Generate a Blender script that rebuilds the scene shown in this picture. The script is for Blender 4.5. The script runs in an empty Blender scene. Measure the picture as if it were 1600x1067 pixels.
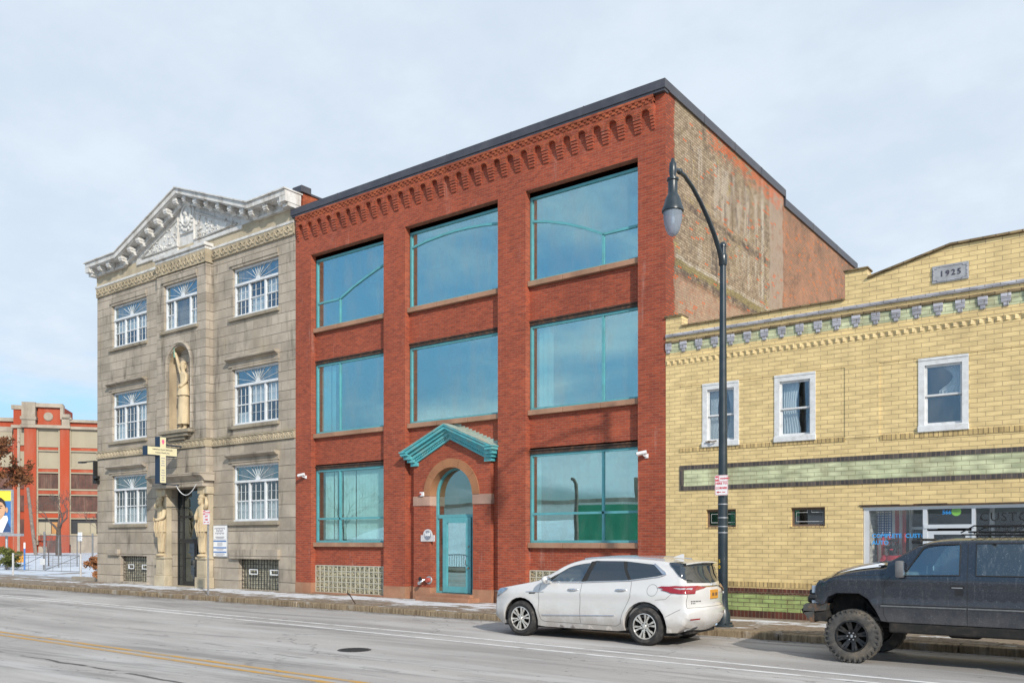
import bpy, bmesh, math, random
from mathutils import Vector, Matrix, noise
from mathutils.geometry import delaunay_2d_cdt
SC = bpy.context.scene
COL = SC.collection
PI = math.pi
R = math.radians

# ------------------------------------------------------------------ mesh builder
class MB:
    def __init__(self):
        self.v = []; self.f = []; self.mi = []
    def add(self, vs, fs, m=0):
        o = len(self.v)
        self.v += [tuple(p) for p in vs]
        for f in fs:
            self.f.append(tuple(i + o for i in f)); self.mi.append(m)
        return self
    def box(self, x0, x1, y0, y1, z0, z1, m=0):
        v = [(x0,y0,z0),(x1,y0,z0),(x1,y1,z0),(x0,y1,z0),(x0,y0,z1),(x1,y0,z1),(x1,y1,z1),(x0,y1,z1)]
        return self.add(v, [(0,3,2,1),(4,5,6,7),(0,1,5,4),(1,2,6,5),(2,3,7,6),(3,0,4,7)], m)
    def bbox(self, x0, x1, y0, y1, z0, z1, b=0.01, m=0):
        """box whose edges are chamfered"""
        X=(x0,x1); Y=(y0,y1); Z=(z0,z1)
        bm = bmesh.new()
        bmesh.ops.create_cube(bm, size=1)
        for v in bm.verts:
            v.co = Vector(((x0+x1)/2+v.co.x*(x1-x0),(y0+y1)/2+v.co.y*(y1-y0),(z0+z1)/2+v.co.z*(z1-z0)))
        bmesh.ops.bevel(bm, geom=bm.edges[:], offset=b, segments=2, affect='EDGES', profile=0.5)
        return self.bm(bm, m)
    def bm(self, bm, m=0):
        bm.verts.index_update()
        self.add([v.co for v in bm.verts], [[v.index for v in f.verts] for f in bm.faces], m)
        bm.free(); return self
    def prism_y(self, poly, y0, y1, m=0):
        """polygon in (x,z), counter-clockwise seen from -Y, extruded from y0 (front) to y1"""
        n = len(poly)
        v = [(x,y0,z) for x,z in poly] + [(x,y1,z) for x,z in poly]
        fs = [tuple(range(n)), tuple(range(2*n-1, n-1, -1))]
        fs += [(i, i+n, (i+1)%n+n, (i+1)%n) for i in range(n)]
        return self.add(v, fs, m)
    def prism_x(self, poly, x0, x1, m=0):
        """polygon in (y,z)"""
        n = len(poly)
        v = [(x0,y,z) for y,z in poly] + [(x1,y,z) for y,z in poly]
        fs = [tuple(range(n-1,-1,-1)), tuple(range(n, 2*n))]
        fs += [(i, (i+1)%n, (i+1)%n+n, i+n) for i in range(n)]
        return self.add(v, fs, m)
    def prism_z(self, poly, z0, z1, m=0):
        n = len(poly)
        v = [(x,y,z0) for x,y in poly] + [(x,y,z1) for x,y in poly]
        fs = [tuple(range(n-1,-1,-1)), tuple(range(n, 2*n))]
        fs += [(i, (i+1)%n, (i+1)%n+n, i+n) for i in range(n)]
        return self.add(v, fs, m)
    def tube(self, pts, r, n=8, m=0, caps=True, closed=False):
        pts = [Vector(p) for p in pts]; k = len(pts)
        rs = r if isinstance(r, (list, tuple)) else [r]*k
        vs = []; up = None
        for i, p in enumerate(pts):
            if closed: d = pts[(i+1)%k]-pts[i-1]
            else: d = pts[min(i+1,k-1)]-pts[max(i-1,0)]
            d.normalize()
            if up is None:
                up = Vector((0,0,1)) if abs(d.z) < .9 else Vector((1,0,0))
            a = d.cross(up)
            if a.length < 1e-4: a = d.cross(Vector((0,1,0)))
            a.normalize(); b = a.cross(d); b.normalize(); up = b
            vs += [p + (a*math.cos(2*PI*j/n)+b*math.sin(2*PI*j/n))*rs[i] for j in range(n)]
        fs = []
        for i in range(k if closed else k-1):
            i2 = (i+1)%k
            fs += [(i*n+j, i*n+(j+1)%n, i2*n+(j+1)%n, i2*n+j) for j in range(n)]
        if caps and not closed:
            fs += [tuple(range(n-1,-1,-1)), tuple(range((k-1)*n, k*n))]
        return self.add(vs, fs, m)
    def lathe(self, prof, c=(0,0,0), axis='z', n=24, m=0, a0=0, a1=2*PI):
        """prof: (radius, height) list"""
        full = abs(a1-a0-2*PI) < 1e-6
        k = len(prof); nn = n if full else n+1
        vs = []
        for j in range(nn):
            t = a0+(a1-a0)*j/n; ca, sa = math.cos(t), math.sin(t)
            for r, h in prof:
                if axis == 'z': p = (r*ca, r*sa, h)
                elif axis == 'y': p = (r*ca, h, r*sa)
                else: p = (h, r*ca, r*sa)
                vs.append((p[0]+c[0], p[1]+c[1], p[2]+c[2]))
        fs = []
        for j in range(n):
            j2 = (j+1) % nn
            for i in range(k-1):
                fs.append((j*k+i, j2*k+i, j2*k+i+1, j*k+i+1))
        return self.add(vs, fs, m)
    def ball(self, c, rx, ry=None, rz=None, n=10, m=0):
        ry = rx if ry is None else ry; rz = rx if rz is None else rz
        bm = bmesh.new(); bmesh.ops.create_uvsphere(bm, u_segments=n, v_segments=max(5,n*2//3), radius=1)
        for v in bm.verts: v.co = Vector((c[0]+v.co.x*rx, c[1]+v.co.y*ry, c[2]+v.co.z*rz))
        return self.bm(bm, m)
    def wall(self, outer, holes, y, depth=0.2, m=0, mr=None, base=True):
        """front face in the plane Y=y with holes, plus the holes' reveals going back by depth"""
        mr = m if mr is None else mr
        pts = []; edges = []
        for loop in [outer]+holes:
            o = len(pts); n = len(loop)
            pts += [Vector(p) for p in loop]
            edges += [(o+i, o+(i+1)%n) for i in range(n)]
        vs, _, fs, _, _, _ = delaunay_2d_cdt(pts, edges, [], 0, 1e-5)
        def inside(p, L):
            c = False; n = len(L)
            for i in range(n):
                x1,y1 = L[i]; x2,y2 = L[(i+1)%n]
                if (y1 > p[1]) != (y2 > p[1]) and p[0] < (x2-x1)*(p[1]-y1)/(y2-y1)+x1: c = not c
            return c
        keep = []
        for f in fs:
            c = sum((vs[i] for i in f), Vector((0,0)))/len(f)
            if inside(c, outer) and not any(inside(c, h) for h in holes):
                a,b,d = vs[f[0]],vs[f[1]],vs[f[2]]
                if (b-a).cross(d-a) < 0: f = f[::-1]
                keep.append(tuple(f))
        self.add([(p.x, y, p.y) for p in vs], keep, m)
        for h in holes:
            n = len(h)
            ar = sum(h[i][0]*h[(i+1)%n][1]-h[(i+1)%n][0]*h[i][1] for i in range(n))
            hh = h if ar > 0 else h[::-1]
            v = [(x,y,z) for x,z in hh]+[(x,y+depth,z) for x,z in hh]
            zb = min(q[1] for q in hh)+1e-6
            self.add(v, [(i,(i+1)%n,(i+1)%n+n,i+n) for i in range(n) if base or hh[i][1] > zb or hh[(i+1)%n][1] > zb], mr)
        return self
    def build(self, name, mat, parent=None, loc=None, smooth=False, angle=40):
        """one mesh object; vertices are in world space unless the parent chain's root is in LOCAL"""
        me = bpy.data.meshes.new(name)
        off = Vector((0,0,0))
        if parent is not None:
            r = parent
            while r.parent: r = r.parent
            if not r.get('_local'): off = r.location.copy()
        elif loc is not None: off = Vector(loc)
        me.from_pydata([Vector(p)-off for p in self.v], [], self.f)
        mats = mat if isinstance(mat, (list, tuple)) else [mat]
        for mm in mats: me.materials.append(mm)
        if len(mats) > 1: me.polygons.foreach_set('material_index', self.mi)
        me.validate(); me.update()
        if smooth:
            me.polygons.foreach_set('use_smooth', [True]*len(me.polygons))
            me.set_sharp_from_angle(angle=R(angle))
        o = bpy.data.objects.new(name, me); COL.objects.link(o)
        if parent is not None: o.parent = parent
        elif loc is not None: o.location = loc
        return o

def tag(o, label=None, cat=None, group=None, kind=None):
    if label: o['label'] = label
    if cat: o['category'] = cat
    if group: o['group'] = group
    if kind: o['kind'] = kind
    return o
def thing(name, loc, label, cat, group=None, rz=0, local=False):
    o = bpy.data.objects.new(name, None); COL.objects.link(o)
    o.location = loc; o.rotation_euler.z = rz; o.empty_display_size = .2
    if local: o['_local'] = 1
    return tag(o, label, cat, group)
def copy_tree(o, parent=None):
    c = o.copy(); COL.objects.link(c)
    if parent is not None: c.parent = parent
    for ch in list(o.children): copy_tree(ch, c)
    return c
def rect(x0, x1, z0, z1): return [(x0,z0),(x1,z0),(x1,z1),(x0,z1)]
def arc(cx, cz, r, a0, a1, n): return [(cx+r*math.cos(a0+(a1-a0)*i/n), cz+r*math.sin(a0+(a1-a0)*i/n)) for i in range(n+1)]
def text_mb(body, size, ext=0.004, align='CENTER', bold=0.0, space=1.0):
    """lettering as mesh, lying in x (right) / z (up), facing -Y, centred on the origin's baseline"""
    cu = bpy.data.curves.new('lettering', 'FONT')
    cu.body = body; cu.size = size; cu.extrude = ext; cu.align_x = align; cu.offset = bold; cu.space_character = space; cu.resolution_u = 2
    cu.space_line = .95
    ob = bpy.data.objects.new('lettering', cu); COL.objects.link(ob)
    bpy.context.view_layer.update()
    me = ob.to_mesh()
    b = MB(); b.add([(v.co.x, -v.co.z, v.co.y) for v in me.vertices], [tuple(p.vertices) for p in me.polygons])
    ob.to_mesh_clear(); bpy.data.objects.remove(ob); bpy.data.curves.remove(cu)
    return b
def moved(b, x=0, y=0, z=0, rz=0, sx=1):
    c, s = math.cos(rz), math.sin(rz)
    b.v = [(x+(p[0]*sx*c-p[1]*s), y+(p[0]*sx*s+p[1]*c), z+p[2]) for p in b.v]
    return b
def joined(*bs):
    o = MB()
    for b in bs: o.add(b.v, b.f, 0)
    return o

# ------------------------------------------------------------------ materials
def newmat(name):
    m = bpy.data.materials.new(name); m.use_nodes = True
    nt = m.node_tree; nt.nodes.clear()
    out = nt.nodes.new('ShaderNodeOutputMaterial')
    return m, nt, out
class NT:
    """small helper for wiring nodes"""
    def __init__(s, nt): s.nt = nt
    def n(s, t, **k):
        nd = s.nt.nodes.new(t)
        for a, b in k.items():
            if a.startswith('i_'): s.set(nd.inputs[a[2:].replace('_',' ')], b)
            else: setattr(nd, a, b)
        return nd
    def set(s, sock, v):
        if hasattr(v, 'is_output') or isinstance(v, bpy.types.NodeSocket): s.nt.links.new(v, sock)
        elif isinstance(v, (tuple, list)) and len(v) == 3 and sock.type == 'RGBA': sock.default_value = (*v, 1)
        else: sock.default_value = v
    def pos(s): return s.n('ShaderNodeNewGeometry').outputs['Position']
    def obj(s): return s.n('ShaderNodeTexCoord').outputs['Object']
    def xyz(s, v):
        d = s.n('ShaderNodeSeparateXYZ'); s.set(d.inputs[0], v); return d.outputs
    def comb(s, x, y, z):
        d = s.n('ShaderNodeCombineXYZ'); s.set(d.inputs[0], x); s.set(d.inputs[1], y); s.set(d.inputs[2], z); return d.outputs[0]
    def math(s, op, a, b=0, c=None, clamp=False):
        d = s.n('ShaderNodeMath', operation=op, use_clamp=clamp); s.set(d.inputs[0], a); s.set(d.inputs[1], b)
        if c is not None: s.set(d.inputs[2], c)
        return d.outputs[0]
    def mapv(s, v, scale):
        d = s.n('ShaderNodeMapping'); s.set(d.inputs['Vector'], v); d.inputs['Scale'].default_value = scale; return d.outputs[0]
    def noise(s, v, scale, detail=4, rough=.55, dist=0):
        d = s.n('ShaderNodeTexNoise'); s.set(d.inputs['Vector'], v)
        d.inputs['Scale'].default_value = scale; d.inputs['Detail'].default_value = detail
        d.inputs['Roughness'].default_value = rough; d.inputs['Distortion'].default_value = dist
        return d.outputs['Fac']
    def ramp(s, f, a, b, lo=0.0, hi=1.0):
        """smooth step from lo (at a) to hi (at b)"""
        d = s.n('ShaderNodeMapRange', interpolation_type='SMOOTHSTEP'); s.set(d.inputs['Value'], f)
        if a > b: a, b, lo, hi = b, a, hi, lo
        d.inputs['From Min'].default_value = a; d.inputs['From Max'].default_value = b
        d.inputs['To Min'].default_value = lo; d.inputs['To Max'].default_value = hi
        return d.outputs['Result']
    def mix(s, f, a, b, mode='MIX'):
        d = s.n('ShaderNodeMix', data_type='RGBA', blend_type=mode)
        s.set(d.inputs['Factor'], f); s.set(d.inputs[6], a); s.set(d.inputs[7], b); return d.outputs[2]
    def band(s, v, a, b, e=.01):
        return s.math('MULTIPLY', s.ramp(v, a-e, a+e), s.ramp(v, b-e, b+e, 1, 0))
    def bump(s, h, strength=.3, dist=.01, normal=None):
        d = s.n('ShaderNodeBump'); d.inputs['Strength'].default_value = strength; d.inputs['Distance'].default_value = dist
        s.set(d.inputs['Height'], h)
        if normal is not None: s.set(d.inputs['Normal'], normal)
        return d.outputs[0]
    def bsdf(s, out, col, rough=.7, metal=0, normal=None, spec=.5, coat=0, trans=0, alpha=None):
        d = s.n('ShaderNodeBsdfPrincipled'); s.set(d.inputs['Base Color'], col); s.set(d.inputs['Roughness'], rough)
        s.set(d.inputs['Metallic'], metal); s.set(d.inputs['Specular IOR Level'], spec)
        d.inputs['Coat Weight'].default_value = coat; d.inputs['Coat Roughness'].default_value = .06
        d.inputs['Transmission Weight'].default_value = trans
        if normal is not None: s.set(d.inputs['Normal'], normal)
        if out is not None: s.nt.links.new(d.outputs[0], out.inputs['Surface'])
        return d
def pm(name, col, var=.15, scale=4, rough=.6, metal=0, bump=0, spec=.5, dirt=None, dirt_amt=.5, dscale=1.5, coat=0, streak=False, space='obj'):
    """plain painted / cast / stone material with procedural unevenness"""
    m, nt, out = newmat(name); s = NT(nt)
    p = s.obj() if space == 'obj' else s.pos()
    f = s.noise(p, scale, 5)
    c = s.mix(s.ramp(f, .25, .75), tuple(max(0,x*(1-var)) for x in col), tuple(min(1,x*(1+var)) for x in col))
    if dirt is not None:
        q = s.mapv(p, (1,1,.18)) if streak else p
        g = s.noise(q, dscale, 6, .65)
        c = s.mix(s.math('MULTIPLY', s.ramp(g, .45, .72), dirt_amt), c, dirt)
    nrm = s.bump(s.noise(p, scale*6, 4), bump, .01) if bump else None
    s.bsdf(out, c, s.ramp(f, .2, .8, max(.03,rough-.08), min(1,rough+.08)), metal, nrm, spec, coat)
    return m
def brickmat(name, c1, c2, mortar, bw=.22, bh=.072, ms=.010, bias=0, tone=.25, tone_scale=.5, dirt=None, dirt_amt=.4, dscale=.6, bump=.5, rough=.8, soot=None, vert=False, spec=.3, efflo=0, vary=.2):
    m, nt, out = newmat(name); s = NT(nt)
    p = s.pos(); x, y, z = s.xyz(p)
    u = s.math('ADD', x, y)
    v = s.comb(z, u, 0) if vert else s.comb(u, z, 0)
    b = s.n('ShaderNodeTexBrick'); s.set(b.inputs['Vector'], v)
    s.set(b.inputs['Color1'], c1); s.set(b.inputs['Color2'], c2); s.set(b.inputs['Mortar'], mortar)
    b.inputs['Scale'].default_value = 1; b.inputs['Mortar Size'].default_value = ms; b.inputs['Mortar Smooth'].default_value = .3
    b.inputs['Bias'].default_value = bias; b.inputs['Brick Width'].default_value = bw; b.inputs['Row Height'].default_value = bh
    c = b.outputs['Color']
    t = s.noise(p, tone_scale, 6, .6)
    c = s.mix(1, c, s.mix(s.ramp(t, .25, .75), (1-tone,)*3, (1+tone*.6,)*3), 'MULTIPLY')
    t2 = s.noise(s.mapv(v, (1/bw*.9, 1/bh*.9, 1)), 1.0, 0)
    c = s.mix(1, c, s.mix(s.ramp(t2, .3, .7), (1-vary,)*3, (1+vary*.75,)*3), 'MULTIPLY')
    if dirt is not None:
        g = s.noise(s.mapv(p, (1,1,.35)), dscale, 8, .7)
        c = s.mix(s.math('MULTIPLY', s.ramp(g, .48, .75), dirt_amt), c, dirt)
    if efflo:
        g = s.noise(s.mapv(p, (2.2,2.2,.35)), 1.0, 6, .7)
        c = s.mix(s.math('MULTIPLY', s.ramp(g, .60, .72), efflo), c, (.62,.50,.44))
    nb = s.bump(s.math('ADD', s.math('MULTIPLY', b.outputs['Fac'], -1), s.math('MULTIPLY', s.noise(p, 60, 3), .35)), bump, .012)
    s.bsdf(out, c, rough, 0, nb, spec)
    return m
# ------------------------------------------------------------------ palette
M = {}
M['brick'] = brickmat('red_pressed_brick', (.385,.078,.036), (.26,.054,.031), (.30,.125,.08), .215, .071, .009, 0, .14, .45, (.14,.036,.026), .32, .8, .4, vary=.10, efflo=.16)
M['brick_trim'] = brickmat('red_trim_brick', (.40,.105,.042), (.29,.062,.032), (.22,.085,.05), .215, .071, .008, tone=.2)
M['yellow'] = brickmat('glazed_yellow_brick', (.75,.57,.275), (.67,.505,.24), (.43,.315,.165), .325, .105, .0085, 0, .07, .7, (.30,.21,.10), .22, 1.1, .6, .45, spec=.5, vary=.10)
M['yellow_soldier'] = brickmat('yellow_soldier_brick', (.60,.44,.20), (.46,.33,.15), (.20,.14,.08), .10, .4, .010, rough=.5)
M['green_brick'] = brickmat('pale_green_glazed_brick', (.56,.58,.37), (.47,.50,.31), (.33,.33,.20), .325, .105, .009, 0, .18, 1.0, (.24,.17,.08), .5, 1.6, .6, .4, spec=.5)
M['green_base'] = brickmat('bright_green_glazed_brick', (.36,.44,.17), (.28,.36,.13), (.14,.13,.07), .325, .105, .011, 0, .2, 1.0, (.12,.06,.03), .6, 2.2, .6, .4, spec=.5)
M['dark_soldier'] = brickmat('dark_soldier_brick', (.055,.045,.045), (.10,.08,.07), (.16,.12,.08), .10, .4, .010, rough=.4, spec=.5)
M['brown_soldier'] = brickmat('brown_soldier_brick', (.12,.035,.022), (.07,.03,.022), (.16,.11,.07), .10, .4, .010, rough=.45, spec=.5)
M['grey_brick'] = brickmat('grey_glazed_brick', (.46,.46,.51), (.36,.36,.40), (.20,.19,.19), .30, .09, .010, rough=.5)
M['brown_coping'] = brickmat('weathered_coping_brick', (.27,.20,.11), (.17,.125,.07), (.09,.065,.04), .25, .2, .012)
M['stone'] = None
def stone_mat(name, c, rows=True, bw=1.15, bh=.375, dirt_amt=.55, joint=(.10,.088,.07)):
    m, nt, out = newmat(name); s = NT(nt); p = s.pos(); x, y, z = s.xyz(p)
    u = s.math('ADD', x, y)
    f = s.noise(p, 1.1, 7, .6)
    col = s.mix(s.ramp(f, .3, .72), tuple(v*.78 for v in c), tuple(v*1.15 for v in c))
    col = s.mix(s.math('MULTIPLY', s.ramp(s.noise(p, 14, 5, .7), .5, .8), .25), col, tuple(v*.55 for v in c))
    h = s.noise(p, 45, 4)
    if rows:
        b = s.n('ShaderNodeTexBrick'); s.set(b.inputs['Vector'], s.comb(u, z, 0))
        s.set(b.inputs['Color1'], (1.05,1.05,1.05)); s.set(b.inputs['Color2'], (.86,.85,.84)); s.set(b.inputs['Mortar'], (1,1,1))
        b.inputs['Scale'].default_value = 1; b.inputs['Mortar Size'].default_value = .012; b.inputs['Mortar Smooth'].default_value = .1
        b.inputs['Brick Width'].default_value = bw; b.inputs['Row Height'].default_value = bh
        col = s.mix(1, col, b.outputs['Color'], 'MULTIPLY')
        # horizontal joints read stronger than the upright ones
        row = s.math('FRACT', s.math('DIVIDE', z, bh))
        hj = s.math('ADD', s.ramp(row, 0, .05, 1, 0), s.ramp(row, .95, 1, 0, 1), clamp=True)
        jn = s.ramp(s.noise(p, 2.2, 4), .35, .62)
        col = s.mix(s.math('MULTIPLY', hj, s.math('ADD', s.math('MULTIPLY', jn, .55), .3)), col, joint)
        col = s.mix(s.math('MULTIPLY', b.outputs['Fac'], s.math('ADD', s.math('MULTIPLY', jn, .35), .1)), col, joint)
        h = s.math('SUBTRACT', s.math('MULTIPLY', h, .25), s.math('ADD', b.outputs['Fac'], hj))
    g = s.noise(s.mapv(p, (1.5,1.5,.28)), 1.3, 8, .7)
    col = s.mix(s.math('MULTIPLY', s.ramp(g, .50, .76), dirt_amt), col, (.075,.066,.055))
    g2 = s.noise(s.mapv(p, (1,1,.4)), .7, 5, .6)
    col = s.mix(s.math('MULTIPLY', s.ramp(g2, .52, .7), .3), col, (.42,.34,.22))
    s.bsdf(out, col, .85, 0, s.bump(h, .55, .015), .25)
    return m
M['stone'] = stone_mat('grey_limestone_ashlar', (.405,.352,.288), bh=.375, dirt_amt=.9, joint=(.07,.06,.048))
M['stone_base'] = stone_mat('grey_limestone_rusticated', (.405,.352,.288), bh=.5, bw=2.4, dirt_amt=.7, joint=(.055,.047,.038))
M['stone_plain'] = stone_mat('tan_dressed_stone', (.47,.40,.29), rows=False, dirt_amt=.5)
M['stone_relief'] = stone_mat('ochre_carved_stone', (.42,.355,.255), rows=False, dirt_amt=.6)
M['stone_statue'] = stone_mat('cream_statue_stone', (.54,.435,.285), rows=False, dirt_amt=.35)
M['stone_sill'] = stone_mat('weathered_sill_stone', (.30,.26,.20), rows=False, dirt_amt=.85)
M['brownstone'] = stone_mat('brown_sandstone', (.36,.185,.115), rows=False, dirt_amt=.3)
M['tan_sand'] = stone_mat('tan_sandstone', (.36,.205,.135), rows=False, dirt_amt=.25)
M['arch_stone'] = stone_mat('ochre_arch_sandstone', (.33,.155,.08), rows=False, dirt_amt=.2)
M['impost'] = stone_mat('pink_impost_stone', (.42,.27,.21), rows=False, dirt_amt=.15)
M['white_cornice'] = pm('weathered_white_cornice', (.60,.59,.57), .1, 6, .6, dirt=(.22,.16,.10), dirt_amt=.55, dscale=2.5, streak=True)
M['white_frame'] = pm('white_window_paint', (.66,.68,.70), .05, 8, .45, dirt=(.35,.32,.28), dirt_amt=.3, dscale=3)
M['old_white'] = pm('peeling_white_paint', (.64,.65,.66), .08, 8, .6, dirt=(.38,.35,.31), dirt_amt=.4, dscale=6)
M['alu'] = pm('brushed_aluminium', (.66,.68,.71), .06, 3, .4, .35, dirt=(.3,.29,.27), dirt_amt=.3)
M['teal'] = pm('teal_aluminium', (.10,.34,.38), .08, 5, .42, .0, dirt=(.10,.22,.22), dirt_amt=.4, dscale=2)
M['teal_old'] = pm('weathered_teal_paint', (.085,.38,.42), .12, 5, .5, dirt=(.30,.36,.30), dirt_amt=.55, dscale=3)
M['roof_flashing'] = pm('roof_patina', (.30,.38,.34), .2, 5, .6, dirt=(.42,.36,.26), dirt_amt=.8, dscale=2)
M['cap'] = pm('charcoal_metal_coping', (.055,.055,.068), .12, 3, .45, 0, dirt=(.10,.10,.11), dirt_amt=.4)
M['rust'] = pm('rusted_steel_lintel', (.045,.030,.024), .3, 6, .8, dirt=(.16,.075,.035), dirt_amt=.9, dscale=5)
M['iron'] = pm('dark_iron', (.02,.021,.023), .2, 6, .5)
M['lamp_green'] = pm('dark_blue_green_enamel', (.013,.024,.033), .15, 4, .35, 0, dirt=(.05,.06,.065), dirt_amt=.4, spec=.6)
M['galv'] = pm('galvanised_steel', (.42,.43,.45), .15, 6, .45, .6)
M['white_metal'] = pm('white_painted_steel', (.52,.52,.53), .08, 6, .5, dirt=(.3,.22,.15), dirt_amt=.4, dscale=4)
M['sign_white'] = pm('sign_white', (.80,.80,.80), .04, 6, .45)
M['sign_red'] = pm('sign_red', (.62,.03,.06), .06, 6, .45)
M['ink'] = pm('dark_ink', (.05,.045,.07), .1, 6, .6)
M['navy'] = pm('navy_sign_metal', (.012,.030,.065), .15, 4, .5)
M['cream_face'] = pm('cream_sign_face', (.66,.61,.40), .06, 3, .45)
M['sign_blue'] = pm('sign_blue', (.05,.17,.45), .06, 6, .45)
M['pink'] = pm('pink_flame', (.75,.12,.26), .2, 12, .5)
M['grey_ink'] = pm('grey_print', (.28,.28,.33), .15, 20, .6)
M['curtain'] = pm('white_curtain', (.82,.82,.80), .08, 3, .8)
M['dark_room'] = pm('dark_interior', (.035,.037,.040), .2, 1, .9)
M['grey_room'] = pm('grey_interior', (.10,.105,.11), .2, 1, .9)
M['orange'] = pm('orange_painted_wall', (.33,.047,.013), .14, .15, .75, dirt=(.48,.26,.18), dirt_amt=.35, dscale=.25, streak=True)
M['cream_wall'] = pm('stained_cream_panel', (.33,.29,.21), .1, .2, .8, dirt=(.24,.20,.14), dirt_amt=.4, dscale=.3, streak=True)
M['old_concrete'] = pm('old_grey_concrete', (.34,.29,.23), .2, .5, .85, dirt=(.12,.10,.08), dirt_amt=.6, dscale=.4, streak=True)
M['rusty_sheet'] = pm('rusty_window_sheet', (.10,.045,.035), .4, .8, .8, dirt=(.20,.12,.09), dirt_amt=.7, dscale=1.2, streak=True)
M['plywood'] = pm('plywood', (.40,.20,.07), .2, 1, .8)
M['wood_pole'] = pm('weathered_pole', (.20,.165,.14), .3, 3, .9, bump=.4)
M['bark'] = pm('bark', (.085,.065,.05), .35, 6, .95, bump=.6)
M['twig'] = pm('grey_twig', (.11,.085,.075), .3, 8, .95)
M['brown_leaf'] = pm('dry_brown_leaf', (.15,.055,.018), .5, 2.0, .8)
M['hydrangea'] = pm('dried_flower', (.32,.14,.06), .4, 4, .9)
M['evergreen'] = pm('yellow_green_leaf', (.10,.115,.02), .5, 3, .7)
M['black'] = pm('black_plastic', (.012,.012,.013), .2, 8, .5)
M['cam_white'] = pm('white_plastic', (.70,.71,.73), .05, 8, .4)
M['chrome'] = pm('chrome', (.70,.71,.73), .05, 8, .15, 1.0)
M['red_metal'] = pm('red_paint', (.36,.07,.05), .15, 8, .5)
M['brass'] = pm('dull_brass', (.40,.22,.14), .25, 8, .4, .8)

def glassmat(name, tint, refl, rough=.01, rcol=(.9,.95,.95), wav=.0, wscale=1.0, dust=0):
    m, nt, out = newmat(name); s = NT(nt); p = s.pos()
    nrm = s.bump(s.noise(p, wscale, 2), wav, .05) if wav else None
    g = s.n('ShaderNodeBsdfGlossy'); s.set(g.inputs['Color'], rcol); g.inputs['Roughness'].default_value = rough
    if nrm is not None: s.set(g.inputs['Normal'], nrm)
    t = s.n('ShaderNodeBsdfTransparent'); s.set(t.inputs['Color'], tint)
    mx = s.n('ShaderNodeMixShader'); s.set(mx.inputs[0], refl)
    nt.links.new(t.outputs[0], mx.inputs[1]); nt.links.new(g.outputs[0], mx.inputs[2])
    last = mx.outputs[0]
    if dust:
        d = s.n('ShaderNodeBsdfDiffuse'); s.set(d.inputs['Color'], (.36,.35,.33))
        f = s.math('MULTIPLY', s.ramp(s.noise(s.mapv(p,(1,1,.3)), 1.6, 8, .7), .42, .8), dust)
        m2 = s.n('ShaderNodeMixShader'); s.set(m2.inputs[0], f)
        nt.links.new(last, m2.inputs[1]); nt.links.new(d.outputs[0], m2.inputs[2]); last = m2.outputs[0]
    nt.links.new(last, out.inputs['Surface'])
    return m
M['teal_glass'] = glassmat('teal_tinted_glass', (.74,.94,.95), 0.47, .006, (.68,.95,.95), .05, .40, .20)
M['teal_glass_dim_refl'] = glassmat('teal_tinted_glass_low', (.84,.97,.97), 0.27, .006, (.68,.95,.95), .05, .40, .12)  # same teal glass, reflection toned down so the blinds behind look brighter
M['clear_glass'] = glassmat('old_window_glass', (.84,.88,.90), .15, .02, (.85,.92,1.0), .04, 1.2, .15)
M['dark_glass'] = glassmat('dark_door_glass', (.10,.14,.17), .22, .01, (.7,.85,1.0), .03, 1.0, .06)
M['fan_glass'] = glassmat('frosted_fanlight_glass', (.30,.50,.56), .34, .08, (.75,.92,1.0), .03, 1.0, .75)
M['shop_glass'] = glassmat('shop_glass', (.93,.94,.94), .045, .01, (.8,.9,.95), .02, .8, .03)
M['brown_glass'] = glassmat('brown_slot_glass', (.30,.24,.20), .10, .02, (.8,.85,.9), .03, 1.0, .10)
M['slot_frame'] = pm('brown_slot_frame', (.14,.095,.07), .2, 6, .7)
M['glass_block'] = None
def mk_glass_block():
    m, nt, out = newmat('glass_block'); s = NT(nt); p = s.pos(); x, y, z = s.xyz(p)
    f = s.noise(p, 16, 3, .6, 1.0)
    c = s.mix(s.ramp(f, .36, .64), (.045,.050,.040), (.50,.44,.28))
    s.bsdf(out, c, .12, 0, s.bump(f, .8, .02), .6)
    return m
M['glass_block'] = mk_glass_block()
M['grille_back'] = pm('cream_blind_glass', (.40,.37,.28), .5, 7, .35, dirt=(.12,.11,.08), dirt_amt=.5, dscale=6)
M['block_mortar'] = pm('cream_block_mortar',(.44,.42,.34),.1,8,.7)

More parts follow.
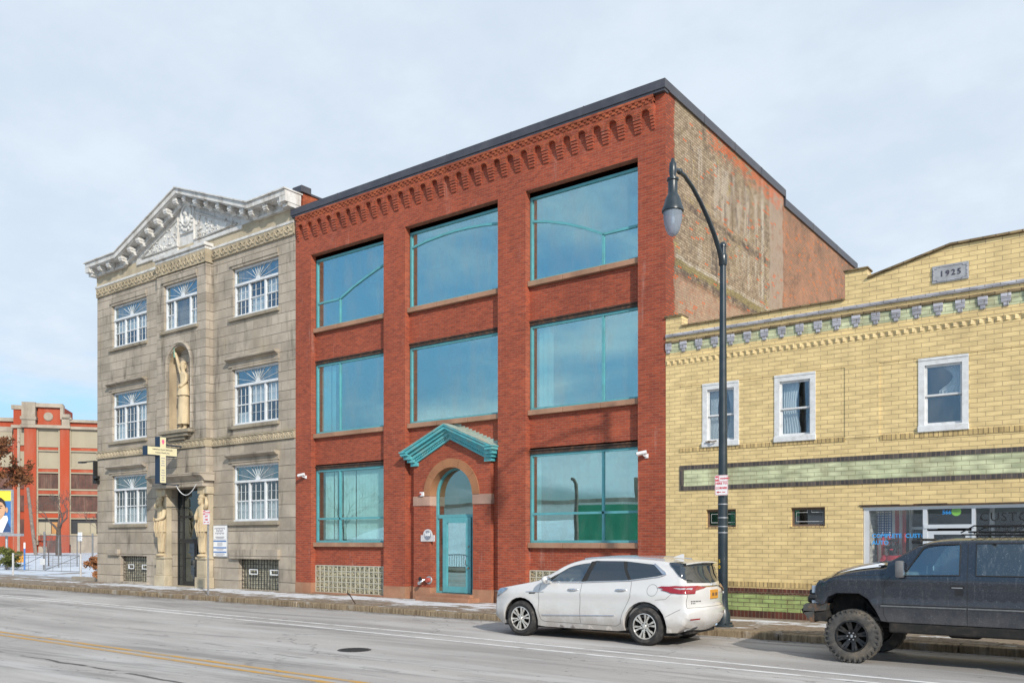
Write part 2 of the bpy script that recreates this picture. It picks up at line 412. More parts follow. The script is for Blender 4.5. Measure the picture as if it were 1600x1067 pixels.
def mural_mat():
    """side wall: orange brick under a worn painted sign in tan, cream, soot and moss tones"""
    m, nt, out = newmat('worn_painted_side_brick'); s = NT(nt); p = s.pos(); x, y, z = s.xyz(p)
    v = s.comb(y, z, 0)
    b = s.n('ShaderNodeTexBrick'); s.set(b.inputs['Vector'], v)
    s.set(b.inputs['Color1'], (.36,.14,.07)); s.set(b.inputs['Color2'], (.20,.085,.05)); s.set(b.inputs['Mortar'], (.16,.12,.09))
    b.inputs['Scale'].default_value = 1; b.inputs['Mortar Size'].default_value = .016; b.inputs['Brick Width'].default_value = .21; b.inputs['Row Height'].default_value = .075
    b.inputs['Mortar Smooth'].default_value = .2
    base = s.mix(1, b.outputs['Color'], s.mix(s.ramp(s.noise(p, .9, 6), .3, .7), (.62,.60,.62), (1.3,1.15,1.05)), 'MULTIPLY')
    # per-brick random value
    cell = s.n('ShaderNodeTexWhiteNoise', noise_dimensions='2D')
    row = s.math('FLOOR', s.math('DIVIDE', z, .075))
    colm = s.math('FLOOR', s.math('ADD', s.math('DIVIDE', y, .21), s.math('MULTIPLY', s.math('MODULO', row, 2), .5)))
    s.set(cell.inputs['Vector'], s.comb(colm, row, 0)); rnd = cell.outputs['Value']
    # paint layers
    tan = s.mix(s.ramp(s.noise(p, 2.2, 6), .3, .7), (.27,.205,.145), (.38,.30,.21))
    tan = s.mix(s.math('MULTIPLY', s.ramp(rnd, .35, 1.0), .38), tan, (.55,.46,.35))
    tan = s.mix(s.math('MULTIPLY', s.ramp(rnd, .35, .0), .45), tan, (.14,.105,.075))
    grime = s.noise(s.mapv(p,(1,1,.45)), 1.1, 9, .72)
    tan = s.mix(s.math('MULTIPLY', s.ramp(grime, .48, .64), .62), tan, (.145,.115,.09))
    fine = s.noise(s.mapv(p,(1,1,.6)), 11, 6, .8)
    tan = s.mix(s.math('MULTIPLY', s.ramp(fine, .50, .68), .45), tan, (.50,.43,.33))
    tan = s.mix(s.math('MULTIPLY', s.ramp(fine, .46, .32), .6), tan, (.12,.095,.075))
    # faded upright letter strokes
    st = s.noise(s.comb(s.math('MULTIPLY', y, 2.6), s.math('MULTIPLY', z, .28), 0), 1.0, 3, .6)
    zone = s.math('ADD', s.band(z, 10.3, 11.45, .06), s.band(z, 11.9, 13.6, .06), clamp=True)
    zone = s.math('MULTIPLY', zone, s.band(y, 23.0, 29.2, .2))
    tan = s.mix(s.math('MULTIPLY', s.math('MULTIPLY', s.ramp(st, .5, .60), zone), .6), tan, (.52,.47,.40))
    st2 = s.noise(s.comb(s.math('MULTIPLY', y, 3.4), s.math('MULTIPLY', z, .6), 7), 1.0, 4, .7)
    tan = s.mix(s.math('MULTIPLY', s.math('MULTIPLY', s.ramp(st2, .55, .66), zone), .6), tan, (.10,.085,.08))
    tan = s.mix(s.math('MULTIPLY', s.ramp(s.noise(p, .55, 6, .65), .50, .70), .42), tan, (.24,.195,.09))
    worn = s.noise(p, 3.5, 8, .75)
    # soot lines of the old border
    jit = s.math('MULTIPLY', s.math('SUBTRACT', s.noise(p, 2, 4), .5), .22); zz = s.math('ADD', z, jit)
    lines = s.math('ADD', s.band(zz, 11.56, 11.76, .04), s.band(zz, 9.55, 9.78, .05), clamp=True)
    lines = s.math('MULTIPLY', lines, s.ramp(worn, .38, .60))
    vline = s.math('MULTIPLY', s.band(s.math('ADD', y, jit), 24.5, 24.9, .06), s.math('MULTIPLY', s.band(z, 10.1, 11.6, .05), s.ramp(worn, .4, .55)))
    whl = s.math('MULTIPLY', s.math('ADD', s.band(zz, 9.98, 10.10, .03), s.band(y, 28.55, 28.75, .03), clamp=True), s.ramp(worn, .40, .56))
    moss = s.math('MULTIPLY', s.band(zz, 9.75, 10.0, .06), .7)
    tan = s.mix(moss, tan, (.24,.21,.08))
    tan = s.mix(s.math('MULTIPLY', s.math('MAXIMUM', lines, vline), .85), tan, (.055,.05,.055))
    tan = s.mix(s.math('MULTIPLY', whl, .8), tan, (.52,.48,.41))
    spots = s.math('MULTIPLY', s.ramp(s.noise(s.mapv(p,(1,1,1.4)), 4.0, 9, .85), .53, .62), .85)
    tan = s.mix(spots, tan, (.095,.082,.07))
    blk = s.math('MULTIPLY', s.ramp(s.noise(s.mapv(p,(1,.8,1.6)), 1.7, 9, .8), .58, .64), s.ramp(rnd, .2, .5))
    tan = s.mix(s.math('MULTIPLY', blk, .85), tan, (.045,.043,.05))
    ylw = s.math('MULTIPLY', s.ramp(s.noise(p, 1.3, 7, .75), .56, .64), s.ramp(rnd, .3, .6))
    tan = s.mix(s.math('MULTIPLY', ylw, .55), tan, (.36,.29,.09))
    tan = s.mix(s.math('MULTIPLY', b.outputs['Fac'], .5), tan, (.11,.085,.06))
    # where the paint is still on
    edge = s.math('ADD', y, s.math('MULTIPLY', s.math('SUBTRACT', s.noise(p, 3, 5), .5), .5))
    on = s.band(edge, 22.05, 29.55, .1)
    on = s.math('MULTIPLY', on, s.ramp(zz, 9.35, 9.7))
    on2 = s.math('MULTIPLY', s.band(edge, 22.0, 30.6, .15), s.math('ADD', s.ramp(worn, .40, .60, .12, .62), 0))
    keep = s.math('MAXIMUM', s.math('MULTIPLY', on, s.ramp(worn, .16, .30, .1, .97)), on2)
    spall_n = s.noise(s.comb(s.math('MULTIPLY', y, 1.0), s.math('MULTIPLY', z, 1.6), 3), 1.0, 7, .7)
    bricky = s.math('GREATER_THAN', s.math('ADD', rnd, s.ramp(spall_n, .54, .78, 0, .40)), .968)
    low = s.math('MULTIPLY', s.math('MULTIPLY', s.ramp(zz, 9.55, 9.4), s.band(edge, 22.1, 30.5, .2)), s.ramp(worn, .34, .56, .15, .75))
    base = s.mix(low, base, (.47,.335,.25))
    col = s.mix(keep, base, tan)
    pale = s.math('MULTIPLY', s.band(edge, 29.3, 30.62, .08), s.ramp(worn, .3, .55, .3, .85))
    col = s.mix(pale, col, (.33,.27,.22))
    # spalled bright bricks, thickest under the coping
    top = s.math('MULTIPLY', s.ramp(s.math('ADD', z, s.math('MULTIPLY', s.math('SUBTRACT', spall_n, .5), 2.0)), 13.72, 14.12), s.band(y, 24.4, 30.6, .5))
    top = s.math('MULTIPLY', top, s.ramp(rnd, .2, .3))
    sp = s.math('MAXIMUM', s.math('MULTIPLY', bricky, .85), s.math('MULTIPLY', top, .97))
    sp = s.math('MULTIPLY', sp, s.math('SUBTRACT', 1, b.outputs['Fac']))
    col = s.mix(sp, col, s.mix(rnd, (.48,.065,.016), (.58,.11,.025)))
    col = s.mix(s.ramp(edge, 21.98, 22.08, 1, 0), col, s.mix(1, b.outputs['Color'], (1.05,.58,.56), 'MULTIPLY'))
    back = s.ramp(y, 30.66, 30.74)
    dk = s.math('MULTIPLY', s.ramp(s.noise(p, 1.4, 7, .75), .47, .68), .6)
    bc = s.mix(s.math('MULTIPLY', s.ramp(rnd, .91, .97), .7), s.mix(dk, s.mix(s.math('MULTIPLY', b.outputs['Fac'], .45), s.mix(.22, base, (.36,.26,.18)), (.40,.28,.21)), (.085,.065,.055)), (.46,.15,.055))
    col = s.mix(back, col, bc)
    h = s.math('SUBTRACT', s.math('ADD', s.math('MULTIPLY', s.noise(p, 40, 4), .4), s.math('MULTIPLY', sp, -.6)), b.outputs['Fac'])
    s.bsdf(out, col, .88, 0, s.bump(h, .7, .015), .2)
    return m
M['mural'] = mural_mat()

def road_mat():
    m, nt, out = newmat('salted_asphalt'); s = NT(nt); p = s.pos(); x, y, z = s.xyz(p)
    fine = s.noise(p, 90, 3, .7)
    c = s.mix(s.ramp(fine, .3, .7), (.27,.255,.245), (.50,.475,.455))
    big = s.noise(s.mapv(p, (.25,1,1)), .55, 7, .6)
    c = s.mix(1, c, s.mix(s.ramp(big, .3, .7), (.78,.775,.77), (1.16,1.155,1.15)), 'MULTIPLY')
    salt = s.noise(s.mapv(p, (.10,1.1,1)), 1.1, 8, .65, .3)
    c = s.mix(s.math('MULTIPLY', s.ramp(salt, .47, .66), .55), c, (.52,.51,.50))
    # darker wheel tracks and swept tyre marks
    tr = s.noise(s.comb(s.math('MULTIPLY', x, .08), s.math('ADD', y, s.math('MULTIPLY', s.math('SINE', s.math('MULTIPLY', x, .22)), .5)), 4), 1.3, 6, .7)
    c = s.mix(s.math('MULTIPLY', s.ramp(tr, .53, .64), .42), c, (.13,.125,.12))
    spots = s.noise(s.mapv(p, (.6,1,1)), 5.0, 5, .75)
    c = s.mix(s.math('MULTIPLY', s.ramp(spots, .62, .68), .7), c, (.055,.05,.047))
    # gutter grime beside the kerb
    gut = s.math('MULTIPLY', s.ramp(y, 17.2, 18.05), s.ramp(s.noise(s.mapv(p,(.5,2,1)), 1.6, 6), .35, .6))
    c = s.mix(s.math('MULTIPLY', gut, .65), c, (.095,.08,.065))
    # hairline cracks
    vo = s.n('ShaderNodeTexVoronoi', feature='DISTANCE_TO_EDGE')
    s.set(vo.inputs['Vector'], s.comb(s.math('MULTIPLY', s.math('ADD', x, s.math('MULTIPLY', s.noise(p, .9, 5), 2.2)), .16), s.math('MULTIPLY', s.math('ADD', y, s.math('MULTIPLY', s.noise(p, 1.3, 5), 1.2)), .33), 0))
    vo.inputs['Scale'].default_value = 1
    crack = s.math('MULTIPLY', s.ramp(vo.outputs['Distance'], 0, .008, 1, 0), s.ramp(s.noise(p, .3, 3), .44, .54))
    c = s.mix(s.math('MULTIPLY', crack, .45), c, (.05,.047,.045))
    # tarred seam near the middle of the road
    seam = s.math('ADD', y, s.math('MULTIPLY', s.math('SUBTRACT', s.noise(s.mapv(p,(.4,.4,.4)), 1, 5), .5), .55))
    sm = s.math('MULTIPLY', s.band(seam, 7.35, 7.43, .03), s.ramp(s.noise(p, .7, 4), .38, .5))
    c = s.mix(s.math('MULTIPLY', sm, .8), c, (.04,.038,.036))
    # tyre scuffs swinging out of the parking lane
    cx2 = s.math('SUBTRACT', s.math('MODULO', s.math('ADD', x, 203), 7.0), 3.5); rr = s.math('SQRT', s.math('ADD', s.math('MULTIPLY', cx2, cx2), s.math('POWER', s.math('SUBTRACT', y, 11.5), 2)))
    scuff = s.math('MULTIPLY', s.math('ADD', s.band(rr, 3.0, 3.14, .05), s.band(rr, 2.55, 2.66, .05)), s.math('MULTIPLY', s.ramp(s.noise(p, .35, 3), .52, .62), s.ramp(s.noise(p, 3, 5), .4, .6)))
    c = s.mix(s.math('MULTIPLY', scuff, .35), c, (.12,.115,.11))
    s.bsdf(out, c, .85, 0, s.bump(fine, .35, .006), .3)
    return m
def walk_mat():
    m, nt, out = newmat('snow_dusted_pavement'); s = NT(nt); p = s.pos(); x, y, z = s.xyz(p)
    f = s.noise(p, 7, 7, .7)
    c = s.mix(s.ramp(f, .3, .7), (.15,.115,.085), (.31,.26,.205))
    c = s.mix(s.math('MULTIPLY', s.ramp(s.noise(p, 1.2, 5), .4, .65), .45), c, (.24,.165,.105))
    jx = s.math('FRACT', s.math('DIVIDE', x, 1.55)); jy = s.math('FRACT', s.math('DIVIDE', s.math('SUBTRACT', y, 18.45), 1.55))
    j = s.math('MAXIMUM', s.ramp(jx, .0, .016, 1, 0), s.ramp(jy, 0, .016, 1, 0))
    c = s.mix(s.math('MULTIPLY', j, .6), c, (.07,.055,.045))
    sn = s.noise(s.mapv(p, (.55,1.1,1)), 2.0, 9, .72)
    bias = s.math('MULTIPLY', s.band(s.math('ADD', y, s.math('MULTIPLY', s.math('SUBTRACT', s.noise(p, .35, 3), .5), 2.6)), 19.9, 21.2, .5), .17)
    side = s.ramp(x, -12.5, -9.5, 0, -.045); left = s.ramp(x, -41, -37, -.10, 0)
    snow = s.ramp(s.math('ADD', s.math('ADD', s.math('ADD', sn, bias), side), left), .545, .64)
    c = s.mix(s.math('MULTIPLY', snow, .85), c, (.70,.72,.76))
    s.bsdf(out, c, .85, 0, s.bump(s.math('ADD', f, snow), .4, .012), .3)
    return m
def kerb_mat():
    m, nt, out = newmat('worn_sandstone_kerb'); s = NT(nt); p = s.pos()
    x, y, z = s.xyz(p)
    f = s.noise(s.mapv(p, (5,1,.6)), 3, 6, .7)
    c = s.mix(s.ramp(f, .3, .7), (.13,.095,.06), (.34,.265,.175))
    c = s.mix(s.math('MULTIPLY', s.ramp(s.noise(p, 2, 5), .55, .7), .4), c, (.45,.44,.43))
    s.bsdf(out, c, .9, 0, s.bump(f, .6, .02), .2)
    return m
def snow_mat():
    m, nt, out = newmat('lot_snow'); s = NT(nt); p = s.pos(); x, y, z = s.xyz(p)
    n = s.noise(p, .25, 7, .65); f = s.noise(p, 3, 6)
    c = s.mix(s.ramp(f, .3, .7), (.50,.55,.63), (.60,.64,.70))
    bare = s.math('MULTIPLY', s.ramp(n, .56, .66), .8)
    drive = s.math('MULTIPLY', s.ramp(y, 24.5, 23.0), s.ramp(s.noise(p, 1.1, 5), .36, .5))
    c = s.mix(s.math('MAXIMUM', bare, s.math('MULTIPLY', drive, .9)), c, s.mix(f, (.14,.11,.08), (.25,.20,.15)))
    s.bsdf(out, c, .8, 0, s.bump(f, .5, .05), .3)
    return m
M['road'] = road_mat(); M['walk'] = walk_mat(); M['kerb'] = kerb_mat(); M['snow'] = snow_mat()
def paint_line(name, col, wear_a, wear_b, und):
    m, nt, out = newmat(name); s = NT(nt); p = s.pos()
    w = s.noise(s.mapv(p, (.8,2.5,1)), 2.2, 8, .75)
    f = s.noise(p, 80, 3)
    c = s.mix(s.ramp(w, wear_a, wear_b), s.mix(f, tuple(v*.85 for v in und), tuple(v*1.15 for v in und)), col)
    s.bsdf(out, c, .8, 0, None, .3)
    return m
M['line_white'] = paint_line('worn_white_line', (.74,.73,.72), .33, .55, (.36,.345,.33))
M['line_yellow'] = paint_line('worn_yellow_line', (.54,.30,.065), .34, .60, (.33,.30,.26))
M['dash'] = paint_line('nearly_gone_white_line', (.52,.51,.50), .46, .68, (.34,.325,.31))
M['fence_grey'] = pm('dull_fence_steel', (.17,.175,.185), .2, 5, .6)
M['ground'] = pm('far_winter_ground', (.30,.29,.28), .2, .05, .9, dirt=(.6,.62,.66), dirt_amt=.7, dscale=.02, space='pos')
# ------------------------------------------------------------------ setting
def sheet(name, x0, x1, y0, y1, z, mat, kind='structure'):
    b = MB(); b.add([(x0,y0,z),(x1,y0,z),(x1,y1,z),(x0,y1,z)], [(0,1,2,3)])
    o = b.build(name, mat); o['kind'] = kind; return o
sheet('ground', -900, 900, -900, 900, -.05, M['ground'])
sheet('road', -400, 250, -.6, 18.1, 0, M['road'])
b = MB(); b.box(-400, -41.02, 18.42, 21.5, -.04, .15); b.box(-41.02, 60, 18.42, 21.52, -.04, .15); b.build('pavement', M['walk'])['kind'] = 'structure'
b = MB(); b.box(-400, 250, -6.5, -.78, -.04, .15); b.build('pavement', M['walk'])['kind'] = 'structure'
# kerb stones with uneven lengths and settled tops
rng = random.Random(4)
b = MB(); xk = -75
while xk < 40:
    L = rng.uniform(1.2, 2.6); dz = rng.uniform(-.012, .012); dy = rng.uniform(-.012, .012)
    b.bbox(xk+.012, xk+L-.012, 18.1+dy, 18.415, -.1, .155+dz, .022); xk += L
o = b.build('kerb', M['kerb']); o['kind'] = 'structure'
b = MB(); b.box(-120, 120, -.78, -.6, -.1, .15); b.build('kerb', M['kerb'])['kind'] = 'structure'
# the snowy lot, a little uneven
bm = bmesh.new(); bmesh.ops.create_grid(bm, x_segments=70, y_segments=60, size=1)
for v in bm.verts:
    x = -41.06 - 130*(0.5+v.co.x/2)**1.6; y = 21.5 + 120*(.5+v.co.y/2)**1.6
    v.co = Vector((x, y, .13 + .10*noise.noise(Vector((x*.18, y*.18, 0)))*min(1,(y-21.5)/3)))
b = MB(); b.bm(bm); b.f = [f[::-1] for f in b.f]
b.build('snowy_lot', M['snow'], smooth=True)['kind'] = 'structure'
# painted lines: slightly wavering strips laid 4 mm above the road
def line(name, pts, w, mat, z=.004):
    b = MB(); v = []; f = []
    P2 = [Vector(p) for p in pts]
    fine = []
    for a, c in zip(P2, P2[1:]):
        n = max(2, int((c-a).length/1.0))
        fine += [a.lerp(c, i/n) for i in range(n)]
    fine.append(P2[-1])
    for i, p in enumerate(fine):
        ww = w*(1+.08*noise.noise(Vector((p.x*1.3, p.y, 3))))
        v += [(p.x, p.y-ww/2, z), (p.x, p.y+ww/2, z)]
    for i in range(len(fine)-1): f.append((2*i, 2*i+2, 2*i+3, 2*i+1))
    b.add(v, f); o = b.build(name, mat); o['kind'] = 'structure'; return o
line('road_marking', [(-60,15.45),(-30,15.1),(-14,14.7),(-4,14.1),(8,13.6)], .12, M['line_white'])
line('road_marking', [(-60,15.1),(-28,14.65),(-12,13.9),(-4,13.55),(8,13.0)], .12, M['line_white'])
line('road_marking', [(-80,8.70),(30,8.70)], .13, M['line_yellow'])
line('road_marking', [(-80,8.99),(30,8.99)], .13, M['line_yellow'])
for x, y in [(-26.5,11.6),(-23.6,11.3),(-20.8,11.05),(-18.0,10.8),(-15.4,10.55),(-12.8,10.3),(-10.3,10.1),(-8.0,9.95)]:
    line('road_marking', [(x-.45,y+.03),(x+.45,y-.03)], .11, M['dash'])
# ------------------------------------------------------------------ red brick building
RB = thing('brick_building', (-18.6,21.5,.15), 'three-storey red brick building with large teal-framed windows and an arched corbel band', 'building')
Y0 = 21.5; YS = 21.72
bays = [(-25.52,-21.70),(-20.68,-16.68),(-15.61,-11.74)]
b = MB()
b.wall(rect(-26.4,-10.886,.545,14.42), [rect(x0,x1,.5452,12.78) for x0,x1 in bays], Y0, .24, base=False)
for x0,x1 in bays:
    for z0,z1 in ((8.85,9.87),(4.95,5.95)): b.box(x0,x1,YS,YS+.4,z0,z1)
for i in (0,2): b.box(bays[i][0],bays[i][1],YS,YS+.4,1.20,1.90)
# back and left sides, kept simple: they only close the block
b.box(-26.39,-26.2,21.52,39.7,.2,14.3); b.box(-26.2,-11.0,39.5,39.79,.2,14.0); b.box(-26.2,-11.2,21.78,39.5,14.0,14.2)
wall = b.build('wall', M['brick'], RB)
b = MB()
b.add([(-10.886,21.5,.2),(-10.886,30.7,.2),(-10.886,30.7,14.45),(-10.886,21.5,14.45)], [(0,1,2,3)])
b.add([(-10.89,30.7,.2),(-10.89,39.79,.2),(-10.89,39.79,14.1),(-10.89,30.7,14.1)], [(0,1,2,3)])
b.box(-11.2,-10.892,30.5,39.79,13.9,14.1); b.box(-11.3,-10.89,30.4,30.695,13.9,14.45)
b.build('side_wall', M['mural'], RB)
# brownstone base
for x0,x1 in [(-26.4,-25.52),(-21.70,-20.68),(-16.68,-15.61),(-11.74,-10.886)]:
    b = MB(); b.box(x0-.0,x1,Y0-.015,Y0+.3,.1,.548); b.build('pier_base', M['brownstone'], RB)
for x0,x1 in (bays[0],bays[2]): b = MB(); b.box(x0,x1,Y0+.03,Y0+.3,.1,.20); b.build('base_sill', M['brownstone'], RB)
# coping
b = MB()
b.box(-26.5,-10.82,21.33,21.62,14.40,14.64); b.box(-26.46,-10.85,21.36,21.60,14.33,14.40)
b.box(-11.16,-10.82,21.62,30.72,14.38,14.64); b.box(-11.16,-10.82,30.72,39.85,14.06,14.33)
b.box(-26.5,-26.15,21.62,39.8,14.2,14.6); b.box(-11.16,-10.825,30.721,30.78,14.331,14.63)
for k in range(1,6): x = -26.5+15.7*k/6; b.box(x-.012,x+.012,21.322,21.6,14.395,14.648)
for k in range(1,4): y = 21.6+9.1*k/4; b.box(-11.1,-10.812,y-.012,y+.012,14.375,14.648)
for k in range(1,3): y = 30.75+9.1*k/3; b.box(-11.1,-10.812,y-.012,y+.012,14.06,14.338)
b.build('coping', M['cap'], RB)
# dentils and arcaded corbel band
b = MB(); n = 29; x0a = -25.988; pit = .5189; zs = 13.84; zb = 13.40; ra = .142; yb = Y0-.12
zt = 14.10
for i in range(n):
    c = x0a+i*pit; L = c-pit/2; Rr = c+pit/2
    # strip above the arch, with the arch opening
    top = [(L,zs),(L,zt),(Rr,zt),(Rr,zs)]
    A = arc(c, zs, ra, 0, PI, 8)          # right to left over the top
    v = [(x,yb,z) for x,z in [(L,zs),(c-ra,zs)]]
    poly_l = [(L,zs)] + [(c-ra,zs)] + A[::-1][1:5] + [(c,zt),(L,zt)]
    poly_r = [(c,zt)] + A[::-1][4:] + [(Rr,zs),(Rr,zt)]
    for poly in (poly_l, poly_r):
        o = len(b.v); m_ = len(poly)
        # triangulate the concave polygons as fans from the outer top corner
        key = len(poly)-1
        b.v += [(x,yb,z) for x,z in poly]
        for k in range(m_-2):
            b.f.append((o+key, o+k, o+k+1)); b.mi.append(0)
    for p, q in zip(A, A[1:]):
        b.add([(p[0],yb,p[1]),(q[0],yb,q[1]),(q[0],Y0,q[1]),(p[0],Y0,p[1])], [(0,1,2,3)])
    # stepped corbel under each spring
    for k in range(5):
        w = pit/2-ra; d = .12-.021*k
        z1 = zs-.085*k; z0 = z1-.085
        b.box(L-.001 if i else L, L+w-.004*k, Y0-d, Y0+.02, z0+.012, z1)
        b.box(Rr-w+.004*k, Rr, Y0-d, Y0+.02, z0+.012, z1)
Lx = x0a-pit/2; Rx = x0a+(n-1)*pit+pit/2
b.box(Lx-.004,Lx+.02,yb+.001,Y0,zs-.08,zt); b.box(Rx-.02,Rx+.004,yb+.001,Y0,zs-.08,zt)
b.build('corbel_band', M['brick'], RB)
# brick voussoirs round each small arch, 4 mm proud
for i in range(n):
    b = MB()
    c = x0a+i*pit
    for k in range(11):
        a = PI*(k+.5)/11; da = PI/11*.42
        P4 = [(c+r*math.cos(a+s), zs+r*math.sin(a+s)) for r,s in ((ra+.006,-da),(ra+.095,-da*.75),(ra+.095,da*.75),(ra+.006,da))]
        b.prism_y(P4, yb-.008, yb+.01)
    b.build('brick_arch', M['brick_trim'], RB)
b = MB(); k = 0; x = Lx
while x < Rx-.05:
    b.box(x, x+.105, Y0-.145, Y0+.02, 14.185, 14.245); b.box(x+.105, min(Rx,x+.21), Y0-.145, Y0+.02, 14.115, 14.175); x += .21
b.box(Lx, Rx, Y0-.115, Y0+.02, 14.10, 14.30); b.box(Lx,Rx,Y0-.150,Y0+.02,14.255,14.325)
b.build('dentil_course', M['brick_trim'], RB)
# windows
YF = 21.80; FW = .075
def bar(b, p, q, w=.035, y0=YF-.03, y1=YF+.03):
    p = Vector(p); q = Vector(q); d = (q-p).normalized(); nn = Vector((-d.y, d.x))*w
    b.prism_y([tuple(p-nn),tuple(q-nn),tuple(q+nn),tuple(p+nn)], y0, y1)
def red_window(x0, x1, z0, z1, label, bars, blinds=None, streaks=False, lint=True):
    b = MB()
    o = rect(x0,x1,z0,z1); i = rect(x0+FW,x1-FW,z0+FW,z1-FW)
    b.wall(o, [i], YF-.04, .09)
    b.add([(x0,YF-.04,z0),(x1,YF-.04,z0),(x1,YF+.05,z0),(x0,YF+.05,z0)],[(0,1,2,3)])
    for poly in bars:
        for p, q in zip(poly, poly[1:]): bar(b, p, q)
    w = b.build('window', M['teal'], RB); tag(w, label)
    p = MB(); p.box(x0+.04,x1-.04,YF+.004,YF+.016,z0+.04,z1-.04); p.build('pane', M['teal_glass_dim_refl'] if blinds and len(blinds) > 1 else M['teal_glass'], w)
    if lint:
        p = MB(); p.box(x0,x1,YS+.0,YS+.2,z1,z1+.145); p.box(x0,x1,YS-.03,YS,z1+.10,z1+.13); p.build('lintel', M['rust'], w)
    if blinds:
        c = MB()
        for (bx0,bx1,step) in blinds:
            x = bx0
            while x < bx1:
                a = .35; hw = step*.47
                c.add([(x-hw*math.cos(a),YF+.13-hw*math.sin(a),z0+.12),(x+hw*math.cos(a),YF+.13+hw*math.sin(a),z0+.12),
                       (x+hw*math.cos(a),YF+.13+hw*math.sin(a),z1-.1),(x-hw*math.cos(a),YF+.13-hw*math.sin(a),z1-.1)],[(0,1,2,3)])
                x += step*rng.choice((1,1,1,1.6))
        c.build('blind', M['curtain'], w)
    p = MB(); n = 3; xs = [x0+(x1-x0)*k/n for k in range(n+1)]
    for k in range(n): p.bbox(xs[k]+.006,xs[k+1]-.006,Y0+.09,YF-.042,z0-.16,z0-.002,.012)
    p.build('sill', M['tan_sand'], w)
Z3 = (10.04,12.64); Z2 = (6.10,8.70); Z1 = (2.05,4.76)
red_window(*bays[0],*Z3,'top-storey window with a bar rising to the right', [[(-25.5,11.0),(-24.24,11.0)],[(-24.24,10.05),(-24.24,11.0),(-23.55,11.31),(-22.9,11.54),(-22.3,11.73),(-21.7,11.88)]], lint=False)
red_window(*bays[1],*Z3,'top-storey window with an arched bar', [[(-20.68,12.12),(-19.95,12.23),(-19.2,12.285),(-18.68,12.30),(-18.1,12.285),(-17.4,12.23),(-16.68,12.12)]], lint=False)
red_window(*bays[2],*Z3,'top-storey window with a bar falling to the right', [[(-15.6,11.93),(-15.0,11.80),(-14.3,11.58),(-13.65,11.31),(-13.03,11.0),(-11.75,11.0)],[(-13.03,10.05),(-13.03,11.0)]], lint=False)
red_window(*bays[0],*Z2,'middle-storey window with one upright bar and white blinds at left', [[(-24.24,6.1),(-24.24,8.7)]], [(-25.3,-24.5,.16)])
red_window(*bays[1],*Z2,'middle-storey window of one undivided pane', [])
red_window(*bays[2],*Z2,'middle-storey window with a narrow right-hand pane', [[(-13.03,6.1),(-13.03,8.7)]], [(-15.3,-14.9,.17)])
red_window(*bays[0],*Z1,'ground-floor window in four panes with white blinds', [[(-24.24,2.05),(-24.24,4.76)],[(-25.5,2.93),(-21.7,2.93)]], [(-25.1,-24.3,.14),(-24.1,-21.9,.15)])
red_window(*bays[2],*Z1,'ground-floor window in four panes behind the white car', [[(-13.03,2.05),(-13.03,4.76)],[(-15.6,2.93),(-11.74,2.93)]], [(-15.4,-15.2,.15)])
# rooms behind the glass
b = MB()
for z0,z1 in ((.4,4.9),(5.6,8.85),(9.6,12.8)):
    b.add([(-26.1,25.5,z0),(-11.1,25.5,z0),(-11.1,25.5,z1),(-26.1,25.5,z1)],[(0,1,2,3)])
    b.add([(-26.1,22.15,z0),(-11.1,22.15,z0),(-11.1,25.5,z0),(-26.1,25.5,z0)],[(0,1,2,3)])
    b.add([(-26.1,22.15,z1),(-11.1,22.15,z1),(-11.1,25.5,z1),(-26.1,25.5,z1)],[(3,2,1,0)])
b.build('interior', M['grey_room'], RB)
# glass block lights
def block_window(x0,x1,z0,z1,label):
    nx = 16 if x1-x0 > 3 else 7; nz = 5; b = MB(); g = MB()
    px = (x1-x0)/nx; pz = (z1-z0)/nz
    for k in range(nx+1): b.box(x0+k*px-.018,x0+k*px+.018,YS-.012,YS+.06,z0,z1)
    for k in range(nz+1): b.box(x0,x1,YS-.009,YS+.06,z0+k*pz-.018,z0+k*pz+.018)
    w = b.build('glass_block_window', M['block_mortar'], RB); tag(w, label)
    for i in range(nx):
        for j in range(nz):
            g.bbox(x0+i*px+.019,x0+(i+1)*px-.019,YS+.004,YS+.08,z0+j*pz+.019,z0+(j+1)*pz-.019,.02)
    g.build('glass_blocks', M['glass_block'], w, smooth=True, angle=60)
block_window(-25.50,-21.70,.205,1.195,'glass block light under the blinds window')
block_window(-15.60,-11.74,.205,1.195,'glass block light behind the white car')
# ---------------- entrance
YE = 21.55; cx = -18.65; ro = 1.20; ri = .92; zsp = 3.60
b = MB()
outer = [(-20.32,.55),(-17.0,.55),(-17.0,4.68),(cx,5.55),(-20.32,4.68)]
dooro = [(cx+ri,.5502),(cx+ri,zsp)]+arc(cx,zsp,ri,0,PI,24)[1:]+[(cx-ri,.5502)]
b.wall(outer, [dooro], YE, .36, base=False)
b.box(-20.32,-20.30,YE+.001,YE+.4,.55,4.68); b.box(-17.02,-17.0,YE+.001,YE+.4,.55,4.68)
b.box(-20.68,-20.30,YS+.003,YS+.3,.5,4.60); b.box(-17.02,-16.68,YS+.003,YS+.3,.5,4.60); b.box(-20.68,-16.68,YS+.003,YS+.3,4.60,4.949)
b.build('entrance_wall', M['brick'], RB)
b = MB(); b.box(-20.34,cx-ri-.0,YE-.02,YE+.36,.1,.552); b.box(-20.68,-20.341,YS-.01,YS+.3,.1,.56); b.build('entrance_base', M['brownstone'], RB)
b = MB(); b.box(cx+ri,-16.98,YE-.02,YE+.36,.1,.552); b.box(-16.979,-16.68,YS-.01,YS+.3,.1,.56); b.build('entrance_base', M['brownstone'], RB)
b = MB()
for k in range(5):
    a0 = PI*k/5+.004; a1 = PI*(k+1)/5-.004
    O = arc(cx,zsp,ro,a0,a1,8); I = arc(cx,zsp,ri-.008,a0,a1,8)
    for q in range(8):
        b.prism_y([I[q],O[q],O[q+1],I[q+1]], YE-.035, YE+.34)
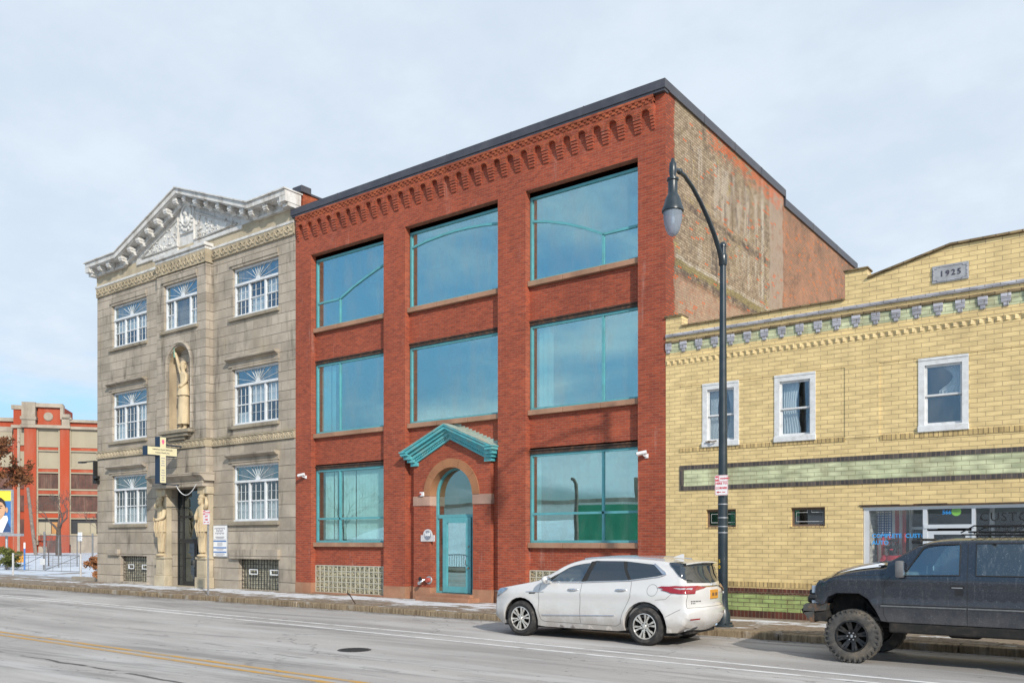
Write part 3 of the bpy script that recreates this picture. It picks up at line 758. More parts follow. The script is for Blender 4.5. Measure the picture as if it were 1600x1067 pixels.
b.build('door_arch', M['arch_stone'], RB)
for x0,x1 in ((-20.33,cx-ri+.008),(cx+ri-.008,-16.99)): b = MB(); b.bbox(x0,x1,YE-.025,YE+.34,3.28,3.595,.008); b.build('impost', M['impost'], RB)
b = MB(); b.bbox(-19.75,-17.45,YE-.55,YE+.5,.1,.28,.02); b.bbox(-19.55,-17.7,YE-.18,YE+.5,.26,.37,.02)
b.build('doorstep', M['brownstone'], RB)
YD = YE+.30
b = MB()
fo = [(cx+ri,.37),(cx+ri,zsp)]+arc(cx,zsp,ri,0,PI,24)[1:]+[(cx-ri,.37)]
hl = rect(cx-ri+.06,cx-.64,.43,2.86); hd = rect(cx-.60,cx+.62,.40,2.88); hr = rect(cx+.66,cx+ri-.06,.43,2.86)
fan = [(cx+ri-.07,2.98),(cx+ri-.07,zsp)]+arc(cx,zsp,ri-.07,0,PI,24)[1:]+[(cx-ri+.07,2.98)]
b.wall(fo, [hl,hd,hr,fan], YD, .08)
df = b.build('door_frame', M['teal'], RB)
b = MB(); b.wall(fan,[],YD+.05,.01); b.wall(hl,[],YD+.05,.01); b.wall(hr,[],YD+.05,.01); b.build('fanlight', M['teal_glass'], df)
b = MB(); b.wall(rect(cx-.595,cx+.615,.405,2.875),[rect(cx-.42,cx+.40,.60,2.70)],YD-.035,.07)
b.add([(cx-.595,YD-.035,.405),(cx-.595,YD+.03,.405),(cx-.595,YD+.03,2.875),(cx-.595,YD-.035,2.875)],[(0,1,2,3)])
dr = b.build('door', M['teal'], RB)
b = MB(); b.box(cx-.43,cx+.41,YD-.0,YD+.012,.59,2.71); b.build('door_glass', M['teal_glass'], dr)
b = MB(); hx = cx+.47; b.tube([(hx,YD-.04,1.62),(hx-.02,YD-.10,1.62),(hx-.02,YD-.11,1.58),(hx-.02,YD-.11,1.36),(hx-.02,YD-.10,1.32),(hx,YD-.04,1.32)],.016,8)
b.build('handle', M['chrome'], dr, smooth=True)
b = MB(); b.lathe([(0,-.05),(.03,-.045),(.03,0)],(cx+.53,YD-.036,1.22),'y',12); b.lathe([(0,-.03),(.022,-.025),(.022,0)],(cx+.53,YD-.036,1.92),'y',12); b.build('lock', M['brass'], dr, smooth=True)
# pediment hood
def gable_sweep(b, dx, zl, za, th, y0, y1):
    """two raking slabs meeting at the apex: lower edge from (cx -+ dx, zl) to (cx, za)"""
    b.prism_y([(cx-dx,zl),(cx,za),(cx,za+th),(cx-dx,zl+th)], y0, y1)
    b.prism_y([(cx,za),(cx+dx,zl),(cx+dx,zl+th),(cx,za+th)], y0, y1)
b = MB()
gable_sweep(b,1.72,4.62,5.42,.14,YE-.07,YE+.1)
gable_sweep(b,1.80,4.74,5.56,.10,YE-.16,YE+.1)
gable_sweep(b,1.86,4.84,5.66,.09,YE-.24,YE+.1)
gable_sweep(b,1.92,4.92,5.74,.12,YE-.34,YE+.1)
gable_sweep(b,1.96,5.02,5.84,.05,YE-.38,YE+.1)
# short level returns at both feet
for s in (-1,1):
    for k,(d,z0,z1,pr) in enumerate(((1.74,4.62,4.74,.08),(1.82,4.74,4.84,.17),(1.90,4.84,4.96,.26),(1.97,4.96,5.05,.36),(2.0,5.05,5.085,.40))):
        xa,xb = sorted((cx+s*(d-.30),cx+s*d)); b.box(xa,xb,YE-pr,YE+.14,z0,z1-.003)
hood = b.build('door_hood', M['teal_old'], RB)
b = MB()
for s in (-1,1):
    for k in range(24):
        t = (k+.5)/24; x = cx+s*1.70*(1-t); z = 4.665+(5.475-4.665)*t
        b.box(x-.022,x+.022,YE-.115,YE-.06,z+.04,z+.12)
b.build('dentils', M['teal_old'], hood)
b = MB()
b.prism_y([(cx-1.98,5.07),(cx,5.89),(cx+1.98,5.07),(cx+1.98,5.085),(cx,5.91),(cx-1.98,5.085)], YE-.39, YS+.02)
for k in range(13):  # stepped flashing along the wall
    t = k/13
    for s in (1,):
        x = cx+s*1.95*(1-t); z = 5.09+.82*t
        b.box(x-.15,x,YS-.012-.002*(k%2),YS+.005,z-.05,z+.13)
b.build('hood_roof', M['roof_flashing'], hood)
# ------------------------------------------------------------------ wall fittings on the red building
def camera_unit(x, z, label, y=Y0):
    t = thing('security_camera', (x,y,z), label, 'security camera', 'security cameras on the red brick piers')
    b = MB(); b.bbox(x-.055,x+.055,y-.03,y,z-.06,z+.06,.01); b.tube([(x,y-.02,z),(x-.02,y-.12,z),(x-.05,y-.16,z+.05)],.022,8); b.build('bracket', M['cam_white'], t, smooth=True)
    b = MB(); b.tube([(x+.06,y-.13,z+.10),(x-.20,y-.21,z+.05)],.055,12); b.build('housing', M['cam_white'], t, smooth=True)
    b = MB(); b.tube([(x-.195,y-.208,z+.051),(x-.215,y-.214,z+.047)],.042,12); b.build('lens', M['black'], t, smooth=True)
camera_unit(-25.80, 4.50, 'white security camera on the brick pier next to the stone building')
camera_unit(-11.46, 4.45, 'white security camera on the brick pier next to the yellow building')
t = thing('alarm_strobe', (-19.9,YE,3.63), 'small white and red alarm strobe above the pale stone block left of the arch', 'alarm')
b = MB(); b.bbox(-19.99,-19.81,YE-.07,YE,3.60,3.74,.012); b.build('housing', M['cam_white'], t)
b = MB(); b.bbox(-19.985,-19.90,YE-.11,YE-.071,3.64,3.70,.012); b.build('lens', M['red_metal'], t)
t = thing('house_plaque', (-19.66,YE-.02,2.08), 'grey arched plaque reading 568 left of the teal door', 'plaque')
b = MB(); P = rect(-19.97,-19.36,2.09,2.30); b.prism_y([(-19.97,2.09),(-19.36,2.09),(-19.36,2.30)]+arc(-19.665,2.30,.20,0,PI,14)+[(-19.97,2.30)],YE-.03,YE); b.build('plate', pm('plaque_grey',(.55,.53,.54),.1,10,.6), t)
b = MB(); b.prism_y(arc(-19.665,2.29,.155,0,2*PI,24)[:-1],YE-.036,YE-.029); b.build('roundel', pm('plaque_blue_grey',(.20,.22,.27),.2,12,.6), t)
moved(joined(text_mb('568',.17,.004,bold=.004)),-19.665,YE-.040,2.27).build('lettering', M['sign_white'], t)
t = thing('fire_department_connection', (-19.75,YE,.78), 'brass twin hose connection with a red cap low on the wall left of the door', 'hose connection')
b = MB(); b.lathe([(0,-.02),(.13,-.02),(.14,0)],(-19.62,YE,.80),'y',20); b.build('wall_plate', M['galv'], t, smooth=True)
b = MB(); b.lathe([(0,-.12),(.075,-.12),(.08,-.10),(.08,-.02)],(-19.62,YE,.80),'y',16); b.build('cap', M['red_metal'], t, smooth=True)
b = MB(); b.tube([(-19.72,YE,.82),(-19.76,YE-.12,.80),(-19.84,YE-.2,.72)],.05,10); b.lathe([(0,-.06),(.06,-.06),(.065,0)],(-19.86,YE-.18,.70),'y',12); b.build('hose_outlet', M['chrome'], t, smooth=True)
b = MB(); b.lathe([(0,-.12),(.06,-.12),(.07,0)],(-20.02,YE+.1,.84),'y',12); b.tube([(-20.02,YE+.05,.84),(-20.0,YE-.05,.72)],.03,8); b.build('test_header', M['iron'], t, smooth=True)
# ------------------------------------------------------------------ grey stone church building
SB = thing('stone_building', (-33.5,21.5,.15), 'grey stone three-storey building with a white bracketed gable and a statue niche', 'building')
SX0, SX1, SCX = -41.05, -26.40, -33.53
BX0, BX1 = -35.36, -31.70; YB = 21.17
WL = (-39.68,-36.73); WR = (-30.33,-27.42)
rows = [(11.17,13.14),(6.79,9.05),(2.90,5.16)]
gr = (.17,1.38)
b = MB()
holes = [rect(*w,z0,z1) for w in (WL,WR) for z0,z1 in rows[:2]]
b.wall([(SX0,5.4),(SX1,5.4),(SX1,14.2),(SX0,14.2)], holes, 21.5, .22)
b.box(SX0+.003,SX0+.2,21.53,39,.2,14.6)                       # left flank
b.box(SX0+.2,SX1,38.8,39,.2,14.0); b.box(SX0+.2,SX1-.1,21.75,38.8,13.9,14.1)
b.build('wall', M['stone'], SB)
b = MB()
b.wall([(SX0,.10),(SX1,.10),(SX1,5.4),(SX0,5.4)], [rect(*w,*rows[2]) for w in (WL,WR)]+[rect(-38.98,-36.73,.24,1.42),rect(-29.95,-27.42,.17,1.38)]+[rect(-34.72,-32.30,.12,4.35)], 21.502, .34)
b.build('lower_wall', M['stone_base'], SB)
# centre bay
NX = -33.62; nr = .80; nz = 9.62
WC = (-34.78,-32.33); zc = (11.20,13.16)
niche = [(NX+nr,6.80),(NX+nr,nz)]+arc(NX,nz,nr,0,PI,20)[1:]+[(NX-nr,6.80)]
b = MB()
b.wall([(BX0,4.9),(BX1,4.9),(BX1,13.6),(BX0,13.6)], [rect(*WC,*zc), niche], YB, .3)
for x in (BX0,BX1): b.add([(x,YB,4.9),(x,21.5,4.9),(x,21.5,13.6),(x,YB,13.6)],[(0,1,2,3)])
b.build('centre_bay', M['stone'], SB)
# niche shell: half cylinder and quarter sphere
b = MB()
ny = 7
cols = [(NX-nr*math.cos(PI*k/14), YB+.02+.75*math.sin(PI*k/14)) for k in range(15)]
for (xa,ya),(xb,yb_) in zip(cols,cols[1:]): b.add([(xa,ya,6.8),(xb,yb_,6.8),(xb,yb_,nz),(xa,ya,nz)],[(0,1,2,3)])
for j in range(6):
    e0 = PI/2*j/6; e1 = PI/2*(j+1)/6
    for (xa,ya),(xb,yb_) in zip(cols,cols[1:]):
        q = lambda x,y,e: (NX+(x-NX)*math.cos(e), YB+.02+(y-YB-.02)*math.cos(e), nz+nr*math.sin(e))
        b.add([q(xa,ya,e0),q(xb,yb_,e0),q(xb,yb_,e1),q(xa,ya,e1)],[(0,1,2,3)])
b.build('niche', stone_mat('brown_niche_stone',(.40,.315,.21),rows=False,dirt_amt=.5), SB, smooth=True)
b = MB()
ar = arc(NX,nz,.93,0,PI,20)
b.tube([(NX+.93,YB-.01,6.85)]+[(x,YB-.01,z) for x,z in ar]+[(NX-.93,YB-.01,6.85)],.085,6)
b.build('niche_moulding', M['stone'], SB, smooth=True)
b = MB()
b.bbox(NX-1.15,NX+1.15,YB-.32,YB+.3,6.66,6.80,.02); b.bbox(NX-.95,NX+.95,YB-.24,YB,6.52,6.66,.02); b.bbox(NX-.6,NX+.6,YB-.16,YB,6.38,6.52,.02)
b.build('niche_ledge', M['stone_sill'], SB)
# friezes -------------------------------------------------------
b = MB()
b.box(SX0+.001,SX1,21.47,21.6,14.27,14.80)
b.build('frieze_slab', M['stone_plain'], SB)
b = MB()
b.bbox(SX0-.05,BX0,21.40,21.52,14.17,14.28,.02); b.bbox(BX1,SX1-.02,21.40,21.52,14.17,14.28,.02)
b.bbox(BX0-.10,BX1+.10,YB-.14,21.52,14.30,14.44,.02); b.bbox(BX0-.04,BX1+.04,YB-.06,21.51,14.17,14.30,.02)
b.build('frieze_moulding', M['white_cornice'], SB)
b = MB(); g = MB()
def relief(xa, xb, y, z0, z1):
    b.box(xa,xb,y-.015,21.60,z0-.02,z1+.02)
    n = max(1,round((xb-xa)/.56)); p = (xb-xa)/n; h = z1-z0
    for k in range(n):
        x0 = xa+k*p+.02; x1 = xa+(k+1)*p-.02; zc_ = (z0+z1)/2
        for s in (1,-1):
            pts = [(x0+.04+(x1-x0-.08)*t, y-.03, zc_+s*(h*.36)*math.sin(t*PI*1.6-.4)*(1-t*.3)) for t in [i/7 for i in range(8)]]
            g.tube(pts,[.022,.034,.038,.036,.034,.03,.024,.015],5)
        for q in range(3): g.ball((x0+(x1-x0)*(.25+.25*q), y-.03, zc_+.10*math.sin(q*2.4+1)), .055,.03,.06,6)
        b.box(x1+.0,x1+.04,y-.04,y,z0,z1)
relief(SX0+.02,BX0,21.44,13.77,14.15); relief(BX1,SX1-.02,21.44,13.77,14.15); relief(BX0-.025,BX1+.025,YB-.03,13.66,14.15)
fr = b.build('carved_frieze', M['stone_relief'], SB); g.build('carved_leaves', M['stone_relief'], fr, smooth=True)
b = MB(); g = MB()
def guil(xa, xb, y):
    b.box(xa,xb,y-.015,21.6,6.06,6.33); b.box(xa,xb,y-.05,21.6,6.31,6.36); b.box(xa,xb,y-.04,21.6,6.02,6.06)
    n = round((xb-xa)/.29); p = (xb-xa)/n
    for k in range(n):
        c = (xa+(k+.5)*p, y-.02, 6.175)
        g.tube([(c[0]+.105*math.cos(a),c[1],c[2]+.105*math.sin(a)) for a in [2*PI*i/10 for i in range(10)]],.026,5,closed=True)
        g.ball((c[0],c[1],c[2]),.045,.03,.06,6)
guil(SX0+.02,BX0,21.46); guil(BX1,SX1-.02,21.46); guil(BX0-.025,BX1+.025,YB-.03)
fr = b.build('ring_frieze', M['stone_relief'], SB); g.build('carved_rings', M['stone_relief'], fr, smooth=True)
# gable cornice ---------------------------------------------------
CL, CR = -41.12, -26.32; KL, KR = -38.42, -28.60; ZL, ZA = 15.32, 17.10
def cornice_poly(b, d0, d1, y0, y1, ext=0):
    """band between d0 and d1 below the crown line, following level, rake, rake, level"""
    top = [(CL-ext,ZL),(KL,ZL),(SCX,ZA),(KR,ZL),(CR+ext,ZL)]
    for (p, q) in zip(top, top[1:]):
        b.prism_y([(p[0],p[1]-d1),(q[0],q[1]-d1),(q[0],q[1]-d0),(p[0],p[1]-d0)], y0, y1)
b = MB()
cornice_poly(b, 0, .05, 20.86, 21.75, .04)
cornice_poly(b, .05, .26, 20.93, 21.7)
cornice_poly(b, .26, .30, 21.0, 21.7, -.04)
cornice_poly(b, .30, .52, 21.38, 21.7, -.3)
cornice_poly(b, .52, .60, 21.32, 21.7, -.28)
for xe, s in ((CR,1),(CL,-1)):   # returned ends
    xa,xb = sorted((xe,xe-s*.35)); b.box(xa,xb,20.94,21.69,ZL-.48,ZL-.262)
    xa,xb = sorted((xe-s*.02,xe-s*.35)); b.box(xa,xb,21.1,21.69,ZL-.62,ZL-.48)
corn = b.build('gable_cornice', M['white_cornice'], SB)
def bracket_at(x, z):
    b = MB()
    b.bbox(x-.14,x+.14,21.02,21.40,z-.42,z-.30,.012)
    b.prism_x([(21.04,z-.42),(21.38,z-.42),(21.38,z-.60),(21.28,z-.62),(21.22,z-.52),(21.10,z-.52),(21.05,z-.48)], x-.115, x+.115)
    b.build('bracket', M['white_cornice'], corn)
for x in (-40.8,-40.05,-39.25): bracket_at(x, ZL)
for k in range(7):
    t = (k+.35)/6.7; bracket_at(KL+(SCX-KL)*t, ZL+(ZA-ZL)*t-.02)
for k in range(6):
    t = (k+.55)/6.2; bracket_at(SCX+(KR-SCX)*t, ZA+(ZL-ZA)*t-.02)
for x in (-28.55,-27.65,-26.75): bracket_at(x, ZL)
# tympanum
b = MB()
b.prism_y([(SX0+.1,14.78),(SX1-.02,14.78),(SX1-.02,15.0),(KR-.3,14.95),(SCX,16.75),(KL+.3,14.95),(SX0+.1,15.0)], 21.50, 21.72)
b.build('tympanum', M['white_cornice'], SB)
for s,label in ((-1,'left'),(1,'right')):
    b = MB(); g = MB()
    xi = SCX+s*.62; xo = SCX+s*3.55; zb_, zt_ = 14.86, 16.05
    T = [(xi,zb_),(xi,zt_),(xo,zb_+.06)] if s < 0 else [(xi,zb_),(xo,zb_+.06),(xi,zt_)]
    if s < 0: T = [(xi,zb_),(xi,zt_),(xo,zb_+.02)]
    P3 = [(p[0],21.44,p[1]) for p in T]
    b.tube(P3,.06,4,closed=True)
    b.prism_y(T if s>0 else T, 21.47, 21.52)
    b.bbox(min(xi-s*.02,SCX+s*3.9),max(xi-s*.02,SCX+s*3.9),21.40,21.52,14.62,14.78,.02)
    rg = random.Random(7+s)
    for k in range(34):
        t = rg.random()**1.5*.8; u_ = rg.random()
        x = xi+s*(.12+t*(3.3)); zmax = zb_+.1+(zt_-zb_-.25)*(1-t*1.1)
        z = zb_+.08+(zmax-zb_-.08)*u_
        a = rg.random()*6.28
        g.tube([(x+.10*math.cos(a+q*.9)*(1-q*.12),21.455,z+.08*math.sin(a+q*.9)*(1-q*.12)) for q in range(5)],[.02,.032,.034,.028,.012],5)
    pn = b.build('gable_panel', M['white_cornice'], SB); g.build('carved_scrolls', M['white_cornice'], pn, smooth=True)
b = MB()
mc = (SCX+.06,15.86)
b.prism_y([(mc[0]-.50,15.30),(mc[0]+.52,15.30),(mc[0]+.52,16.15)]+arc(mc[0],16.15,.5,0,PI,16)[1:],21.42,21.52)
b.tube([(mc[0]+.34*math.cos(a),21.40,16.02+.44*math.sin(a)) for a in [2*PI*k/24 for k in range(24)]],.06,6,closed=True)
for k in range(9):
    a = PI+PI*k/8; b.ball((mc[0]+.44*math.cos(a),21.40,15.85+.46*math.sin(a)),.10,.06,.08,7)
md = b.build('medallion', M['white_cornice'], SB, smooth=True)
b = MB(); b.ball((mc[0],21.40,16.10),.12,.10,.16,10); b.ball((mc[0],21.42,15.78),.22,.08,.13,10); b.tube([(mc[0],21.41,15.85),(mc[0],21.41,16.0)],.06,8); b.ball((mc[0]-.02,21.31,16.09),.025,.04,.04,6); b.ball((mc[0]+.02,21.42,16.17),.14,.09,.12,8)
b.build('portrait_bust', M['white_cornice'], md, smooth=True)
# brick flank parapet with a dark vent box
b = MB(); b.box(SX1-.02,SX1+.12,21.76,25.5,14.0,15.36); b.build('side_parapet', M['brick_trim'], SB)
b = MB(); b.box(SX1-.04,SX1+.16,21.75,25.6,15.36,15.43); b.bbox(SX1-.35,SX1+.2,21.62,22.1,15.36,15.62,.02); b.build('parapet_cap', M['cap'], SB)
# windows ---------------------------------------------------------
def stone_window(x0, x1, z0, z1, y, label, blind=None, sashes='three', top=.66, corn_=True, plain=False):
    zt = z1-top
    fy = y+.10
    b = MB(); fw = .072
    L = [(x0+fw,x0+fw)]
    w = x1-x0
    if sashes == 'three': xs = [x0+fw, x0+w/3-.02, x0+2*w/3+.02, x1-fw]; gp = .045
    else: xs = [x0+fw, x0+w*.26, x0+w*.74, x1-fw]; gp = .045
    lights = [rect(xs[k]+(gp if k else .0), xs[k+1]-(gp if k<2 else .0), z0+.09, zt-.05) for k in range(3)]
    fanp = rect(x0+fw, x1-fw, zt+.05, z1-.08)
    b.wall(rect(x0,x1,z0,z1), lights+[fanp], fy, .09)
    b.box(x0+.02,x1-.02,fy-.035,fy,zt-.045,zt+.045)      # transom moulding
    b.box(x0-.0,x1+.0,fy-.05,fy-.001,z0,z0+.05)
    wn = b.build('window', M['white_frame'], SB); tag(wn, label)
    # sash rails and glazing bars
    b = MB(); p = MB(); c = MB()
    for k,(Lg) in enumerate(lights):
        a0,a1 = Lg[0][0],Lg[1][0]; s0,s1 = Lg[0][1],Lg[2][1]; zm = (s0+s1)/2
        if not (sashes != 'three' and k == 1):
            b.box(a0,a1,fy+.035,fy+.075,zm-.022,zm+.022)
            nb = 2 if sashes == 'three' else 1
            for i in range(1,nb+1):
                xx = a0+(a1-a0)*i/(nb+1); b.box(xx-.0045,xx+.0045,fy+.048,fy+.068,s0,s1)
            for i in (1,3):
                zz = s0+(s1-s0)*i/4+.0; b.box(a0,a1,fy+.050,fy+.066,zz-.0045,zz+.0045)
        p.box(a0-.01,a1+.01,fy+.068,fy+.074,s0-.01,s1+.01)
        if blind and blind[k]:
            lo, hi = blind[k]
            n = 5
            zz0 = s0+(s1-s0)*lo; zz1 = s0+(s1-s0)*hi
            c.add([(a0,fy+.14,zz0),(a1,fy+.14,zz0),(a1,fy+.14,zz1),(a0,fy+.14,zz1)],[(0,1,2,3)])
    b.build('glazing_bars', M['white_frame'], wn); p.build('pane', M['clear_glass'], wn)
    if blind: c.build('curtain', M['curtain'], wn)
    # fanlight with rays
    fx = (x0+x1)/2; fz0 = zt+.05
    p = MB(); p.box(x0+fw-.01,x1-fw+.01,fy+.05,fy+.056,fz0-.01,z1-.07); fl = p.build('fanlight', M['fan_glass'], wn)
    b = MB(); H = z1-.08-fz0; W2 = (x1-x0)/2-fw
    for k in range(9):
        a = PI*(k+.55)/9.1
        ca, sa = math.cos(a), math.sin(a)
        rr = min(W2/max(abs(ca),1e-3), H/max(sa,1e-3))*.985
        r0 = .14
        d = .0055
        q = [(fx+r0*ca+sa*d, fz0+r0*sa-ca*d),(fx+rr*ca+sa*d, fz0+rr*sa-ca*d),(fx+rr*ca-sa*d, fz0+rr*sa+ca*d),(fx+r0*ca-sa*d, fz0+r0*sa+ca*d)]
        b.prism_y(q, fy+.03, fy+.049)
    hb = arc(fx,fz0,.14,0,PI,10); b.prism_y(hb, fy+.03, fy+.049)
    b.build('fan_rays', M['white_frame'], fl)
    b = MB()
    b.bbox(x0-.22,x1+.08,y-.10,y+.09,z0-.17,z0-.04,.015); b.build('sill', M['stone_sill'], wn)
    b = MB()
    b.box(x0-.01,x1+.01,y-.035,y,z1+.0,z1+.10)
    if corn_:
        b.prism_x([(y,z1+.10),(y,z1+.45),(y-.26,z1+.45),(y-.26,z1+.38),(y-.14,z1+.30),(y-.05,z1+.28),(y-.05,z1+.10)], x0-.24, x1+.06)
    else:
        b.bbox(x0-.18,x1+.02,y-.07,y,z1+.10,z1+.30,.015)
    b.build('lintel', M['stone'], wn)
    # dark room
    b = MB(); b.add([(x0-.05,y+.8,z0-.1),(x1+.05,y+.8,z0-.1),(x1+.05,y+.8,z1+.1),(x0-.05,y+.8,z1+.1)],[(0,1,2,3)])
    for x in (x0-.05,x1+.05): b.add([(x,y+.23,z0-.1),(x,y+.8,z0-.1),(x,y+.8,z1+.1),(x,y+.23,z1+.1)],[(0,1,2,3)])
    b.add([(x0-.05,y+.23,z1+.1),(x1+.05,y+.23,z1+.1),(x1+.05,y+.8,z1+.1),(x0-.05,y+.8,z1+.1)],[(0,1,2,3)])
    b.build('room', M['dark_room'], wn)
stone_window(*WL,*rows[0],21.5,'top left window of the stone front',[(.5,1),(.5,1),(.5,1)],corn_=False)
stone_window(*WR,*rows[0],21.5,'top right window of the stone front',[(.5,1),(0,.5),(.5,1)],corn_=False)
stone_window(*WL,*rows[1],21.5,'middle left window of the stone front',[(0,.5),None,(.5,1)])
stone_window(*WR,*rows[1],21.5,'middle right window of the stone front',[(0,.3),(.5,1),(.5,1)])
stone_window(*WL,*rows[2],21.5,'ground left window of the stone front',[(0,.45),(0,.45),(0,.45)])
stone_window(*WR,*rows[2],21.5,'ground right window of the stone front',[(0,.5),(0,.5),(0,.5)])
stone_window(*WC,*zc,YB,'narrow-sided window above the statue niche',[(0,.5),None,(0,.5)],'wide',corn_=False)
# basement grilles
def grille(x0,x1,z0,z1,label,n):
    y = 21.66
    b = MB(); b.box(x0,x1,y+.10,y+.14,z0,z1); bk = b.build('basement_grille', M['grille_back'], SB); tag(bk,label)
    b = MB()
    for k in range(n+1):
        x = x0+.02+(x1-x0-.04)*k/n; b.box(x-.009,x+.009,y,y+.018,z0,z1)
    for k in range(8): zz = z0+.05+(z1-z0-.1)*k/7; b.box(x0,x1,y+.024,y+.04,zz-.01,zz+.01)
    b.build('grille_bars', M['iron'], bk)
    b = MB()
    for f in ((.20,.42),(.72,.94)):
        xa = x0+(x1-x0)*f[0]; xb = x0+(x1-x0)*f[1]; zz = z0+(z1-z0)*.58
        b.wall(rect(xa,xb,zz-.11,zz+.11),[rect(xa+.05,xb-.05,zz-.07,zz+.07)],y-.02,.05)
    b.build('vent_frame', M['white_frame'], bk)
grille(-38.98,-36.73,.24,1.42,'iron grille under the left window',12)
grille(-29.95,-27.42,.17,1.38,'iron grille under the right window',14)
for q in ((-39.4,-36.55,21.40,21.7,.10,.235,.015),(-30.4,-27.3,21.36,21.52,1.385,1.78,.02),(-39.9,-38.98,21.36,21.52,1.43,1.72,.03)): b = MB(); b.bbox(*q); b.build('grille_lintel', M['stone'], SB)
# portal
YP = 21.14
for x0,x1 in ((BX0-.05,-34.72),(-32.30,BX1+.05)):
    b = MB(); b.box(x0+.10,x1-.02,YB+.10,21.5,1.4,4.06); b.bbox(x0+.02,x1+.04,YB-.02,21.5,4.06,4.36,.02)
    b.build('portal_pilaster', M['stone_plain'], SB)
for x0,x1 in ((-35.43,-34.66),(-32.36,-31.60)):
    b = MB(); b.bbox(x0+.05,x1-.05,YP,21.5,.60,1.36,.015); b.bbox(x0-.02,x1+.02,YP-.06,21.5,.12,.60,.03); b.bbox(x0,x1,YP-.05,21.5,1.34,1.43,.02)
    b.bbox(x0+.15,x1-.15,YP-.012,YP+.1,.70,1.26,.008)
    b.build('plinth', M['stone_plain'], SB)
b = MB()
b.bbox(BX0-.06,BX1+.06,20.98,21.5,4.36,4.60,.02)
b.prism_x([(21.45,4.60),(20.98,4.60),(20.92,4.68),(20.84,4.76),(20.74,4.82),(20.74,4.93),(21.45,4.97)],BX0-.2,BX1+.2)
b.build('portal_hood', M['stone'], SB)
for x in (-35.2,-32.1): b = MB(); b.bbox(x,x+.28,YP+.0,YB+.2,4.02,4.34,.02); b.build('hood_console', M['stone_statue'], SB)
yd = 21.78
b = MB(); b.wall(rect(-34.72,-32.30,.12,4.36),[rect(-34.64,-34.34,.2,2.1),rect(-34.64,-34.34,2.2,3.1),rect(-34.64,-34.34,3.2,4.26),rect(-34.26,-32.40,3.2,4.26),rect(-34.26,-32.40,2.2,3.1),rect(-34.26,-33.37,.18,2.1),rect(-33.29,-32.40,.18,2.1)],yd,.08)
pf = b.build('portal_frame', M['iron'], SB)
b = MB(); b.box(-34.66,-34.32,yd+.03,yd+.04,.2,4.3); b.box(-34.28,-32.38,yd+.03,yd+.04,2.15,4.3); b.build('transom_glass', M['dark_glass'], pf)
for x0,x1 in ((-34.26,-33.335),(-33.325,-32.40)):
    b = MB(); b.wall(rect(x0,x1,.17,2.11),[rect(x0+.10,x1-.10,.36,2.0)],yd-.02,.06); d = b.build('door', M['iron'], SB)
    b = MB(); b.box(x0+.08,x1-.08,yd+.01,yd+.02,.33,2.03); b.build('door_glass', M['dark_glass'], d)
    hx = x1-.05 if x0 < -34 else x0+.05
    b = MB(); b.tube([(hx,yd-.03,1.30),(hx,yd-.09,1.28),(hx,yd-.09,.98),(hx,yd-.03,.96)],.014,6); b.build('handle', M['chrome'], d, smooth=True)
b = MB(); b.box(-34.7,-32.3,yd+.5,yd+.55,.1,4.4); b.build('vestibule', M['dark_room'], SB)
b = MB(); b.bbox(-34.65,-32.37,21.2,22.3,.10,.165,.01); b.build('door_threshold', M['stone_plain'], SB)
# ------------------------------------------------------------------ statues (one continuous skinned body each)
def skin_figure(name, joints, edges, parent, mat, levels=2, root=0):
    me = bpy.data.meshes.new('figure_rig')
    me.from_pydata([j[0] for j in joints], edges, [])
    ob = bpy.data.objects.new('figure_rig', me); COL.objects.link(ob)
    sk = ob.modifiers.new('Skin','SKIN'); sk.use_smooth_shade = True; sk.branch_smoothing = .6
    sv = me.skin_vertices[0].data
    for i, j in enumerate(joints):
        r = j[1]; sv[i].radius = r if isinstance(r, tuple) else (r, r)
        sv[i].use_root = (i == root)
    ss = ob.modifiers.new('Sub','SUBSURF'); ss.levels = levels; ss.render_levels = levels
    dg = bpy.context.evaluated_depsgraph_get(); dg.update()
    ev = ob.evaluated_get(dg); m2 = ev.to_mesh()
    b = MB(); b.add([ob.matrix_world @ v.co for v in m2.vertices], [tuple(p.vertices) for p in m2.polygons])
    ev.to_mesh_clear(); bpy.data.objects.remove(ob); bpy.data.meshes.remove(me)
    return b.build(name, mat, parent, smooth=True, angle=180)
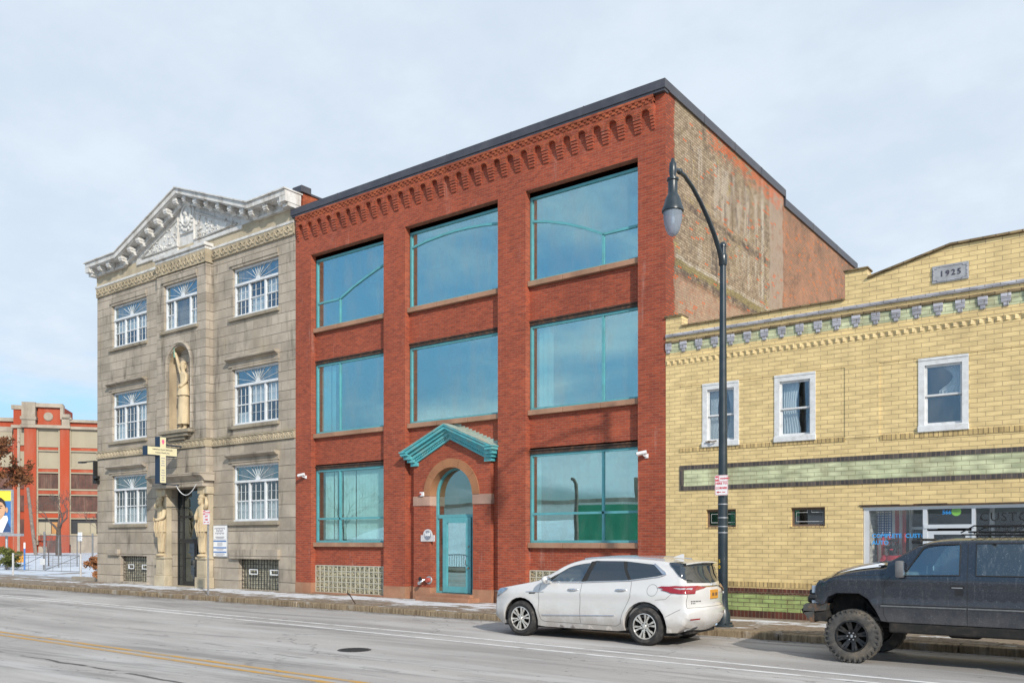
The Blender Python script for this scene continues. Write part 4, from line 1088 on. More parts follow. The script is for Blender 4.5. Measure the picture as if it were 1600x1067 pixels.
# figure in the niche: long tunic, right arm raised with a torch, left hand on the hip fold
nx, nyy, n0 = NX+.08, YB+.16, 6.80
t = thing('niche_statue', (nx,nyy,n0), 'tan stone statue raising one arm to a verdigris torch inside the arched niche', 'statue')
J = [((nx,nyy,n0+1.60),(.17,.15)),((nx,nyy,n0+1.95),(.145,.12)),((nx,nyy-.01,n0+2.28),(.185,.14)),((nx,nyy,n0+2.48),(.13,.10)),((nx-.02,nyy-.01,n0+2.58),(.065,.065)),
     ((nx-.03,nyy-.02,n0+2.70),(.095,.105)),((nx-.035,nyy-.03,n0+2.84),(.105,.115)),((nx-.035,nyy-.01,n0+2.94),(.07,.08)),
     ((nx-.17,nyy-.01,n0+2.44),(.075,.075)),((nx-.30,nyy-.05,n0+2.85),(.066,.066)),((nx-.42,nyy-.08,n0+3.22),(.05,.05)),((nx-.50,nyy-.1,n0+3.42),(.05,.035)),
     ((nx+.19,nyy-.01,n0+2.40),(.075,.075)),((nx+.25,nyy-.06,n0+2.08),(.066,.066)),((nx+.12,nyy-.20,n0+1.86),(.052,.052)),((nx+.03,nyy-.24,n0+1.86),(.05,.035)),
     ((nx-.08,nyy-.02,n0+1.45),(.14,.15)),((nx-.10,nyy-.05,n0+.95),(.125,.13)),((nx-.13,nyy-.03,n0+.45),(.095,.10)),((nx-.14,nyy-.02,n0+.12),(.065,.065)),((nx-.19,nyy-.16,n0+.06),(.06,.045)),
     ((nx+.09,nyy,n0+1.45),(.14,.15)),((nx+.09,nyy,n0+.95),(.125,.14)),((nx+.08,nyy+.01,n0+.45),(.10,.11)),((nx+.08,nyy+.02,n0+.12),(.07,.07)),((nx+.09,nyy-.12,n0+.06),(.06,.045))]
E_ = [(0,1),(1,2),(2,3),(3,4),(4,5),(5,6),(6,7),(3,8),(8,9),(9,10),(10,11),(3,12),(12,13),(13,14),(14,15),(0,16),(16,17),(17,18),(18,19),(19,20),(0,21),(21,22),(22,23),(23,24),(24,25)]
J = [(p,(r[0]*1.22,r[1]*1.15)) for p,r in J]
body = skin_figure('body', J, E_, t, M['stone_statue'])
def hand_mb(c, dirv, up, s=1.0):
    """five bent fingers closing round a grip at c"""
    b = MB(); d = Vector(dirv).normalized(); u = Vector(up).normalized(); w = d.cross(u).normalized(); c = Vector(c)
    for k in range(4):
        o = c+u*(.028-.018*k)*s; L = (.040,.046,.043,.034)[k]*s
        b.tube([o-w*.02*s, o+d*L*.7, o+d*L+w*.035*s, o+d*L*.45+w*.06*s], [.010*s,.010*s,.009*s,.007*s], 6)
    b.tube([c+u*.02*s-w*.02*s, c+u*.045*s+d*.02*s+w*.01*s, c+u*.04*s+d*.045*s+w*.03*s],[.012*s,.011*s,.008*s],6)
    return b
hb = hand_mb((nx-.50,nyy-.11,n0+3.44),(-.3,-.6,.3),(.2,0,1),1.6); hb.build('hand', M['stone_statue'], t, smooth=True)
hb = hand_mb((nx+.02,nyy-.25,n0+1.86),(-.9,-.3,0),(0,0,1),1.6); hb.build('hand', M['stone_statue'], t, smooth=True)
b = MB()   # pleated skirt and sleeve hem of the tunic
def skirt(b, cx_, cy_, z1, z0, r1, r0, n=26, fold=.10, flat=.8):
    rings = []
    for i in range(7):
        f = i/6; z = z1+(z0-z1)*f; rr = r1+(r0-r1)*f
        rings.append([(cx_+rr*(1+fold*f*math.sin(k*5.0*2*PI/n*1.6+.5*i))*math.cos(2*PI*k/n), cy_+rr*flat*(1+fold*f*math.sin(k*5.0*2*PI/n*1.6+.5*i))*math.sin(2*PI*k/n), z) for k in range(n)])
    v = [p for r_ in rings for p in r_]
    f_ = [(i*n+k,i*n+(k+1)%n,(i+1)*n+(k+1)%n,(i+1)*n+k) for i in range(6) for k in range(n)]
    b.add(v,f_)
skirt(b,nx,nyy-.01,n0+2.0,n0+1.50,.21,.32,fold=.06); skirt(b,nx,nyy,n0+1.62,n0+.28,.25,.30,fold=.09)
b.build('tunic', M['stone_statue'], t, smooth=True)
b = MB(); b.ball((nx-.035,nyy,n0+2.90),.125,.13,.11,10); b.ball((nx-.02,nyy+.06,n0+2.76),.10,.07,.14,8); b.build('hair', M['stone_statue'], t, smooth=True)
b = MB(); b.ball((nx-.035,nyy-.15,n0+2.81),.018,.03,.035,6); b.ball((nx-.075,nyy-.125,n0+2.845),.02,.012,.012,6); b.ball((nx+.005,nyy-.125,n0+2.845),.02,.012,.012,6); b.ball((nx-.035,nyy-.13,n0+2.755),.03,.012,.01,6); b.build('face', M['stone_statue'], t, smooth=True)
b = MB(); b.bbox(nx-.62,nx+.30,nyy-.32,nyy+.3,n0,n0+.07,.02); b.build('footing', M['stone_statue'], t)
b = MB(); b.lathe([(.0,-.35),(.03,-.34),(.035,0),(.08,.08),(.085,.12),(.0,.13)],(nx-.50,nyy-.13,n0+3.52),'z',12); b.ball((nx-.50,nyy-.13,n0+3.70),.10,.07,.07,8); b.build('torch', pm('verdigris',(.16,.34,.27),.3,12,.7), t, smooth=True)
# atlas figures flanking the door: robed, one forearm across the chest, the other behind the head
def atlas(x, label, mirror):
    s = mirror; y = YP+.06; z = 1.43
    t = thing('door_statue', (x,y,z), label, 'statue', 'robed statues flanking the church door')
    J = [((x,y,z+1.25),(.19,.16)),((x,y,z+1.60),(.22,.18)),((x,y-.02,z+1.92),(.25,.18)),((x,y,z+2.10),(.15,.13)),((x-.01*s,y-.03,z+2.20),(.085,.085)),((x-.02*s,y-.07,z+2.31),(.11,.125)),((x-.02*s,y-.07,z+2.45),(.12,.135)),((x-.02*s,y-.04,z+2.56),(.08,.09)),
         ((x-.24*s,y,z+2.04),(.10,.10)),((x-.38*s,y-.06,z+2.22),(.085,.085)),((x-.22*s,y+.02,z+2.44),(.065,.065)),((x-.12*s,y+.04,z+2.50),(.06,.04)),
         ((x+.24*s,y,z+2.00),(.11,.11)),((x+.32*s,y-.10,z+1.68),(.09,.09)),((x+.06*s,y-.26,z+1.58),(.07,.07)),((x-.05*s,y-.28,z+1.60),(.06,.045)),
         ((x,y+.02,z+.80),(.17,.16)),((x+.02*s,y+.0,z+.40),(.135,.13)),((x+.03*s,y,z+.12),(.15,.15))]
    E_ = [(0,1),(1,2),(2,3),(3,4),(4,5),(5,6),(6,7),(3,8),(8,9),(9,10),(10,11),(3,12),(12,13),(13,14),(14,15),(0,16),(16,17),(17,18)]
    skin_figure('body', J, E_, t, M['stone_statue'])
    b = MB(); skirt(b,x,y,z+1.62,z+1.06,.26,.30,fold=.10); skirt(b,x+.02*s,y,z+1.20,z+.20,.25,.14,fold=.16)
    for k in range(6):  # draped folds hanging across the hips
        a = -PI*.1-k*PI*.16
        b.tube([(x+.30*math.cos(a),y+.24*math.sin(a),z+1.55),(x+.33*math.cos(a-.1),y+.27*math.sin(a-.1),z+1.25),(x+.25*math.cos(a-.2),y+.2*math.sin(a-.2),z+.85)],[.03,.04,.015],6)
    b.build('robe', M['stone_statue'], t, smooth=True)
    b = MB(); b.ball((x-.02*s,y-.04,z+2.50),.145,.15,.12,10); b.ball((x-.02*s,y-.15,z+2.27),.08,.07,.11,8); b.build('hair', M['stone_statue'], t, smooth=True)
    b = MB(); b.ball((x-.02*s,y-.205,z+2.40),.02,.035,.04,6)
    for q in (-1,1): b.ball((x-.02*s+q*.048,y-.185,z+2.445),.024,.014,.014,6)
    b.ball((x-.02*s,y-.19,z+2.335),.035,.015,.012,6); b.build('face', M['stone_statue'], t, smooth=True)
    hand_mb((x-.06*s,y-.30,z+1.60),(-s,-.2,.1),(0,0,1),1.8).build('hand', M['stone_statue'], t, smooth=True)
    hand_mb((x-.12*s,y+.0,z+2.50),(s*.6,-.6,.3),(0,0,1),1.8).build('hand', M['stone_statue'], t, smooth=True)
    b = MB(); b.ball((x,y,z+.06),.26,.22,.09,10); b.bbox(x-.30,x+.30,y-.04,y+.3,z,z+.05,.01); b.build('footing', M['stone_statue'], t, smooth=True)
atlas(-35.05,'robed tan stone figure on the plinth left of the dark church door',1)
atlas(-31.98,'robed tan stone figure right of the dark church door, behind the ANY TIME sign',-1)
# ------------------------------------------------------------------ cross sign, a blade sign seen side on
t = thing('cross_sign', (-33.36,20.5,4.5), 'cross-shaped church sign with cream face and dark blue edge hung over the stone doorway', 'sign')
CX0, CX1 = -33.53, -33.20
arm = [(20.03,4.52),(20.28,4.52),(20.28,5.65),(20.78,5.65),(20.78,5.97),(20.28,5.97),(20.28,6.39),(20.03,6.39),(20.03,5.97),(19.48,5.97),(19.48,5.65),(20.03,5.65)]
b = MB()
b.prism_x([(20.00,4.48),(20.31,4.48),(20.31,6.42),(20.00,6.42)],CX0,CX1); b.prism_x([(19.45,5.62),(20.0,5.62),(20.0,6.0),(19.45,6.0)],CX0,CX1); b.prism_x([(20.31,5.62),(20.81,5.62),(20.81,6.0),(20.31,6.0)],CX0,CX1)
b.tube([(-33.36,20.31,6.1),(-33.36,21.2,6.1)],.03,8); b.tube([(-33.36,20.2,4.47),(-33.36,21.1,4.46)],.022,8)
b.build('case', M['navy'], t)
b = MB()
for xx in (CX1,):
    b.box(xx,xx+.012,20.025,20.285,4.51,6.395); b.box(xx,xx+.012,19.475,20.024,5.645,5.975); b.box(xx,xx+.012,20.286,20.785,5.645,5.975)
b.box(CX0-.012,CX0,20.025,20.285,4.51,6.395)
b.build('face', M['cream_face'], t)
def sidetext(body, size, y, z, name='lettering', mat=None, x=CX1+.014):
    m_ = text_mb(body,size,.002,bold=.002); m_.v = [(x-p[1], y+p[0], z+p[2]) for p in m_.v]; return m_
L = joined(sidetext('Deliverance North Tabernacle',.072,20.13,5.855), sidetext('County Church, Inc.',.078,20.13,5.725))
L.build('lettering', M['ink'], t)
b = MB()
for z,w in ((5.53,.17),(5.42,.15),(5.33,.13),(5.23,.18),(5.03,.13),(4.93,.16),(4.82,.18),(4.72,.12),(4.62,.14)):   # lines too small to read
    for q in range(5): b.box(CX1+.012,CX1+.016,20.155-w/2+w*q/5,20.155-w/2+w*(q+.75)/5,z-.022,z+.022)
b.build('print_lines', M['grey_ink'], t)
b = MB(); P = [(20.155+.055*math.sin(a)*(1-.35*math.cos(a)) , 6.20+.10*-math.cos(a)) for a in [2*PI*k/16 for k in range(16)]]
b.prism_x(P,CX1+.012,CX1+.018); b.build('flame_emblem', M['pink'], t)
t = thing('hanging_cable', (-33.1,21.0,4.4), 'thin pale cable sagging across the top of the church doorway', 'cable')
b = MB(); b.tube([(-33.5+1.45*k/10, 20.95, 4.44-.42*math.sin(PI*k/10)**.9+.0*k) for k in range(11)],.018,6); b.build('cable', M['cam_white'], t, smooth=True)
t = thing('notice_board', (-31.1,21.5,1.48), 'white church notice board with three blue stripes on the stone wall right of the door', 'notice board')
b = MB(); b.bbox(-31.60,-30.62,21.44,21.5,1.44,2.76,.01); b.build('frame', M['galv'], t)
b = MB(); b.box(-31.56,-30.66,21.433,21.44,1.48,2.73); b.build('face', M['sign_white'], t)
b = MB()
for z in (2.10,1.83,1.65): b.box(-31.55,-30.67,21.428,21.432,z-.025,z+.025)
b.build('blue_stripe', M['sign_blue'], t)
rg = random.Random(3)
b = MB()
for z,w in ((2.62,.72),(2.52,.5),(2.42,.62)):
    n_ = int(w/.055)
    for q in range(n_): 
        xx = -31.11-w/2+w*q/n_; b.box(xx,xx+.034,21.428,21.432,z-.03+.02*math.sin(q*1.9),z+.035)
b.build('heading', M['grey_ink'], t)
b = MB()
for z,w in ((2.28,.6),(2.25,.6),(2.22,.5),(2.16,.8),(2.03,.35),(1.99,.35),(1.95,.38),(1.91,.3),(1.775,.5),(1.735,.4),(1.59,.6),(1.55,.7),(1.51,.5)):
    b.box(-31.11-w/2,-31.11+w/2,21.428,21.432,z-.008,z+.008)
b.build('print_lines', M['grey_ink'], t)
# wall lantern arm on the left corner of the stone building
t = thing('wall_floodlight', (-41.0,21.3,4.85), 'black floodlight arm fixed to the left corner of the stone building', 'wall light')
b = MB(); b.bbox(-41.05,-40.82,21.28,21.5,4.84,5.0,.01); b.bbox(-41.05,-40.82,21.28,21.5,5.08,5.22,.01); b.bbox(-41.10,-41.02,21.30,21.5,4.85,5.95,.01); b.build('bracket', M['black'], t)
b = MB(); b.tube([(-41.06,21.38,5.93),(-41.7,21.3,5.93),(-42.2,21.25,5.92)],.03,8); b.bbox(-42.25,-41.85,21.15,21.40,5.88,5.95,.015); b.build('lamp_arm', M['black'], t)
# ------------------------------------------------------------------ yellow glazed brick building
YBD = thing('yellow_building', (-5.5,21.5,.13), 'low yellow glazed-brick building dated 1925 with green bands and a glass shopfront', 'building')
YX0, YX1 = -10.88, 5.2
GX = -3.05   # axis of the gable
wins = [(-9.80,-8.79),(-7.855,-6.83),(-4.50,-3.468)]
slots = [(-9.70,-8.878),(-7.44,-6.606)]
gable = [(YX0,.9),(YX1,.9),(YX1,7.87),(-.48,7.87),(-.48,8.54),(-.93,8.54),(-.93,8.29),(GX+.75,8.71),(GX-.78,8.71),(-5.62,8.29),(-5.62,8.54),(-6.13,8.54),(-6.13,7.87),(-10.40,7.87),(-10.40,8.17),(YX0,8.17)]
b = MB()
shop = rect(-5.73,.6,.60,2.90)
b.wall(gable, [rect(x0,x1,4.585,6.25) for x0,x1 in wins]+[rect(x0,x1,2.465,2.93) for x0,x1 in slots]+[shop], 21.5, .18)
n = len(gable)
v = [(x,21.5,z) for x,z in gable]+[(x,21.85,z) for x,z in gable]
b.add(v, [(i,(i+1)%n,(i+1)%n+n,i+n) for i in range(1,n-1)])
b.box(YX0+.02,YX1,21.84,22.0,7.0,7.86)
b.box(YX0+.01,YX1-.01,22.0,38,6.9,7.1); b.box(YX1-.25,YX1-.005,21.86,38,.1,7.6)
b.bbox(-10.46,-6.13,21.485,21.51,6.255,6.275,.003); b.bbox(-5.34,YX1,21.485,21.51,6.275,6.295,.003)
b.box(-6.13,-5.34,21.482,21.51,4.56,6.262)
b.build('wall', M['yellow'], YBD)
# base courses: dark, green, brown
b = MB(); b.box(YX0,-5.73,21.49,21.6,.02,.32); b.box(.6,YX1,21.49,21.6,.02,.32); b.box(YX0,-5.73,21.493,21.6,.76,.90); b.box(-5.73,.6,21.49,21.6,.02,.12)
b.build('plinth_course', M['brown_soldier'], YBD)
b = MB(); b.box(YX0,-5.73,21.502,21.6,.32,.76); b.box(.6,YX1,21.502,21.6,.32,.76); b.box(-5.73,.6,21.502,21.6,.12,.60); b.build('green_base', M['green_base'], YBD)
b = MB(); b.box(-10.86,-5.95,21.487,21.51,.935,1.06); b.box(-10.47,-6.13,21.482,21.51,4.49,4.59); b.box(-5.34,YX1,21.482,21.51,4.46,4.58); b.build('soldier_course', M['yellow_soldier'], YBD)
b = MB(); b.box(-10.34,YX1-.2,21.488,21.51,3.56,4.02); b.build('green_panel', M['green_brick'], YBD)
b = MB()
b.box(-10.46,YX1-.1,21.478,21.51,4.015,4.125); b.box(-10.46,YX1-.1,21.478,21.51,3.455,3.562); b.box(-10.46,-10.34,21.479,21.51,3.562,4.015)
b.build('dark_border', M['dark_soldier'], YBD)
# cornice: grey band, brackets on green ground, brown course, dogtooth
b = MB(); b.bbox(YX0+.005,YX1,21.445,21.52,7.625,7.71,.012); b.build('grey_band', M['grey_brick'], YBD)
b = MB(); b.bbox(YX0+.005,YX1,21.45,21.52,7.465,7.53,.01)
b.bbox(-10.40,-6.14,21.44,21.88,7.87,7.915,.008); b.bbox(-10.90,-10.38,21.44,21.88,8.17,8.215,.008); b.bbox(-6.16,-5.59,21.44,21.88,8.54,8.58,.008); b.bbox(-.96,-.45,21.44,21.88,8.54,8.58,.008); b.bbox(-.45,YX1,21.44,21.88,7.87,7.915,.008)
P = [(-5.60,8.30),(GX-.78,8.72),(GX+.75,8.72),(-.95,8.30)]
for p,q in zip(P,P[1:]): b.prism_y([p,q,(q[0],q[1]+.045),(p[0],p[1]+.045)],21.43,21.88)
b.build('coping_course', M['brown_coping'], YBD)
b = MB(); b.box(YX0+.003,YX1,21.494,21.51,7.20,7.465); b.build('green_frieze', M['green_brick'], YBD)
x = -10.797
while x < YX1-.2:
    b = MB(); b.bbox(max(x-.10,YX0+.004),x+.10,21.455,21.5,7.345,7.465,.006); b.bbox(max(x-.095,YX0+.004),x+.095,21.462,21.5,7.27,7.343,.006); b.bbox(x-.05,x+.05,21.470,21.5,7.185,7.268,.006); x += .4475
    b.build('corbel_block', M['grey_brick'], YBD)
b = MB(); x = YX0+.06
while x < YX1:
    b.add([(x-.075,21.5,6.89),(x+.0,21.46,6.89),(x+.075,21.5,6.89),(x-.075,21.5,6.975),(x,21.46,6.975),(x+.075,21.5,6.975)],[(0,1,4,3),(1,2,5,4),(2,1,0),(3,4,5)]); x += .172
b.box(YX0+.003,YX1,21.475,21.51,6.98,7.06); b.build('dogtooth_course', M['yellow'], YBD)
# date stone
b = MB(); b.bbox(-4.21,-3.465,21.47,21.52,7.915,8.305,.008); ds = b.build('date_stone', pm('date_stone_concrete',(.34,.35,.37),.2,8,.8,dirt=(.15,.15,.16),dirt_amt=.5,dscale=4), YBD)
o = [(-3.50+.0,7.98),(-3.50,8.24),(-3.58,8.24),(-3.58,8.27),(-4.10,8.27),(-4.10,8.24),(-4.18,8.24),(-4.18,7.98),(-4.10,7.98),(-4.10,7.95),(-3.58,7.95),(-3.58,7.98)]
b = MB(); b.tube([(x,21.468,z) for x,z in o],.012,5,closed=True); b.build('stone_border', M['grey_brick'], ds)
moved(text_mb('1925',.175,.006,bold=.002,space=1.35),-3.83,21.466,8.05).build('date_figures', M['ink'], ds)
# sash windows with white box frames
def sash(x0,x1,label,curt):
    z0,z1 = 4.585,6.25; y = 21.5
    b = MB(); b.wall(rect(x0,x1,z0,z1),[rect(x0+.13,x1-.13,z0+.15,z1-.16)],y-.022,.11)
    for s in (x0,x1-.001): b.add([(s,y-.022,z0),(s,y+.1,z0),(s,y+.1,z1),(s,y-.022,z1)],[(0,1,2,3)])
    b.bbox(x0-.01,x1+.01,y-.06,y+.05,z0-.01,z0+.13,.01); b.box(x0,x1,y-.035,y,z1-.05,z1+.004)
    w = b.build('window', M['old_white'], YBD); tag(w,label)
    zm = 5.385; b = MB(); a0,a1,c0,c1 = x0+.13,x1-.13,z0+.15,z1-.16
    b.wall(rect(a0,a1,zm,c1),[rect(a0+.045,a1-.045,zm+.04,c1-.05)],y+.035,.04); b.wall(rect(a0,a1,c0,zm+.03),[rect(a0+.045,a1-.045,c0+.05,zm-.012)],y+.075,.04)
    b.build('sash', M['old_white'], w)
    b = MB(); b.box(a0+.03,a1-.03,y+.055,y+.06,zm+.02,c1-.03); b.box(a0+.03,a1-.03,y+.095,y+.10,c0+.03,zm); b.build('pane', M['clear_glass'], w)
    b = MB()
    for (f0,f1,zb_,tie) in curt:      # pleated curtains, gathered where tied
        n = 26; xs0 = a0+(a1-a0)*f0; xs1 = a0+(a1-a0)*f1; rows_ = 9; v = []
        for r in range(rows_+1):
            t = r/rows_; z = c1-(c1-zb_)*t
            g = 1-tie*math.sin(PI*min(1,t*1.15))
            for k in range(n+1):
                u_ = k/n; xx = xs0+(xs1-xs0)*u_*g if f0 < .3 else xs1-(xs1-xs0)*(1-u_)*g
                v.append((xx, y+.20+.018*math.sin(u_*42), z))
        b.add(v,[(r*(n+1)+k,(r+1)*(n+1)+k,(r+1)*(n+1)+k+1,r*(n+1)+k+1) for r in range(rows_) for k in range(n)])
    if curt: b.build('curtain', M['curtain'], w, smooth=True)
    b = MB(); b.box(x0-.05,x1+.05,y+.9,y+.92,z0-.1,z1+.1)
    for xx in (x0-.05,x1+.05): b.add([(xx,y+.185,z0-.1),(xx,y+.9,z0-.1),(xx,y+.9,z1+.1),(xx,y+.185,z1+.1)],[(0,1,2,3)])
    b.build('room', M['dark_room'], w)
    return w
sash(*wins[0],'left upstairs sash window, partly behind the lamp post',[(0,.42,4.75,.3),(.62,1,4.75,.35)])
sash(*wins[1],'middle upstairs sash window with parted white curtains',[(0,.62,4.75,.22),(.82,1,4.75,.45)])
sash(*wins[2],'right upstairs sash window under the date stone',[(.35,1,5.45,.55)])
# a storm bracket left on the first window sill
b = MB(); b.tube([(-9.62,21.42,4.73),(-9.45,21.36,4.70),(-9.36,21.38,4.72)],.02,6); b.bbox(-9.68,-9.56,21.40,21.46,4.69,4.73,.006); b.build('sill_bracket', M['wood_pole'], YBD)
for k,(x0,x1) in enumerate(slots):
    z0,z1 = 2.465,2.93; y = 21.60
    b = MB(); b.wall(rect(x0,x1,z0,z1),[rect(x0+.05,x1-.05,z0+.05,z1-.06)],y,.05); b.box(x0,x1,y-.02,y,z1-.035,z1); w = b.build('slot_window', M['slot_frame'], YBD)
    b = MB(); b.bbox(x0-.02,x1+.02,21.485,21.62,z0-.035,z0-.002,.006); b.build('sill', M['yellow_soldier'], w)
    tag(w, ('small low window behind the lamp post','small low window between the lamp post and the shopfront')[k])
    b = MB(); b.box(x0+.02,x1-.02,y+.02,y+.03,z0+.02,z1-.02); b.build('pane', M['brown_glass'], w)
    b = MB(); c0,c1,e0,e1 = x0+.10,x1-.08,z0+.12,z1-.12; m_ = (c0+c1)/2
    b.tube([(m_-.05,y+.01,e1+.05),(m_-.05,y+.01,e1),(c0,y+.01,e1),(c0,y+.01,e0),(c1,y+.01,e0),(c1,y+.01,e1),(m_+.05,y+.01,e1),(m_+.05,y+.01,e1+.05)],.006,5); b.build('burglar_wire', M['cam_white'], w)
    b = MB(); b.box(x0-.02,x1+.02,y+.5,y+.52,z0-.05,z1+.05); b.build('room', M['dark_room'], w)
# shopfront
y = 21.56
b = MB()
b.wall(rect(-5.72,.59,.60,2.885),[rect(-5.60,-4.42,.68,2.82),rect(-4.33,-3.42,2.47,2.83),rect(-4.33,-3.42,.62,2.395),rect(-3.345,-1.6,.68,2.83),rect(-1.52,.50,.68,2.83)],y,.12)
b.box(-5.73,.60,y-.03,y,2.86,2.90); b.box(-4.40,-3.36,y-.02,y,2.39,2.475)
sf = b.build('shopfront', M['alu'], YBD)
b = MB(); b.box(-5.75,.65,21.475,21.53,2.905,2.935); b.box(-5.8,-4.9,21.47,21.53,2.936,2.955); b.box(-4.6,-3.9,21.47,21.53,2.936,2.955); b.build('rotten_fascia', M['rust'], sf)
b = MB(); b.box(-5.62,-4.40,y+.05,y+.06,.66,2.84); b.box(-3.36,-1.58,y+.05,y+.06,.66,2.84); b.box(-1.54,.52,y+.05,y+.06,.66,2.84); b.box(-4.35,-3.40,y+.05,y+.06,2.45,2.85); b.build('shop_pane', M['shop_glass'], sf)
b = MB(); b.wall(rect(-4.33,-3.42,.20,2.33),[rect(-4.20,-3.55,.5,2.25)],y+.03,.06); d = b.build('shop_door', M['alu'], YBD)
b = MB(); b.box(-4.22,-3.53,y+.05,y+.06,.48,2.27); b.build('door_glass', M['shop_glass'], d)
b = MB(); b.tube([(-3.50,y+.02,1.35),(-3.50,y-.03,1.33),(-3.50,y-.03,1.05),(-3.50,y+.02,1.03)],.014,6); b.build('handle', M['chrome'], d)
M['shop_blue'] = pm('shop_letter_blue',(.05,.32,.72),.05,6,.5)
# the shop's lettering on the glass
moved(joined(text_mb('COMPLETE  CUSTOM',.135,.002,'LEFT',.003)),-5.545,y+.045,2.18).build('glass_lettering', M['shop_blue'], sf)
moved(joined(text_mb('AUTO',.135,.002,'LEFT',.003)),-5.545,y+.045,2.02).build('glass_lettering', M['shop_blue'], sf)
moved(joined(text_mb('566',.125,.002,'CENTER',.004)),-3.93,y+.045,2.71).build('glass_lettering', pm('number_blue',(.03,.25,.62),.05,6,.5), sf)
moved(joined(text_mb('CUSTOM',.27,.002,'LEFT',.002,1.15)),-3.28,y+.045,2.54).build('glass_lettering', M['black'], sf)
b = MB(); b.prism_y(arc(-3.74,2.765,.10,0,2*PI,20)[:-1],y+.064,y+.07); b.build('green_sticker', pm('lime_sticker',(.25,.62,.05),.1,6,.5), sf)
# shop interior: white painted brick side, wooden back, counter, posts
b = MB()
b.box(-5.9,.8,24.6,24.7,.4,3.1); b.box(-5.9,.8,21.75,24.6,3.0,3.1); b.build('shop_back', M['dark_room'], sf)
b = MB(); b.box(-5.85,-5.62,21.75,24.6,.5,3.0); b.build('shop_side', brickmat('white_painted_brick',(.62,.62,.58),(.56,.56,.53),(.45,.45,.42),.32,.10,.01), sf)
b = MB(); b.box(-5.9,.8,21.7,24.6,.40,.60); b.build('shop_floor', M['wood_pole'], sf)
b = MB(); b.box(-4.92,-4.86,22.5,22.6,.6,3.0); b.box(-4.86,-4.3,22.5,22.58,2.38,2.44); b.box(-4.7,-4.62,22.9,23.0,.6,3); b.box(-3.3,-3.2,23.2,23.3,.6,3.0); b.box(-2.5,-2.1,23.0,23.06,1.5,3.0); b.build('partition_frame', M['alu'], sf)
b = MB(); b.tube([(-2.95,22.4,2.18),(-2.3,22.3,2.62)],.022,6); b.tube([(-2.75,22.3,2.18),(-2.2,22.2,2.56)],.018,6); b.build('stair_rail', M['galv'], sf)
# flag hung as a curtain behind the glass
def flag_mat():
    m, nt, out = newmat('stars_and_stripes_cloth'); s = NT(nt); p = s.pos(); x, y_, z = s.xyz(p)
    # stripes run down the cloth because it hangs by its hoist edge
    st = s.math('FRACT', s.math('DIVIDE', s.math('SUBTRACT', x, -5.52), .158)); red = s.math('GREATER_THAN', st, .5)
    c = s.mix(red, (.62,.60,.58), (.42,.035,.04))
    inb = s.math('MULTIPLY', s.math('LESS_THAN', x, -5.20), s.math('GREATER_THAN', z, 2.24))
    gx = s.math('SUBTRACT', s.math('FRACT', s.math('DIVIDE', x, .056)), .5)
    rz_ = s.math('DIVIDE', z, .06)
    gz = s.math('SUBTRACT', s.math('FRACT', rz_), .5)
    dd = s.math('ADD', s.math('MULTIPLY', gx, gx), s.math('MULTIPLY', gz, gz))
    star = s.math('LESS_THAN', dd, .075)
    blue = s.mix(star, (.02,.065,.20), (.62,.64,.68))
    c = s.mix(inb, c, blue)
    c = s.mix(s.math('MULTIPLY', s.ramp(z, 2.2, 1.6, 0, 1), .35), c, (.45,.17,.05))
    s.bsdf(out, c, .85); return m
b = MB(); n = 60; v = []
for r in range(13):
    z = 2.84-1.75*r/12
    for k in range(n+1):
        u_ = k/n; v.append((-5.53+.64*u_, 22.05+.035*math.sin(u_*26+.3*math.sin(r*.5))+.02*math.sin(u_*9+r*.3), z))
b.add(v,[(r*(n+1)+k,(r+1)*(n+1)+k,(r+1)*(n+1)+k+1,r*(n+1)+k+1) for r in range(12) for k in range(n)])
tag(b.build('flag', flag_mat(), loc=(-5.2,22.05,1.09), smooth=True), 'stars and stripes flag hung like a curtain behind the shop glass', 'flag')
# costumed dummy in the window
t = thing('shop_mannequin', (-5.13,21.85,.6), 'window dummy in a red jacket with a dark shaggy mask in front of the flag', 'mannequin')
mx, my, mz = -5.14, 21.86, .6
J = [((mx,my,mz+.62),(.16,.11)),((mx,my,mz+.88),(.17,.12)),((mx,my,mz+1.10),(.17,.11)),((mx,my,mz+1.20),(.07,.07)),((mx,my-.02,mz+1.33),(.10,.11)),((mx,my-.02,mz+1.45),(.09,.10)),
     ((mx-.19,my,mz+1.10),(.065,.065)),((mx-.24,my-.03,mz+.85),(.055,.055)),((mx-.18,my-.12,mz+.64),(.045,.045)),((mx+.19,my,mz+1.10),(.065,.065)),((mx+.24,my-.03,mz+.85),(.055,.055)),((mx+.18,my-.12,mz+.64),(.045,.045)),
     ((mx-.09,my,mz+.35),(.08,.08)),((mx-.09,my,mz+.02),(.06,.06)),((mx+.09,my,mz+.35),(.08,.08)),((mx+.09,my,mz+.02),(.06,.06))]
E_ = [(0,1),(1,2),(2,3),(3,4),(4,5),(2,6),(6,7),(7,8),(2,9),(9,10),(10,11),(0,12),(12,13),(0,14),(14,15)]
skin_figure('body', J, E_, t, pm('dark_cloth',(.03,.03,.035),.3,20,.9))
b = MB(); skirt(b,mx,my,mz+1.16,mz+.5,.15,.235,fold=.05,flat=.72); b.ball((mx-.18,my,mz+1.06),.09,.09,.12,8); b.ball((mx+.18,my,mz+1.06),.09,.09,.12,8); b.tube([(mx-.19,my,mz+1.08),(mx-.24,my-.04,mz+.85),(mx-.18,my-.13,mz+.64)],[.085,.075,.065],8); b.build('jacket', pm('crimson_cloth',(.38,.02,.035),.2,12,.8), t, smooth=True)
b = MB(); rg = random.Random(5)
